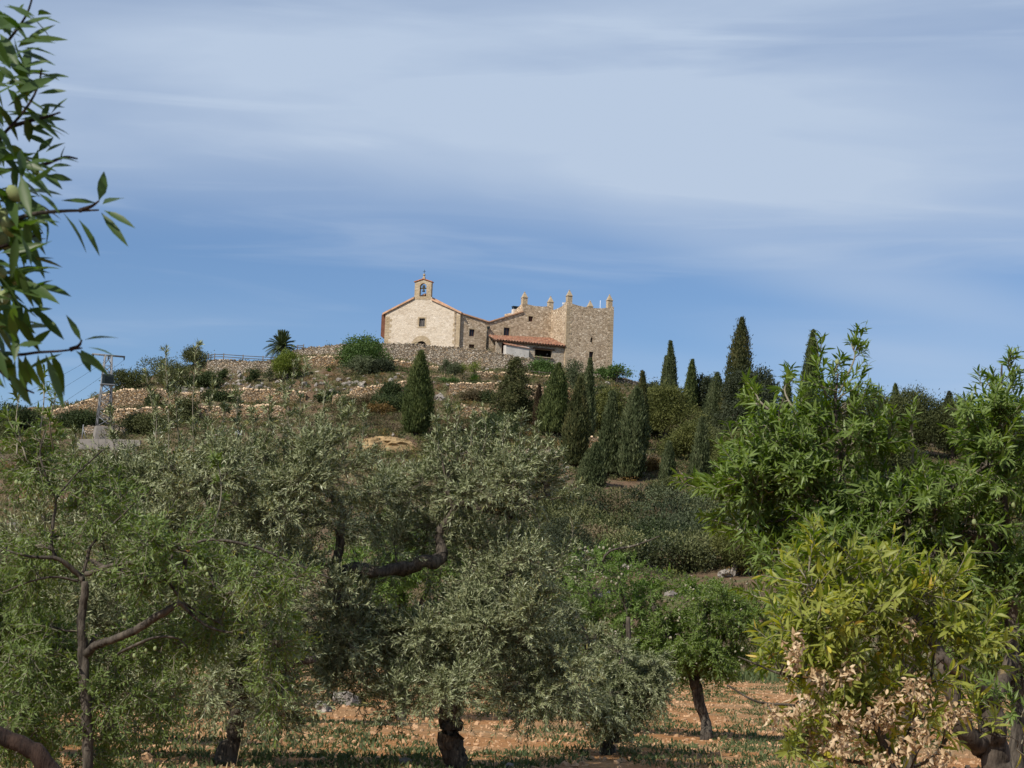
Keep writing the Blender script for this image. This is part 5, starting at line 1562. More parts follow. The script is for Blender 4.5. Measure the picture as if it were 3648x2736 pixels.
mb = MB()
Yg = RNG.uniform(125, 300, 2600)
Xg = (RNG.random(2600) - 0.5) * 2 * (0.27 * Yg + 5)
k = fbm(Xg / 8, Yg / 8, 51) > 0.02
rocks(mb, np.stack([Xg, Yg, hz(Xg, Yg)], 1)[k], 0.12 + 0.35 * RNG.random(k.sum()) ** 3)
P = in_regions(150, [(560, 1365, 1350, 1405, 1.0), (1240, 1340, 1420, 1380, 0.5), (800, 1330, 900, 1390, 0.8)])
rocks(mb, P, 0.2 + 0.5 * RNG.random(len(P)) ** 2)
setting(mb.build("rubble", M["rock"]), "stuff")

RO = "limestone outcrops on the slope"
for lab, px, py, w, D in (
        ("broad grey limestone outcrop at the foot of the scrub slope", 2452, 2035, 75, None),
        ("tall grey limestone block right of the broad outcrop", 2515, 2022, 42, None),
        ("pale jagged rock cluster left of the pine with the bare trunk", 2590, 2052, 60, None),
        ("upright grey rock in the shade left of the broad outcrop", 2390, 2030, 40, None),
        ("narrow pale rock standing left of the shaded upright one", 2322, 2030, 26, None),
        ("leftmost upright pale rock at the slope foot above the almond fruit", 2235, 2025, 30, None),
        ("white boulder half hidden behind the dark evergreen oak crown", 2160, 1905, 34, None),
        ("pale pinkish boulder right of the big cypress", 1560, 1425, 44, None),
        ("grey boulder on the slope below the grey olive", 1205, 1358, 26, None),
        ("grey boulder left of the curved wall end", 1252, 1372, 24, None),
        ("dark grey boulder below the yellow-green shrub", 985, 1368, 24, None),
        ("dark lone boulder under the tapering terrace", 1186, 1393, 18, None)):
    P = ground_pt(px, py, D)
    s = w / 2 * P[1] / F
    mb = MB()
    k = 5
    rocks(mb, P + RNG.normal(size=(k, 3)) * [s * 0.55, s * 0.3, s * 0.2] + [0, 0, s * 0.25], s * RNG.uniform(0.35, 0.75, k), 0, True)
    tag(mb.build("rock_outcrop", M["rock"], origin=P), lab, "rock", RO)
# ------------------------------------------------------------------ orchard trees: limbs, branches, shoots, leaves
DIAM = np.array([(0, 0, 0), (0.42, 0.5, 0.10), (1, 0, -0.12), (0.42, -0.5, 0.10)], float)


def long_leaf(n, droop=(0.2, 1.2), fold=0.16, twist=0.35):
    """n lance-shaped blades, each with its own bend: 5 stations of left edge, midrib, right edge"""
    t = np.array([0.0, 0.10, 0.30, 0.55, 0.80, 1.0])
    w = np.array([0.06, 0.30, 0.92, 1.0, 0.55, 0.02]) * 0.5
    c = RNG.uniform(*droop, n)[:, None]
    tw = RNG.normal(size=n)[:, None] * twist * t
    z = -c * t ** 2
    V = np.zeros((n, 6, 3, 3))
    for k, s in enumerate((-1, 0, 1)):
        V[:, :, k, 0] = t * (1 - 0.06 * c * t)
        V[:, :, k, 1] = s * w * np.cos(tw)
        V[:, :, k, 2] = z + abs(s) * fold * w * 2 + s * w * np.sin(tw)
    return V.reshape(n, 18, 3)


LLF = np.array([(3 * i + a, 3 * i + a + 1, 3 * i + a + 4, 3 * i + a + 3) for i in range(5) for a in (0, 1)])


def spline(P, per=6):
    P = np.asarray(P, float)
    if len(P) < 3:
        t = np.linspace(0, 1, per + 1)[:, None]
        return P[0] * (1 - t) + P[-1] * t
    Q = np.vstack([2 * P[0] - P[1], P, 2 * P[-1] - P[-2]])
    out = []
    for i in range(1, len(Q) - 2):
        a, b, c, d = Q[i - 1:i + 3]
        for t in np.linspace(0, 1, per, endpoint=False):
            out.append(0.5 * (2 * b + (c - a) * t + (2 * a - 5 * b + 4 * c - d) * t * t + (3 * b - a - 3 * c + d) * t ** 3))
    out.append(P[-1])
    return np.array(out)


def prisms(mb, P, r0, r1, mi=0):
    """thin three-sided twigs; P (n, k, 3)"""
    n, k, _ = P.shape
    T = unit(P[:, -1] - P[:, 0])
    A = unit(np.cross(T, [0.3, 0.2, 0.93]))
    B = np.cross(T, A)
    rr = np.linspace(1, 0, k)[None, :] * (r0 - r1)[:, None] + r1[:, None]
    V = np.zeros((n, k, 3, 3))
    for j in range(3):
        a = j * 2.0944
        V[:, :, j] = P + rr[..., None] * (math.cos(a) * A + math.sin(a) * B)[:, None]
    f = np.array([(3 * i + j, 3 * i + (j + 1) % 3, 3 * i + 3 + (j + 1) % 3, 3 * i + 3 + j) for i in range(k - 1) for j in range(3)])
    Fc = (f[None] + (np.arange(n) * 3 * k)[:, None, None]).reshape(-1, 4)
    mb.add(V.reshape(-1, 3), Fc, mi, True)


def make_shoots(wood, leaf, O, Dv, L, sp, rnd_base=None):
    """leafy shoots from origins O along Dv; sp: leaf settings"""
    n = len(O)
    if n == 0:
        return
    k = sp["nleaf"]
    Dv = unit(Dv)
    droop = sp.get("droop", 0.1) * RNG.uniform(0.3, 1.6, n)
    g = np.array([0, 0, -1.0])
    ts = np.linspace(0, 1, 4)
    P = O[:, None] + Dv[:, None] * (L[:, None] * ts)[..., None] + g * (droop[:, None] * L[:, None] * ts ** 2)[..., None]
    prisms(wood, P, np.full(n, sp.get("twig", 0.004)), np.full(n, 0.0012), sp.get("twig_mi", 1))
    t = sp.get("t0", 0.12) + (1 - sp.get("t0", 0.12)) * (np.arange(k)[None] + RNG.random((n, k)) * 0.8) / k
    t = t ** sp.get("tip", 0.9)
    PL = O[:, None] + Dv[:, None] * (L[:, None] * t)[..., None] + g * (droop[:, None] * L[:, None] * t ** 2)[..., None]
    T = unit(Dv[:, None] + g * (2 * droop[:, None] * t)[..., None])
    A = unit(np.cross(T, np.array([0.31, 0.22, 0.92]) + RNG.normal(size=(n, 1, 3)) * 0.2))
    B = np.cross(T, A)
    i = np.arange(k)[None]
    if sp.get("opposite"):
        ph = (i // 2) * 1.5708 + (i % 2) * math.pi + RNG.random((n, 1)) * 6.28 + RNG.normal(size=(n, k)) * 0.3
    else:
        ph = i * 2.4 + RNG.random((n, 1)) * 6.28
    rad = np.cos(ph)[..., None] * A + np.sin(ph)[..., None] * B
    an = RNG.uniform(*sp.get("angle", (0.5, 1.1)), (n, k))
    ld = T * np.cos(an)[..., None] + rad * np.sin(an)[..., None] + np.array([0, 0, -1.0]) * sp.get("hang", 0.0) + RNG.normal(size=(n, k, 3)) * sp.get("jit", 0.15)
    ld = unit(ld).reshape(-1, 3)
    T, rad, PL = T.reshape(-1, 3), rad.reshape(-1, 3), PL.reshape(-1, 3)
    nr = T * 0.6 - rad * 0.2 + np.array([0, 0, sp.get("face_up", 0.6)]) + RNG.normal(size=PL.shape) * sp.get("njit", 0.45)
    nr = unit(nr - (nr * ld).sum(1, keepdims=True) * ld)
    N_ = len(PL)
    LL = RNG.uniform(*sp["len"], N_) * np.interp(t.reshape(-1), [0, 0.75, 1], [1, 1, 0.7])
    WW = LL * RNG.uniform(*sp["asp"], N_)
    if rnd_base is None:
        rnd_base = RNG.random(n)
    rn = np.clip(np.repeat(rnd_base, k) * sp.get("clump", 0.45) + RNG.random(N_) * (1 - sp.get("clump", 0.45)), 0, 1)
    if sp.get("long"):
        leaf.inst(long_leaf(N_, sp.get("bend", (0.2, 1.4))), LLF, PL, ld, np.cross(nr, ld), nr, np.stack([LL, WW, WW], 1), 0, rn, True)
    else:
        leaf.inst(DIAM, CARDF, PL, ld, np.cross(nr, ld), nr, np.stack([LL, WW, WW], 1), 0, rn)


def fruit_mesh(r, mat):
    me = bpy.data.meshes.new("almond")
    v = ICO2V * np.array([0.8, 0.68, 1.15]) * r
    v[:, 0] += 0.12 * r * (v[:, 2] / r) ** 2
    me.from_pydata(v.tolist(), [], ICO2F.tolist())
    for p in me.polygons:
        p.use_smooth = True
    me.materials.append(mat)
    return me


def add_fruit(o, pts, r, mat, name="almond"):
    me = fruit_mesh(r, mat)
    L = np.array(o["_o"])
    for p in pts:
        q = bpy.data.objects.new(name, me)
        COL.objects.link(q)
        q.parent = o
        q.location = np.asarray(p) - L
        q.rotation_euler = RNG.normal(size=3) * 0.5
        s = RNG.uniform(0.85, 1.15)
        q.scale = (s, s, s)


OLIVE = dict(nleaf=26, len=(0.052, 0.09), asp=(0.17, 0.25), opposite=True, angle=(0.45, 0.95), droop=0.12, njit=0.6, face_up=0.45, clump=0.3, twig=0.0035)
ALM = dict(nleaf=18, len=(0.06, 0.10), asp=(0.2, 0.28), angle=(0.5, 1.15), droop=0.3, hang=0.35, njit=0.4, twig=0.004)
ALMUP = dict(nleaf=28, len=(0.05, 0.098), asp=(0.165, 0.23), angle=(0.45, 1.0), droop=0.05, hang=0.08, njit=0.35, twig=0.004, tip=0.95, long=True, jit=0.22)


def orchard_tree(name, label, cat, D, base, limbs, blobs, sp, n_sec, n_sh, sh_len, leafmat, barkmat, group=None, up=0.3, outw=0.5, rdir=0.6, extra=None,
                 twigmat=None, rough=0.2, fruit=None, cuts=(), sec_r=0.012, dscale=1.0, wood_n=9):
    """limbs: polylines of (px, py, metres nearer or farther than D, radius in px); blobs: (px, py, rx, ry, dD, depth radius m)"""
    b = at(base[0], base[1], D)
    b = np.array([b[0], b[1], float(_orch(b[0], b[1]))])
    o = thing(name, label, cat, b, group)
    wood, leaf = MB(), MB()
    LP, LR = [], []
    for j, lm in enumerate(limbs):
        P = np.array([at(x, y, D + dd) for x, y, dd, r in lm])
        rr = np.array([r * D / F * 0.86 for *_, r in lm])
        if j == 0:
            P[0, 2] = min(P[0, 2], b[2] - 0.1)
        S = spline(P, 7)
        rs = np.interp(np.linspace(0, 1, len(S)), np.linspace(0, 1, len(P)), rr)
        w_ = RNG.normal(size=(len(S) + 6, 3))
        w_ = sum(w_[q:q + len(S)] for q in range(7)) / 7
        w_[0] = 0
        S = S + w_ * rs[:, None] * 0.55
        wood.tube(S, rs, wood_n, 0, True, True, rough)
        LP.append(S[2:])
        LR.append(rs[2:])
    LP, LR = np.vstack(LP), np.concatenate(LR)
    C = np.array([at(x, y, D + dd) for x, y, rx, ry, dd, rd in blobs])
    Q = np.array([(rx * D / F, rd, ry * D / F) for x, y, rx, ry, dd, rd in blobs])
    vol = np.prod(Q, 1) ** 0.75
    kb = RNG.choice(len(blobs), n_sec, p=vol / vol.sum())
    E = C[kb] + Q[kb] * unit(RNG.normal(size=(n_sec, 3))) * (RNG.random(n_sec) ** 0.42)[:, None]
    d = np.linalg.norm(E[:, None] - LP[None], axis=2) + 0.5 * np.clip(LP[None, :, 2] - E[:, None, 2], 0, 9)
    # late branches may also start on earlier ones
    near = d.argmin(1)
    O0, Tn, R0, K0 = [], [], [], []
    order = np.argsort(d.min(1))
    BP, BR = [LP], [LR]
    for e in order:
        allP, allR = np.vstack(BP), np.concatenate(BR)
        dd = np.linalg.norm(allP - E[e], axis=1) + 0.5 * np.clip(allP[:, 2] - E[e, 2], 0, 9)
        q = dd.argmin()
        p0, r0 = allP[q], allR[q]
        v = E[e] - p0
        L = np.linalg.norm(v) + 1e-6
        a = p0 + v * 0.35 + np.array([0, 0, 0.12 * L]) + RNG.normal(size=3) * 0.09 * L
        c = p0 + v * 0.7 + np.array([0, 0, 0.10 * L]) + RNG.normal(size=3) * 0.09 * L
        S = spline([p0, a, c, E[e]], 3)
        ra = min(r0 * 0.7, sec_r * (0.6 + L))
        rs = np.linspace(ra, max(0.003, ra * 0.3), len(S))
        wood.tube(S, rs, 5, 0, True, False)
        BP.append(S[3:-1])
        BR.append(rs[3:-1])
        T = unit(np.gradient(S, axis=0))
        O0.append(S[3:])
        Tn.append(T[3:])
        K0.append(np.full(len(S) - 3, e))
    O0, Tn, K0 = np.vstack(O0), np.vstack(Tn), np.concatenate(K0)
    i = RNG.integers(len(O0), size=n_sh)
    Oo = O0[i] + RNG.normal(size=(n_sh, 3)) * 0.015
    kk = kb[K0[i]]
    ow = (Oo - C[kk]) / Q[kk]
    Dv = Tn[i] * 0.5 + ow * outw + np.array([0, 0, up]) + RNG.normal(size=(n_sh, 3)) * rdir
    br = np.clip(0.5 + RNG.normal(size=n_sec) * 0.28, 0, 1)[K0[i]]
    make_shoots(wood, leaf, Oo, Dv, RNG.uniform(*sh_len, n_sh), sp, br)
    if extra:
        extra(o, wood, leaf, D)
    for j in cuts:                                     # sawn branch ends
        x0, y0, d0, _ = limbs[j][-2]
        x, y, dd, r = limbs[j][-1]
        p, q = at(x, y, D + dd), at(x0, y0, D + d0)
        nn = unit(p - q)
        wood.tube([p - nn * 0.012, p + nn * 0.008], [r * D / F * 0.88, r * D / F * 0.84], 10, 2)
    wood.build("trunk", [barkmat, twigmat or M["twig_pale"], M["cut"]], o)
    leaf.build("crown", leafmat, o)
    if fruit:
        add_fruit(o, [at(x, y, D + dd) for x, y, dd in fruit[0]], fruit[1], fruit[2])
    return o


OGR, AGR = "olive trees in the orchard", "almond trees in the orchard"


def watershoots(lst, n_side, sp, L=(0.12, 0.3)):
    """upright leading shoots: foot px, tip px, with short leafy side shoots"""
    def f(o, wood, leaf, D):
        for (x0, y0, x1, y1, dd) in lst:
            a, b = at(x0, y0, D + dd), at(x1, y1, D + dd + RNG.normal() * 0.15)
            S = spline([a, (a + b) / 2 + RNG.normal(size=3) * 0.05, b], 5)
            wood.tube(S, np.linspace(0.008, 0.002, len(S)), 5, 1)
            t = RNG.random(n_side)
            Oo = np.stack([np.interp(t, np.linspace(0, 1, len(S)), S[:, i]) for i in range(3)], 1)
            ax = unit(b - a)
            Dv = ax * 0.9 + RNG.normal(size=(n_side, 3)) * 0.5
            make_shoots(wood, leaf, Oo, Dv, RNG.uniform(*L, n_side) * (1.1 - 0.6 * t), {**sp, "nleaf": 14})
            make_shoots(wood, leaf, S[[-4, -3, -2]], np.repeat(ax[None], 3, 0) + RNG.normal(size=(3, 3)) * 0.12, np.array([0.2, 0.17, 0.14]), {**sp, "nleaf": 10})
    return f


# -- olive with the trunk left of centre
orchard_tree("olive_tree", "large silvery olive, trunk left of centre, upright shoots reaching the terrace walls", "olive tree", 23.5, (815, 2740),
    [[(812, 2760, 0, 52), (822, 2680, 0, 44), (838, 2580, 0, 42), (862, 2440, 0, 40), (850, 2330, 0.2, 34)],
     [(850, 2380, 0, 34), (760, 2200, 0.5, 26), (640, 2080, 0.8, 20), (520, 1980, 1.2, 12)],
     [(855, 2350, 0, 30), (900, 2200, 0.2, 26), (1010, 2100, 0.4, 22), (1055, 2050, 0.4, 16), (1000, 1850, 0.5, 10)],
     [(850, 2330, 0, 28), (800, 2120, -0.8, 22), (640, 2010, -0.6, 17), (420, 2035, -0.3, 14), (330, 2000, 0, 9)],
     [(862, 2440, 0, 26), (980, 2380, -0.6, 18), (1120, 2350, -0.8, 12)]],
    [(860, 1730, 330, 120, 0, 1.2), (1000, 1850, 260, 190, 0.3, 1.2), (620, 1840, 300, 170, 0.2, 1.3), (300, 1890, 240, 150, 0.5, 1.2), (520, 2090, 320, 220, -0.2, 1.3), (880, 2130, 260, 220, 0, 1.2),
     (760, 2400, 260, 130, -0.3, 1.1), (1090, 2400, 130, 140, -0.4, 0.8), (330, 2330, 230, 220, 0, 1.2), (1040, 1680, 160, 90, 0, 0.8), (570, 1690, 190, 70, 0.3, 0.8), (740, 1640, 170, 60, 0, 0.7), (1000, 2510, 150, 60, -0.5, 0.7), (1190, 1650, 90, 80, 0, 0.6), (340, 1730, 150, 70, 0.4, 0.8)],
    OLIVE, 240, 5200, (0.26, 0.58), M["olive"], M["bark_olive"], OGR, up=0.5, rdir=0.48, fruit=None, rough=0.45,
    extra=watershoots([(600, 1650, 588, 1245, 0), (560, 1650, 520, 1330, 0.2), (690, 1600, 700, 1232, 0), (640, 1600, 640, 1330, 0.3), (730, 1620, 760, 1370, 0), (1075, 1650, 1090, 1290, 0), (1010, 1640, 1005, 1340, 0.1),
                       (1130, 1640, 1165, 1350, 0.2), (1060, 1640, 1050, 1300, 0.1), (860, 1600, 850, 1400, 0.2), (930, 1600, 960, 1430, 0), (1235, 1700, 1262, 1440, 0), (1270, 1680, 1295, 1450, 0.1), (430, 1700, 400, 1460, 0), (300, 1700, 270, 1530, 0.2),
                       (780, 1600, 800, 1450, 0), (1180, 1600, 1210, 1420, 0), (545, 1680, 560, 1430, 0), (900, 1680, 905, 1460, 0.1)], 22, OLIVE, (0.1, 0.22)))
# -- central olive
orchard_tree("olive_tree", "central silvery olive with a knotted trunk and a big elbowed dark limb", "olive tree", 24.5, (1612, 2736),
    [[(1612, 2760, 0, 46), (1608, 2690, 0, 42), (1612, 2600, 0, 43), (1610, 2540, 0, 40), (1570, 2400, 0.2, 36), (1500, 2275, 0.3, 33)],
     [(1540, 2340, 0.2, 30), (1440, 2262, 0.1, 30), (1330, 2200, 0, 30), (1230, 2160, 0, 30), (1190, 2090, 0, 28), (1196, 2016, 0, 24)],
     [(1190, 2060, 0, 30), (1240, 2035, -0.1, 27), (1340, 2035, -0.2, 24), (1450, 2030, -0.2, 26), (1540, 2000, -0.1, 30), (1575, 1965, 0, 26), (1562, 1905, 0, 17), (1600, 1850, 0, 15), (1616, 1800, 0, 14)],
     [(1616, 1810, 0, 13), (1602, 1770, 0, 8), (1588, 1725, 0, 6), (1575, 1650, 0, 4)],
     [(1614, 1805, 0, 12), (1650, 1795, 0, 12), (1690, 1812, 0.1, 10), (1780, 1830, 0.2, 9), (1860, 1850, 0.3, 7)],
     [(1196, 2030, 0, 24), (1205, 1960, 0, 20), (1212, 1880, 0, 18), (1225, 1835, 0, 17), (1200, 1790, 0, 17), (1172, 1752, -0.05, 16)],
     [(1610, 2520, 0, 26), (1680, 2380, 0.4, 22), (1760, 2250, 0.6, 16), (1800, 2100, 0.7, 11)],
     [(1600, 2480, 0, 24), (1560, 2300, 0.6, 18), (1640, 2160, 0.8, 13)],
     [(1790, 1825, 0.1, 8), (1880, 1790, 0.1, 6), (1960, 1760, 0.1, 4)]],
    [(1590, 1770, 200, 80, 0.3, 0.8), (1800, 1740, 180, 90, 0, 0.9), (1380, 1900, 220, 120, 0.7, 0.8), (1680, 1930, 280, 140, 0.9, 0.9), (1850, 2030, 190, 140, 0, 1.0), (1320, 2340, 200, 140, 0.2, 0.8), (1560, 2270, 320, 150, 0.1, 1.1),
     (1780, 2240, 240, 170, -0.2, 1.1), (1560, 2440, 190, 60, -0.6, 0.9), (1960, 2420, 170, 110, -0.3, 0.9), (1240, 2200, 160, 150, -0.3, 0.9), (1600, 1640, 140, 40, 0.2, 0.6), (1370, 1760, 150, 60, 0.5, 0.6), (1420, 2520, 70, 110, -0.6, 0.35), (1930, 2520, 130, 70, -0.4, 0.6), (1230, 2450, 120, 90, -0.4, 0.6)],
    OLIVE, 240, 5400, (0.26, 0.58), M["olive"], M["bark_olive"], OGR, up=0.42, rdir=0.5, rough=0.5, cuts=[5],
    extra=watershoots([(1560, 1650, 1545, 1500, 0), (1590, 1640, 1592, 1430, 0), (1630, 1640, 1640, 1455, 0), (1700, 1650, 1720, 1470, 0), (1800, 1650, 1815, 1490, 0), (1880, 1690, 1905, 1500, 0), (1850, 1660, 1862, 1480, 0),
                       (1930, 1700, 2010, 1610, 0), (1960, 1780, 2060, 1720, 0), (1760, 1650, 1770, 1520, 0), (2000, 1980, 2030, 1830, 0), (1900, 1980, 1890, 1800, 0), (1800, 1960, 1810, 1790, 0), (1680, 1660, 1690, 1490, 0), (1740, 1670, 1760, 1520, 0), (1920, 1700, 1950, 1560, 0)], 22, OLIVE, (0.1, 0.24)))
# -- third olive, right of centre
orchard_tree("olive_tree", "drooping silvery olive right of centre, its trunk hidden in hanging leaves", "olive tree", 29.5, (2178, 2682),
    [[(2176, 2700, 0, 36), (2178, 2640, 0, 32), (2176, 2560, 0, 30), (2160, 2480, 0, 28)],
     [(2176, 2540, 0, 24), (2060, 2480, -0.2, 24), (1960, 2470, -0.3, 24), (1850, 2445, -0.4, 24), (1790, 2432, -0.4, 20), (1700, 2344, -0.4, 13)],
     [(2160, 2490, 0, 24), (2110, 2330, 0.2, 18), (2050, 2180, 0.3, 12)], [(2160, 2480, 0, 22), (2230, 2330, 0.2, 14), (2240, 2200, 0.2, 8)]],
    [(1990, 2280, 150, 140, 0, 1.0), (2170, 2420, 120, 110, -0.3, 0.9), (2020, 2440, 200, 90, -0.4, 0.9), (2200, 2520, 90, 80, -0.5, 0.6), (2310, 2420, 70, 90, -0.3, 0.6)],
    {**OLIVE, "droop": 0.4}, 120, 2500, (0.2, 0.45), M["olive"], M["bark_olive"], OGR, up=0.1, rough=0.3)
# -- fruiting almond behind it
rf = [(2135, 1950), (2150, 1952), (2172, 1955), (2188, 1945), (2110, 1960), (2085, 1950), (2212, 1935), (2240, 1948), (2160, 2060), (2178, 2072), (2205, 2058), (2195, 2080), (2065, 1955), (2052, 1985), (2050, 2058), (2128, 2075), (2145, 2045), (2215, 2045), (2190, 2160), (2250, 2210), (2236, 2050), (2092, 1965), (2300, 1925), (2272, 1940)]
orchard_tree("almond_tree", "bright green almond laden with pale grey nuts behind the drooping olive", "almond tree", 37, (2190, 2610),
    [[(2190, 2640, 0, 26), (2192, 2560, 0, 24), (2180, 2400, 0, 22)], [(2180, 2420, 0, 18), (2120, 2200, 0, 12), (2080, 2030, 0, 7)], [(2180, 2400, 0, 18), (2230, 2200, -0.2, 11), (2200, 2050, -0.3, 7)],
     [(2130, 2030, -0.6, 6), (2170, 1965, -0.7, 5), (2260, 1945, -0.8, 4), (2350, 1910, -0.9, 2)]],
    [(2130, 2080, 180, 120, 0, 1.0), (2250, 2230, 130, 170, 0, 1.0), (2080, 2230, 180, 180, 0, 1.0), (2330, 2330, 90, 130, 0, 0.8)],
    {**ALM, "nleaf": 18, "asp": (0.27, 0.38), "hang": 0.15, "jit": 0.35, "njit": 0.6}, 90, 1100, (0.25, 0.5), M["almond_lt"], M["bark_almond"], AGR, up=0.2, fruit=([(x, y, -1.2 + 0.3 * RNG.random()) for x, y in rf], 0.028, M["fruitpale"]))
# -- far almond with leaning trunk
ff = [(2370 + 300 * RNG.random(), 2060 + 380 * RNG.random()) for _ in range(46)]
orchard_tree("almond_tree", "rounded almond with a clear leaning trunk standing on open orange soil", "almond tree", 36.5, (2515, 2622),
    [[(2518, 2635, 0, 30), (2512, 2590, 0, 24), (2496, 2520, 0, 23), (2478, 2450, 0, 24), (2470, 2400, 0, 24)], [(2474, 2420, 0, 18), (2390, 2280, 0, 13), (2330, 2160, 0, 8)], [(2470, 2400, 0, 18), (2500, 2250, -0.2, 13), (2520, 2110, 0, 8)], [(2474, 2410, 0, 16), (2570, 2280, 0, 12), (2650, 2180, 0, 7)]],
    [(2480, 2150, 175, 110, 0, 1.2), (2385, 2290, 110, 100, 0, 1.0), (2570, 2270, 160, 120, -0.2, 1.1), (2480, 2370, 150, 50, -0.3, 1.0), (2670, 2220, 80, 90, 0.2, 0.8)],
    {**ALM, "nleaf": 18, "asp": (0.27, 0.38), "hang": 0.15, "jit": 0.35, "njit": 0.6}, 140, 2000, (0.2, 0.45), M["almond"], M["bark_almond"], AGR, up=0.25, fruit=([(x, y, -1.0 + 0.4 * RNG.random()) for x, y in ff], 0.024, M["fruitpale"]))
# -- young almond in front at the left
fr = [(430, 2112), (445, 2110), (716, 2027), (731, 2025), (738, 2046), (444, 2202), (550, 2356), (552, 2310), (662, 2372), (581, 2428), (122, 2152), (335, 1816), (72, 1722), (58, 1718), (478, 2336), (520, 2318)]
orchard_tree("almond_tree", "young almond with a slender lichened trunk and arching branches in the left foreground", "almond tree", 16.5, (310, 2860),
    [[(312, 2880, 0, 24), (312, 2700, 0, 23), (314, 2566, 0, 23), (304, 2370, 0, 22), (297, 2290, 0, 21), (291, 2220, 0, 18), (298, 2140, 0, 17), (298, 2066, 0, 15)],
     [(298, 2070, 0, 13), (275, 2045, 0, 11), (216, 1997, -0.1, 9), (110, 1985, -0.2, 6), (20, 1960, -0.2, 4)],
     [(296, 2040, 0, 8), (312, 1990, 0, 7), (327, 1940, 0, 6), (400, 1870, 0.1, 5), (480, 1790, 0.1, 3)],
     [(200, 1985, 0, 7), (184, 1940, 0, 7), (190, 1850, 0, 7), (197, 1780, 0, 6), (165, 1700, 0, 5), (142, 1620, 0, 4), (160, 1530, 0, 2)],
     [(304, 2045, 0, 11), (370, 2020, -0.1, 10), (458, 2007, -0.2, 9), (540, 2035, -0.2, 8), (600, 2080, -0.3, 7), (660, 2150, -0.3, 5), (800, 2230, -0.3, 3)],
     [(304, 2330, 0, 18), (340, 2305, -0.1, 17), (400, 2280, -0.2, 16), (500, 2235, -0.3, 16), (580, 2185, -0.4, 15), (642, 2142, -0.4, 12)],
     [(640, 2145, -0.4, 9), (690, 2195, -0.4, 7), (760, 2240, -0.4, 5), (860, 2260, -0.3, 3)],
     [(560, 2090, -0.3, 6), (628, 1965, -0.3, 6), (720, 1928, -0.3, 6), (800, 1925, -0.3, 6), (900, 1945, -0.3, 6), (982, 1980, -0.3, 5), (1080, 2020, -0.3, 4), (1180, 2060, -0.3, 3)],
     [(650, 2080, -0.5, 10), (655, 2030, -0.5, 10), (668, 1962, -0.55, 9)],
     [(280, 2070, 0, 6), (200, 2055, -0.1, 5), (110, 2072, -0.2, 4), (10, 2110, -0.2, 3)],
     [(310, 2320, 0.1, 9), (335, 2270, 0.1, 10), (352, 2262, 0.1, 9)],
     [(420, 2330, -0.2, 6), (500, 2290, -0.3, 6), (560, 2268, -0.3, 5), (630, 2275, -0.3, 4), (670, 2310, -0.3, 3)],
     [(190, 1790, 0, 5), (260, 1700, 0.1, 4), (370, 1600, 0.1, 3)]],
    [(140, 1640, 130, 90, 0, 0.7), (330, 1840, 240, 130, 0.5, 0.7), (150, 1990, 170, 150, 0.4, 0.6), (620, 1990, 220, 120, -0.2, 0.8), (950, 2080, 170, 80, -0.3, 0.6), (110, 2400, 150, 200, 0.3, 0.6), (480, 2440, 210, 190, 0.5, 0.7),
     (985, 2330, 60, 200, -0.2, 0.4), (680, 2260, 190, 130, 0.4, 0.5), (250, 2640, 230, 90, 0.5, 0.6), (80, 2620, 120, 100, -0.2, 0.5)],
    {**ALM, "droop": 0.2, "hang": 0.22, "asp": (0.24, 0.34), "len": (0.045, 0.078), "jit": 0.3, "nleaf": 15, "angle": (0.6, 1.3), "njit": 0.6}, 210, 2300, (0.15, 0.38), M["almond_dk"], M["bark_almond"], AGR, up=0.02, outw=0.5, rdir=0.65, rough=0.15, cuts=[8],
    fruit=([(x, y, -0.75) for x, y in fr], 0.019, M["fruit"]),
    extra=watershoots([(95, 1640, 85, 1345, 0), (190, 1600, 205, 1400, 0), (140, 1560, 150, 1330, 0.3), (60, 1620, 20, 1480, 0), (760, 1900, 775, 1640, 0)], 6, {**ALM, "hang": 0.15}, (0.1, 0.2)))
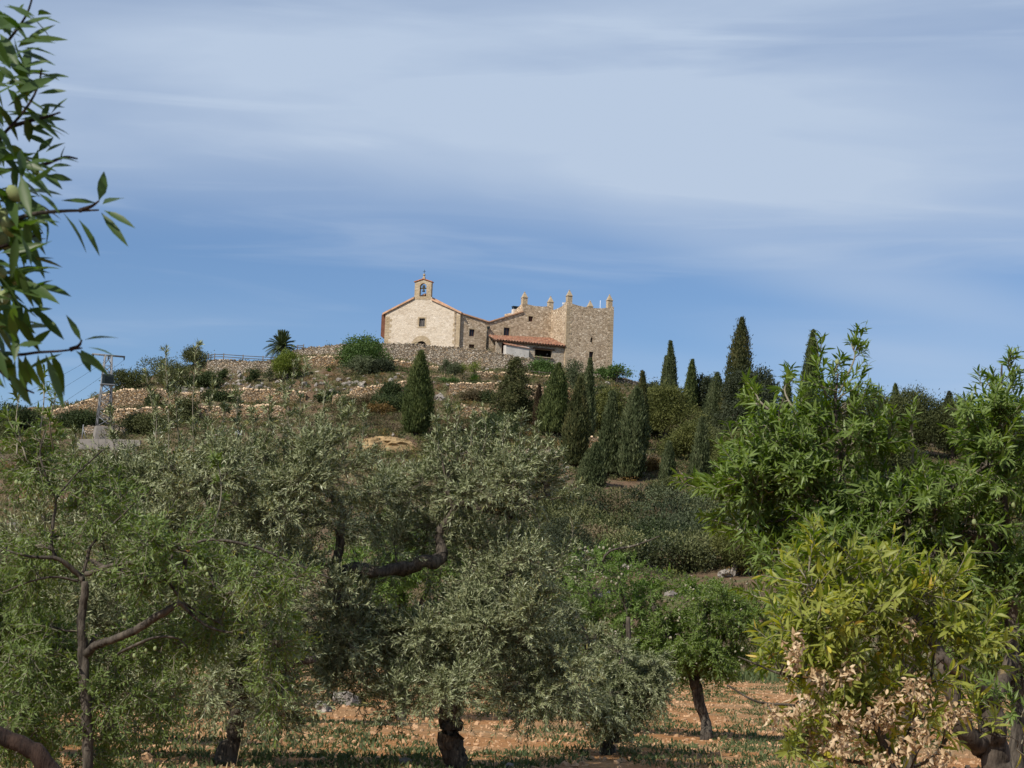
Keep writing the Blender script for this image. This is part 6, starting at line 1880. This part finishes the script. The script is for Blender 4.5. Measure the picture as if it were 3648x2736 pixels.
# -- big green almond at the right
orchard_tree("almond_tree", "big fresh green almond at the right edge with spires of leaves against the sky", "almond tree", 11.0, (3560, 3280),
    [[(3545, 3300, 0, 84), (3552, 2900, 0, 68), (3549, 2736, 0, 60), (3522, 2574, 0, 54), (3543, 2487, 0, 46)],
     [(3500, 2660, 0, 46), (3440, 2600, -0.1, 42), (3405, 2500, -0.1, 38), (3375, 2400, -0.1, 30), (3335, 2310, 0, 22), (3230, 2150, 0.1, 20), (3195, 2000, 0.1, 16), (3230, 1880, 0.1, 18), (3236, 1800, 0.1, 14), (3180, 1650, 0.1, 7)],
     [(3540, 2500, 0, 36), (3480, 2440, -0.1, 30), (3410, 2385, -0.2, 26), (3350, 2330, -0.2, 15)],
     [(3543, 2490, 0, 40), (3600, 2300, 0.2, 32), (3590, 2050, 0.2, 24), (3500, 1915, 0.1, 24), (3390, 1925, 0, 20), (3310, 1990, 0, 14)],
     [(3590, 2060, 0.2, 26), (3580, 1800, 0.2, 18), (3560, 1600, 0.2, 12), (3565, 1420, 0.2, 7), (3570, 1300, 0.2, 3)],
     [(3200, 2010, 0.1, 14), (3060, 1950, 0, 13), (2940, 1870, 0, 11), (2900, 1830, 0, 10)],
     [(2905, 1835, 0, 11), (2945, 1790, 0, 12), (2990, 1735, 0, 12), (2998, 1660, 0, 12), (2988, 1560, 0, 8), (2975, 1450, 0, 6), (2985, 1330, 0, 3)],
     [(2990, 1730, 0, 6), (2900, 1690, 0, 6), (2830, 1660, 0, 5), (2700, 1680, 0, 3)],
     [(2910, 1850, 0, 7), (2800, 1850, 0, 6), (2700, 1880, 0, 4), (2620, 1960, 0, 2)],
     [(3330, 1860, 0, 7), (3345, 1795, 0, 7), (3404, 1731, 0, 7), (3470, 1690, 0, 6), (3540, 1640, 0.1, 6)],
     [(3404, 1735, 0, 5), (3330, 1720, 0, 5), (3250, 1740, 0, 4), (3150, 1700, 0, 3)],
     [(3060, 1950, 0, 9), (3000, 2060, -0.1, 7), (2880, 2150, -0.1, 5)],
     [(2850, 1660, 0, 6), (2780, 1500, 0, 5), (2790, 1420, 0, 3)]],
    [(2990, 1430, 32, 110, 0, 0.08), (2975, 1610, 110, 100, 0, 0.25), (2800, 1600, 105, 85, 0, 0.22), (2680, 1720, 130, 80, 0, 0.25), (2830, 1780, 180, 120, 0, 0.35), (3120, 1780, 110, 90, 0.1, 0.3), (3290, 1870, 170, 100, 0.1, 0.4),
     (3568, 1470, 42, 140, 0.1, 0.14), (3510, 1700, 85, 110, 0.1, 0.25), (3390, 1790, 100, 90, 0.1, 0.25), (3560, 1580, 80, 130, 0.1, 0.2), (3560, 1850, 130, 180, 0.2, 0.4), (3020, 1930, 210, 120, 0, 0.4), (2780, 1990, 110, 90, 0, 0.25), (3330, 2060, 190, 130, 0.2, 0.4), (3570, 2130, 120, 130, 0.3, 0.4),
     (2830, 2150, 120, 90, 0.05, 0.25), (3100, 2120, 150, 110, 0.1, 0.3), (3620, 2560, 40, 120, -0.3, 0.2)],
    ALMUP, 260, 1050, (0.16, 0.34), M["almond"], M["bark_lichen"], AGR, up=0.4, outw=0.5, rdir=0.5, sec_r=0.007, rough=0.32, wood_n=14,
    fruit=([(2965, 1826, -0.35), (2930, 1830, -0.3), (3610, 1800, -0.2), (3470, 1860, -0.2), (2982, 1290, -0.05)], 0.017, M["fruit"]),
    extra=watershoots([(2990, 1400, 3035, 1235, 0), (2950, 1420, 2930, 1262, 0), (2975, 1400, 2985, 1290, 0), (3560, 1420, 3590, 1275, 0.2), (3540, 1460, 3520, 1370, 0.2), (2840, 1480, 2830, 1345, 0), (2700, 1440, 2690, 1400, 0), (3190, 1620, 3180, 1520, 0.1), (3250, 1660, 3240, 1530, 0.1),
                       (2640, 1700, 2540, 1690, 0), (2650, 1900, 2530, 1850, 0), (2740, 1460, 2690, 1390, 0), (3450, 1520, 3440, 1430, 0.2)], 5, {**ALMUP, "nleaf": 14}, (0.06, 0.14)))


# -- yellowing almond suckers with dead leaves
def dead_clusters(o, wood, leaf, D):
    xs = [(1140, 830), (1090, 940), (1180, 1000), (840, 1050), (970, 1110), (1500, 850), (1140, 1120), (1000, 1270), (890, 1300), (1370, 1300), (820, 1360), (1560, 1170), (920, 1420), (1100, 1400), (1180, 1460), (1250, 1400), (1560, 1270),
          (1480, 1530), (1600, 1510), (1720, 1590), (1010, 1530), (960, 1480), (1090, 1560), (1400, 1620), (1380, 1390), (1730, 1380), (720, 1350), (1050, 1330), (1160, 1330), (1020, 1180), (1200, 1060), (1110, 1500), (1500, 1200), (1800, 1330), (1390, 650),
          (1330, 1630), (1650, 1620), (860, 960), (1240, 1560), (960, 1350), (1300, 1380), (1560, 1430)]
    dl = MB()
    tips = []
    for x, y in xs:
        c = at(2300 + x / 1.6016, 1700 + y / 1.6016, D - 0.22 + RNG.normal() * 0.1)
        n = RNG.integers(24, 42)
        P = c + RNG.normal(size=(n, 3)) * [0.022, 0.022, 0.026]
        dd = unit(RNG.normal(size=(n, 3)) * 0.8 + [0, 0, -0.7])
        nr = unit(RNG.normal(size=(n, 3)))
        nr = unit(nr - (nr * dd).sum(1, keepdims=True) * dd)
        LL = RNG.uniform(0.022, 0.042, n)
        WW = LL * RNG.uniform(0.42, 0.62, n)
        dl.inst(long_leaf(n, (-1.5, 1.8), 0.5, 1.4), LLF, P, dd, np.cross(nr, dd), nr, np.stack([LL, WW, WW], 1), 0, np.clip(RNG.normal(0.5, 0.28, n), 0, 1), True)
        tips.append(c)
    stem = np.vstack([spline([at(px, py, D) for px, py in ln], 8) for ln in STEMS])
    for c in tips:
        q = stem[np.linalg.norm(stem - c - [0, 0, -0.1], axis=1).argmin()]
        S = spline([q, (q + c) / 2 + [0, 0, 0.02], c], 3)
        wood.tube(S, np.linspace(0.005, 0.0025, len(S)), 4, 0)
    dl.build("dead_leaves", M["dead"], o)


STEMS = [[(3190, 2780), (3168, 2693), (3110, 2560), (3055, 2399), (3025, 2290), (3005, 2180), (3000, 2050)], [(3110, 2560), (2990, 2440), (2850, 2410), (2780, 2400), (2630, 2340)],
         [(3165, 2690), (3000, 2600), (2850, 2520), (2700, 2500), (2590, 2440)], [(3180, 2740), (3260, 2560), (3320, 2400), (3330, 2200)], [(3060, 2420), (2900, 2230), (2860, 2110)], [(3190, 2760), (3330, 2690), (3410, 2540), (3420, 2360), (3430, 2300)], [(3180, 2740), (2960, 2700), (2800, 2670)]]
orchard_tree("almond_sapling", "yellowing almond suckers hung with tan dead leaf clusters at lower right", "almond tree", 9.0, (3190, 3420),
    [[(3190, 3450, 0, 26), (3195, 3100, 0, 24)] + [(x, y, 0, r) for (x, y), r in zip(STEMS[0], (22, 20, 17, 14, 10, 8, 4))]] + [[(x, y, 0.02, r) for (x, y), r in zip(s_, (9, 7, 6, 5, 3, 2, 2))] for s_ in STEMS[1:]],
    [(3010, 2040, 170, 100, 0, 0.25), (2850, 2220, 130, 110, 0, 0.25), (3150, 2150, 150, 100, 0, 0.25), (3340, 2190, 130, 110, 0, 0.25), (3050, 2290, 190, 120, 0, 0.25), (3440, 2280, 90, 60, 0, 0.2), (2790, 2660, 170, 50, 0, 0.2), (2870, 2400, 110, 80, 0.05, 0.2), (3290, 2420, 120, 80, 0, 0.2), (3010, 2520, 140, 80, 0.1, 0.2), (3230, 2580, 110, 80, 0.1, 0.2), (3610, 2640, 50, 90, 0, 0.15)],
    {**ALMUP, "nleaf": 16, "bend": (-0.4, 1.8), "asp": (0.16, 0.235), "len": (0.062, 0.105)}, 135, 370, (0.14, 0.3), M["yellow"], M["bark_almond"], AGR, up=0.4, outw=0.4, rdir=0.5, sec_r=0.005, extra=dead_clusters,
    fruit=([(3441, 2337, -0.12), (2962, 2124, -0.1), (2978, 1545 + 600, -0.1)], 0.017, M["fruit"]))


# -- trees filling the rows behind
def back_tree(label, cat, px, D, crown_y, rx, ry, mat, sp, n_sec=80, n_sh=1300, group=AGR, up=0.25, bark="bark_almond", yb=None):
    g = at(px, 2300, D)
    zb = float(_orch(g[0], g[1]))
    k = (CAM[2] - zb) / D * F
    yb = 2300 + (px - CX) * math.tan(ROLL) + k
    top = crown_y
    r = 0.14 * F / D
    orchard_tree("olive_tree" if cat == "olive tree" else "almond_tree", label, cat, D, (px, yb),
        [[(px, yb + 15, 0, r), (px + 5, (yb * 0.75 + top * 0.25), 0, r * 0.8), (px, top + ry * 0.4, 0, r * 0.6)], [(px, (yb + top) / 2, 0, r * 0.6), (px - rx * 0.5, top, 0.2, r * 0.3)], [(px, (yb + top) / 2, 0, r * 0.6), (px + rx * 0.5, top, -0.2, r * 0.3)]],
        [(px - rx * 0.4, top, rx * 0.55, ry * 0.7, 0, rx * D / F * 0.7), (px + rx * 0.45, top + ry * 0.1, rx * 0.5, ry * 0.7, 0, rx * D / F * 0.7), (px, top - ry * 0.25, rx * 0.5, ry * 0.6, 0, rx * D / F * 0.7), (px, top + ry * 0.5, rx * 0.7, ry * 0.4, 0, rx * D / F * 0.7)],
        sp, n_sec, n_sh, (0.25, 0.5), mat, M[bark], group, up=up)


A20 = {**ALM, "nleaf": 18, "len": (0.07, 0.11), "asp": (0.27, 0.38), "hang": 0.15, "jit": 0.35, "njit": 0.6}
O20 = {**OLIVE, "len": (0.055, 0.085)}
back_tree("bright almond crown glimpsed between the limbs of the central olive", "almond tree", 1430, 40, 2030, 260, 200, M["almond_lt"], A20)
back_tree("dim almond standing behind the left olive, second row", "almond tree", 560, 42, 2060, 300, 220, M["almond_dk"], A20)
back_tree("almond behind the young one at the far left edge", "almond tree", 60, 24, 2230, 330, 330, M["almond_dk"], ALM, 90, 1700)
back_tree("low olive behind the young almond trunk, filling the lower left", "olive tree", 400, 28, 2330, 300, 240, M["olive"], OLIVE, 80, 1700, OGR, bark="bark_olive")
back_tree("olive in the second row behind the trunk left of centre", "olive tree", 900, 36, 2080, 280, 220, M["olive"], O20, 70, 1100, OGR, bark="bark_olive")
back_tree("olive in the second row between the central and the drooping one", "olive tree", 1830, 44, 2150, 260, 180, M["olive"], O20, 60, 900, OGR, bark="bark_olive")
back_tree("grey olive seen through the branches of the big green almond", "olive tree", 3230, 27, 2090, 300, 230, M["olive"], O20, 80, 1300, OGR, bark="bark_olive")
back_tree("almond in the row behind at the far right edge", "almond tree", 3620, 25, 2180, 250, 260, M["almond"], A20, 70, 900)
back_tree("almond half hidden behind the left side of the big green one", "almond tree", 2880, 42, 2210, 170, 150, M["almond"], A20, 50, 600)

# -- leaning trunk cutting the bottom left corner
orchard_tree("almond_tree", "thick reddish leaning limb cutting across the bottom left corner", "almond tree", 9.5, (560, 3430),
    [[(560, 3450, 0, 70), (480, 3200, 0, 60), (330, 2920, 0, 50), (180, 2745, 0, 42), (95, 2668, 0, 36), (0, 2615, 0, 34), (-120, 2560, 0, 30), (-420, 2440, 0, 22), (-700, 2200, 0, 12)],
     [(-300, 2480, 0, 16), (-420, 2250, 0, 12), (-500, 2000, 0, 7)]],
    [(-560, 2150, 200, 200, 0, 0.4), (-420, 2350, 140, 120, 0, 0.3)], ALMUP, 30, 70, (0.15, 0.3), M["almond_dk"], M["bark_red"], AGR, up=0.2, sec_r=0.006, rough=0.08)


# -- near branch hanging in from the left
def near_branch():
    D = 3.4
    b = at(-1350, 1400, D)
    b = np.array([b[0], b[1], float(_orch(b[0], b[1]))])
    o = thing("almond_tree", "slightly blurred near almond branch with big leaves and hulls entering at upper left", "almond tree", b, AGR)
    wood, leaf = MB(), MB()

    def W(px, py, dd=0.0):
        return at(px, py, D + dd)
    wood.tube(spline([b - [0, 0, 0.2], b + [0.02, 0, 0.8], b + [0.05, 0.02, 1.5], W(-1150, 500), W(-900, -200)], 8), np.linspace(0.10, 0.035, 33), 9, 0, True, True, 0.15)
    st = [[(-1150, 600), (-800, 900), (-420, 960), (-160, 820), (20, 790), (120, 762), (222, 752), (300, 750), (352, 748)],
          [(-420, 960), (-200, 700), (-60, 560), (20, 470), (70, 415), (110, 360), (138, 300), (148, 245)],
          [(-200, 700), (-90, 420), (-20, 240), (20, 160), (70, 92), (100, 40), (118, -20)],
          [(-420, 960), (-220, 1120), (-80, 1220), (40, 1262), (140, 1255), (220, 1250), (292, 1240)],
          [(285, 750), (325, 735), (352, 716)], [(250, 1246), (280, 1232), (291, 1212)], [(-80, 1220), (-20, 1300), (60, 1370), (120, 1400)], [(40, 450), (110, 430), (170, 415), (215, 400)], [(-100, 900), (0, 880), (70, 860), (150, 830)], [(100, 600), (160, 585), (230, 560), (275, 565)]]
    for i, s_ in enumerate(st):
        P = spline([W(x, y, 0.04 * math.sin(i * 2.1 + k)) for k, (x, y) in enumerate(s_)], 6)
        wood.tube(P, np.linspace(0.008 if i == 0 else 0.0045, 0.0016, len(P)), 7, 1 if i != 0 else 0)

    k_ = 0.9035                                       # crop scale of the measuring sheet
    man = [(390, 790, 415, 675, .26), (380, 800, 245, 785, .17), (405, 805, 492, 765, .22), (410, 830, 533, 885, .10), (400, 840, 503, 965, .13), (310, 865, 405, 1000, .13), (250, 840, 358, 985, .12), (100, 460, 118, 560, .3), (140, 480, 280, 515, .13),
           (150, 420, 260, 410, .14), (160, 305, 270, 285, .14), (150, 370, 260, 355, .12), (60, 195, 215, 255, .13), (75, 165, 135, 150, .25), (150, 60, 205, 35, .4), (160, 70, 240, 85, .25), (95, 15, 75, 50, .35), (190, 690, 290, 710, .15),
           (200, 660, 285, 640, .15), (215, 625, 312, 622, .12), (165, 680, 245, 740, .2), (150, 600, 210, 540, .2), (180, 600, 255, 555, .16), (150, 760, 245, 830, .15), (110, 790, 250, 850, .2), (60, 880, 190, 1090, .2), (95, 900, 190, 1000, .25), (180, 860, 200, 975, .26),
           (40, 950, 65, 1035, .28), (60, 1130, 117, 1170, .2), (95, 1230, 205, 1215, .14), (150, 1235, 250, 1330, .14), (60, 1170, 80, 1300, .32), (320, 1345, 265, 1240, .08), (335, 1340, 470, 1315, .17), (345, 1370, 457, 1385, .16), (320, 1380, 357, 1462, .22),
           (320, 1380, 430, 1480, .16), (300, 1385, 400, 1455, .18), (200, 1390, 270, 1550, .24), (180, 1400, 252, 1612, .2), (150, 1400, 165, 1530, .2), (100, 1400, 105, 1530, .2), (60, 1420, 50, 1590, .22), (20, 1390, 45, 1500, .26), (110, 1420, 157, 1545, .2),
           (130, 350, 80, 300, .2), (140, 340, 90, 390, .24), (120, 380, 60, 330, .2), (200, 450, 262, 385, .16), (170, 470, 190, 400, .2), (150, 590, 130, 700, .24), (80, 590, 90, 700, .24), (240, 640, 250, 570, .25), (30, 530, -20, 660, .3), (20, 330, 90, 315, .3), (30, 350, 90, 430, .26), (60, 370, 85, 470, .24),
           (90, 530, 200, 560, .17), (70, 620, 190, 640, .18), (90, 640, 230, 660, .15), (60, 740, 170, 800, .2), (80, 820, 170, 900, .2), (110, 820, 160, 960, .2), (30, 900, 120, 1040, .22), (0, 60, 40, 140, .3), (20, 130, 0, 40, .3), (0, 230, 60, 240, .2), (20, 260, -10, 340, .3), (110, 1370, 200, 1300, .2), (90, 1290, 190, 1290, .17)]
    A, Bq = [], []
    for x0, y0, x1, y1, wd in man:
        dd = RNG.normal() * 0.05
        A.append(W(x0 * k_, y0 * k_, dd))
        Bq.append((W(x1 * k_, y1 * k_, dd + RNG.normal() * 0.03), wd))
    ns = 430                                          # further leaves of the same branch, mostly beyond the frame edge
    for _ in range(ns):
        x, y = RNG.uniform(-330, 105), RNG.uniform(0, 1340)
        a = RNG.uniform(-0.6, 1.7)
        L = RNG.uniform(90, 165)
        dd = RNG.normal() * 0.09
        A.append(W(x, y, dd))
        Bq.append((W(x + L * math.cos(a), y + L * math.sin(a), dd + RNG.normal() * 0.05), RNG.uniform(0.13, 0.2)))
    A = np.array(A)
    E = np.array([q[0] for q in Bq])
    wd = np.array([q[1] for q in Bq])
    ld = unit(E - A)
    LL = np.linalg.norm(E - A, axis=1) * 1.03
    nr = -_fw[None] * RNG.uniform(0.2, 1.0, (len(A), 1)) + np.array([0, 0, 0.8]) + RNG.normal(size=A.shape) * 0.3
    nr = unit(nr - (nr * ld).sum(1, keepdims=True) * ld)
    WW = np.clip(LL * wd * 1.25, 0.013, 0.022)
    leaf.inst(long_leaf(len(A), (0.0, 0.8), 0.14, 0.25), LLF, A, ld, np.cross(nr, ld), nr, np.stack([LL, WW, WW], 1), 0, None, True)
    wood.build("trunk", [M["bark_almond"], M["bark_red"]], o)
    leaf.build("crown", M["almond_fg"], o)
    fr_ = [(55, 765), (8, 850), (32, 893), (10, 950), (0, 1075), (50, 1107), (12, 1172), (-40, 900), (-30, 1010)]
    add_fruit(o, [W(x * k_, y * k_, -0.05 + 0.04 * (i % 2)) for i, (x, y) in enumerate(fr_)], 0.0165, M["fruit"])


near_branch()

# ------------------------------------------------------------------ orchard floor
n = 32000
Yp = 19 + 93 * RNG.random(n) ** 1.3
Xp = (RNG.random(n) - 0.5) * 2 * (0.275 * Yp + 4.0)
s = 0.012 + 0.05 * RNG.random(n) ** 5 + 0.0002 * Yp
mb = MB()
rocks(mb, np.stack([Xp, Yp, _orch(Xp, Yp)], 1), s)
setting(mb.build("pebbles", M["pebble"]), "stuff")
n = 30000
Yp = 18 + 94 * RNG.random(n) ** 1.2
Xp = (RNG.random(n) - 0.5) * 2 * (0.275 * Yp + 4.0)
f = fbm(Xp / 1.6, Yp / 5, 61)
k = f > -0.12
Xp, Yp, f = Xp[k], Yp[k], f[k]
nb = 9
O = np.repeat(np.stack([Xp, Yp, _orch(Xp, Yp)], 1), nb, 0)
O += RNG.normal(size=O.shape) * [0.07, 0.07, 0.0]
n = len(O)
L = RNG.uniform(0.04, 0.12, n)
mb = MB()
cards(mb, O, RNG.normal(size=(n, 3)) * 0.7 + [0, 0, 0.8], RNG.normal(size=(n, 3)) + [0, 0, 0.6], L, L * 0.35, 0, np.repeat(np.clip(0.3 + RNG.normal(size=len(Xp)) * 0.25, 0, 1), nb))
# dry stalks and a band of taller weeds at the far field edge
m = 500
Ys = RNG.uniform(20, 60, m)
Xs = RNG.uniform(-0.27, 0.27, m) * Ys
k = fbm(Xs / 2, Ys / 3, 71) > 0.08
Os = np.stack([Xs, Ys, _orch(Xs, Ys)], 1)[k]
cards(mb, Os, np.array([0, 0, 1.0]) + RNG.normal(size=Os.shape) * 0.15, RNG.normal(size=Os.shape), RNG.uniform(0.2, 0.6, len(Os)), np.full(len(Os), 0.012), 0, np.full(len(Os), 0.9))
m = 14000
Ye = RNG.uniform(88, 118, m)
Xe = RNG.uniform(-0.28, 0.28, m) * Ye
Oe = np.stack([Xe, Ye, hz(Xe, Ye)], 1)
L = RNG.uniform(0.2, 0.6, m)
cards(mb, Oe, np.array([0, 0, 1.0]) + RNG.normal(size=Oe.shape) * 0.4, RNG.normal(size=Oe.shape), L, L * 0.25, 0, np.clip(0.3 + RNG.normal(size=m) * 0.2, 0, 1))
setting(mb.build("weeds", M["weed"]), "stuff")
for lab, px, py, w in (("pale angular boulder on the soil behind the left olive, larger of two", 1235, 2512, 90), ("smaller pale boulder beside the larger one behind the left olive", 1150, 2530, 60),
                       ("light stone lying left of the central olive trunk", 1438, 2722, 66), ("light stone lying right of the central olive trunk", 1815, 2728, 40)):
    D = 1.6 * F / (py - (2300 + (px - CX) * math.tan(ROLL)))
    P = at(px, py, D)
    P[2] = float(_orch(P[0], P[1]))
    sz = w / 2 * D / F
    mb = MB()
    rocks(mb, np.array([P + [0, 0, sz * 0.3], P + [sz * 0.5, 0.05, sz * 0.1]]), np.array([sz * 0.9, sz * 0.6]), 0, True)
    tag(mb.build("field_stone", M["rock"], origin=P), lab, "stone")
# ------------------------------------------------------------------ daylight
SUN_EL, SUN_AZ = R(43), R(222)                        # behind the camera, to the left
sd = np.array([math.sin(SUN_AZ) * math.cos(SUN_EL), math.cos(SUN_AZ) * math.cos(SUN_EL), math.sin(SUN_EL)])
ld = bpy.data.lights.new("sun", "SUN")
ld.energy = 4.0
ld.angle = R(0.53)
ld.color = (1.0, 0.93, 0.82)
so = bpy.data.objects.new("sun", ld)
COL.objects.link(so)
so.rotation_euler = Vector(sd).to_track_quat("Z", "Y").to_euler()
so.location = (-40, -40, 80)

wd = bpy.data.worlds.new("World")
SC.world = wd
wd.use_nodes = True
nt = wd.node_tree
nt.nodes.clear()
out = nt.nodes.new("ShaderNodeOutputWorld")
sky = N(nt, "ShaderNodeTexSky", sky_type="NISHITA", sun_disc=False, sun_elevation=SUN_EL, sun_rotation=SUN_AZ, altitude=300, air_density=1.0, dust_density=0.6, ozone_density=2.0)
tc = N(nt, "ShaderNodeTexCoord").outputs["Generated"]
sep = N(nt, "ShaderNodeSeparateXYZ", {0: tc})
# thin cloud sheet: direction projected on a flat layer high above, streaked along one axis
zc = N(nt, "ShaderNodeMath", {0: sep.outputs[2], 1: 0.02}, operation="MAXIMUM")
az = N(nt, "ShaderNodeMath", {0: sep.outputs[0], 1: sep.outputs[1]}, operation="ARCTAN2")
el = N(nt, "ShaderNodeMath", {0: sep.outputs[2]}, operation="ARCSINE")
cv = N(nt, "ShaderNodeCombineXYZ", {0: az.outputs[0], 1: el.outputs[0], 2: 0.0})


def streak(sx, sy, rot, detail, seed):
    mp = N(nt, "ShaderNodeMapping", {"Vector": cv.outputs[0], "Scale": (sx, sy, 1), "Rotation": (0, 0, rot), "Location": (seed, seed * 0.7, 0)})
    return N(nt, "ShaderNodeTexNoise", {"Vector": mp.outputs[0], "Scale": 1.0, "Detail": detail, "Roughness": 0.5, "Distortion": 0.6}).outputs[0]


def blob(a0, e0, ra, re, rot, amp):
    """soft elongated veil of cloud centred at azimuth a0, elevation e0 (degrees)"""
    mp = N(nt, "ShaderNodeMapping", {"Vector": cv.outputs[0], "Location": (-R(a0), -R(e0), 0)})
    m2 = N(nt, "ShaderNodeMapping", {"Vector": mp.outputs[0], "Rotation": (0, 0, -R(rot))})
    m3 = N(nt, "ShaderNodeMapping", {"Vector": m2.outputs[0], "Scale": (1 / R(ra), 1 / R(re), 0)})
    ln = N(nt, "ShaderNodeVectorMath", {0: m3.outputs[0]}, operation="LENGTH")
    sm = N(nt, "ShaderNodeMapRange", {0: ln.outputs["Value"], 1: 0.0, 2: 1.0, 3: amp, 4: 0.0}, interpolation_type="SMOOTHSTEP")
    return sm.outputs[0]


acc = None
for b in BLOBS if "BLOBS" in globals() else [
        (-2.0, 16.2, 20, 3.6, -3, 0.45), (9.5, 14.0, 16, 4.2, -6, 0.4), (-13, 14.0, 9, 2.0, 5, 0.22), (12.0, 10.6, 12, 1.5, -13, 0.42), (-12, 8.9, 9, 1.1, 6, 0.12), (9.0, 8.0, 18, 1.0, -5, 0.22), (13.0, 8.6, 10, 1.4, -9, 0.5), (0.0, 6.5, 40, 1.5, 0, 0.12), (8.0, 19.5, 22, 4.5, 0, 0.3), (-8.0, 18.5, 12, 3.0, 0, 0.15)]:
    s_ = blob(*b)
    acc = s_ if acc is None else N(nt, "ShaderNodeMath", {0: acc, 1: s_}, operation="ADD").outputs[0]
veil = N(nt, "ShaderNodeMapRange", {0: el.outputs[0], 1: R(11.2), 2: R(14.6), 3: 0.0, 4: 0.66}, interpolation_type="SMOOTHSTEP").outputs[0]
acc = N(nt, "ShaderNodeMath", {0: acc, 1: veil}, operation="ADD").outputs[0]
n1 = streak(5, 24, 0.10, 6, 3.1)
n2 = streak(2.5, 11, -0.12, 5, 11.7)
n3 = streak(4.0, 44, -0.14, 5, 5.3)
m1 = N(nt, "ShaderNodeMapRange", {0: n1, 1: 0.3, 2: 0.75, 3: 0.74, 4: 1.04})
m2 = N(nt, "ShaderNodeMapRange", {0: n2, 1: 0.3, 2: 0.7, 3: 0.75, 4: 1.2})
cl = N(nt, "ShaderNodeMath", {0: acc, 1: m1.outputs[0]}, operation="MULTIPLY")
cl = N(nt, "ShaderNodeMath", {0: cl.outputs[0], 1: m2.outputs[0]}, operation="MULTIPLY")
wisp = N(nt, "ShaderNodeMapRange", {0: n3, 1: 0.5, 2: 0.78, 3: 0.0, 4: 0.34}, interpolation_type="SMOOTHSTEP")
cl = N(nt, "ShaderNodeMath", {0: cl.outputs[0], 1: wisp.outputs[0]}, operation="ADD")
cl.use_clamp = True
tint = mix(nt, 1.0, sky.outputs[0], (0.78, 0.91, 1.10), "MULTIPLY")
cmix = mix(nt, cl.outputs[0], tint, (5.1, 6.2, 7.9))
bg = N(nt, "ShaderNodeBackground", {0: cmix, 1: 0.072})
nt.links.new(bg.outputs[0], out.inputs[0])

SC.view_settings.view_transform = "Standard"
SC.view_settings.look = "None"
SC.view_settings.exposure = 0.4
SC.view_settings.gamma = 1.0
SC.render.engine = "CYCLES"
SC.cycles.max_bounces = 5
SC.cycles.diffuse_bounces = 3
SC.cycles.glossy_bounces = 2
SC.cycles.transmission_bounces = 3
SC.cycles.use_denoising = True
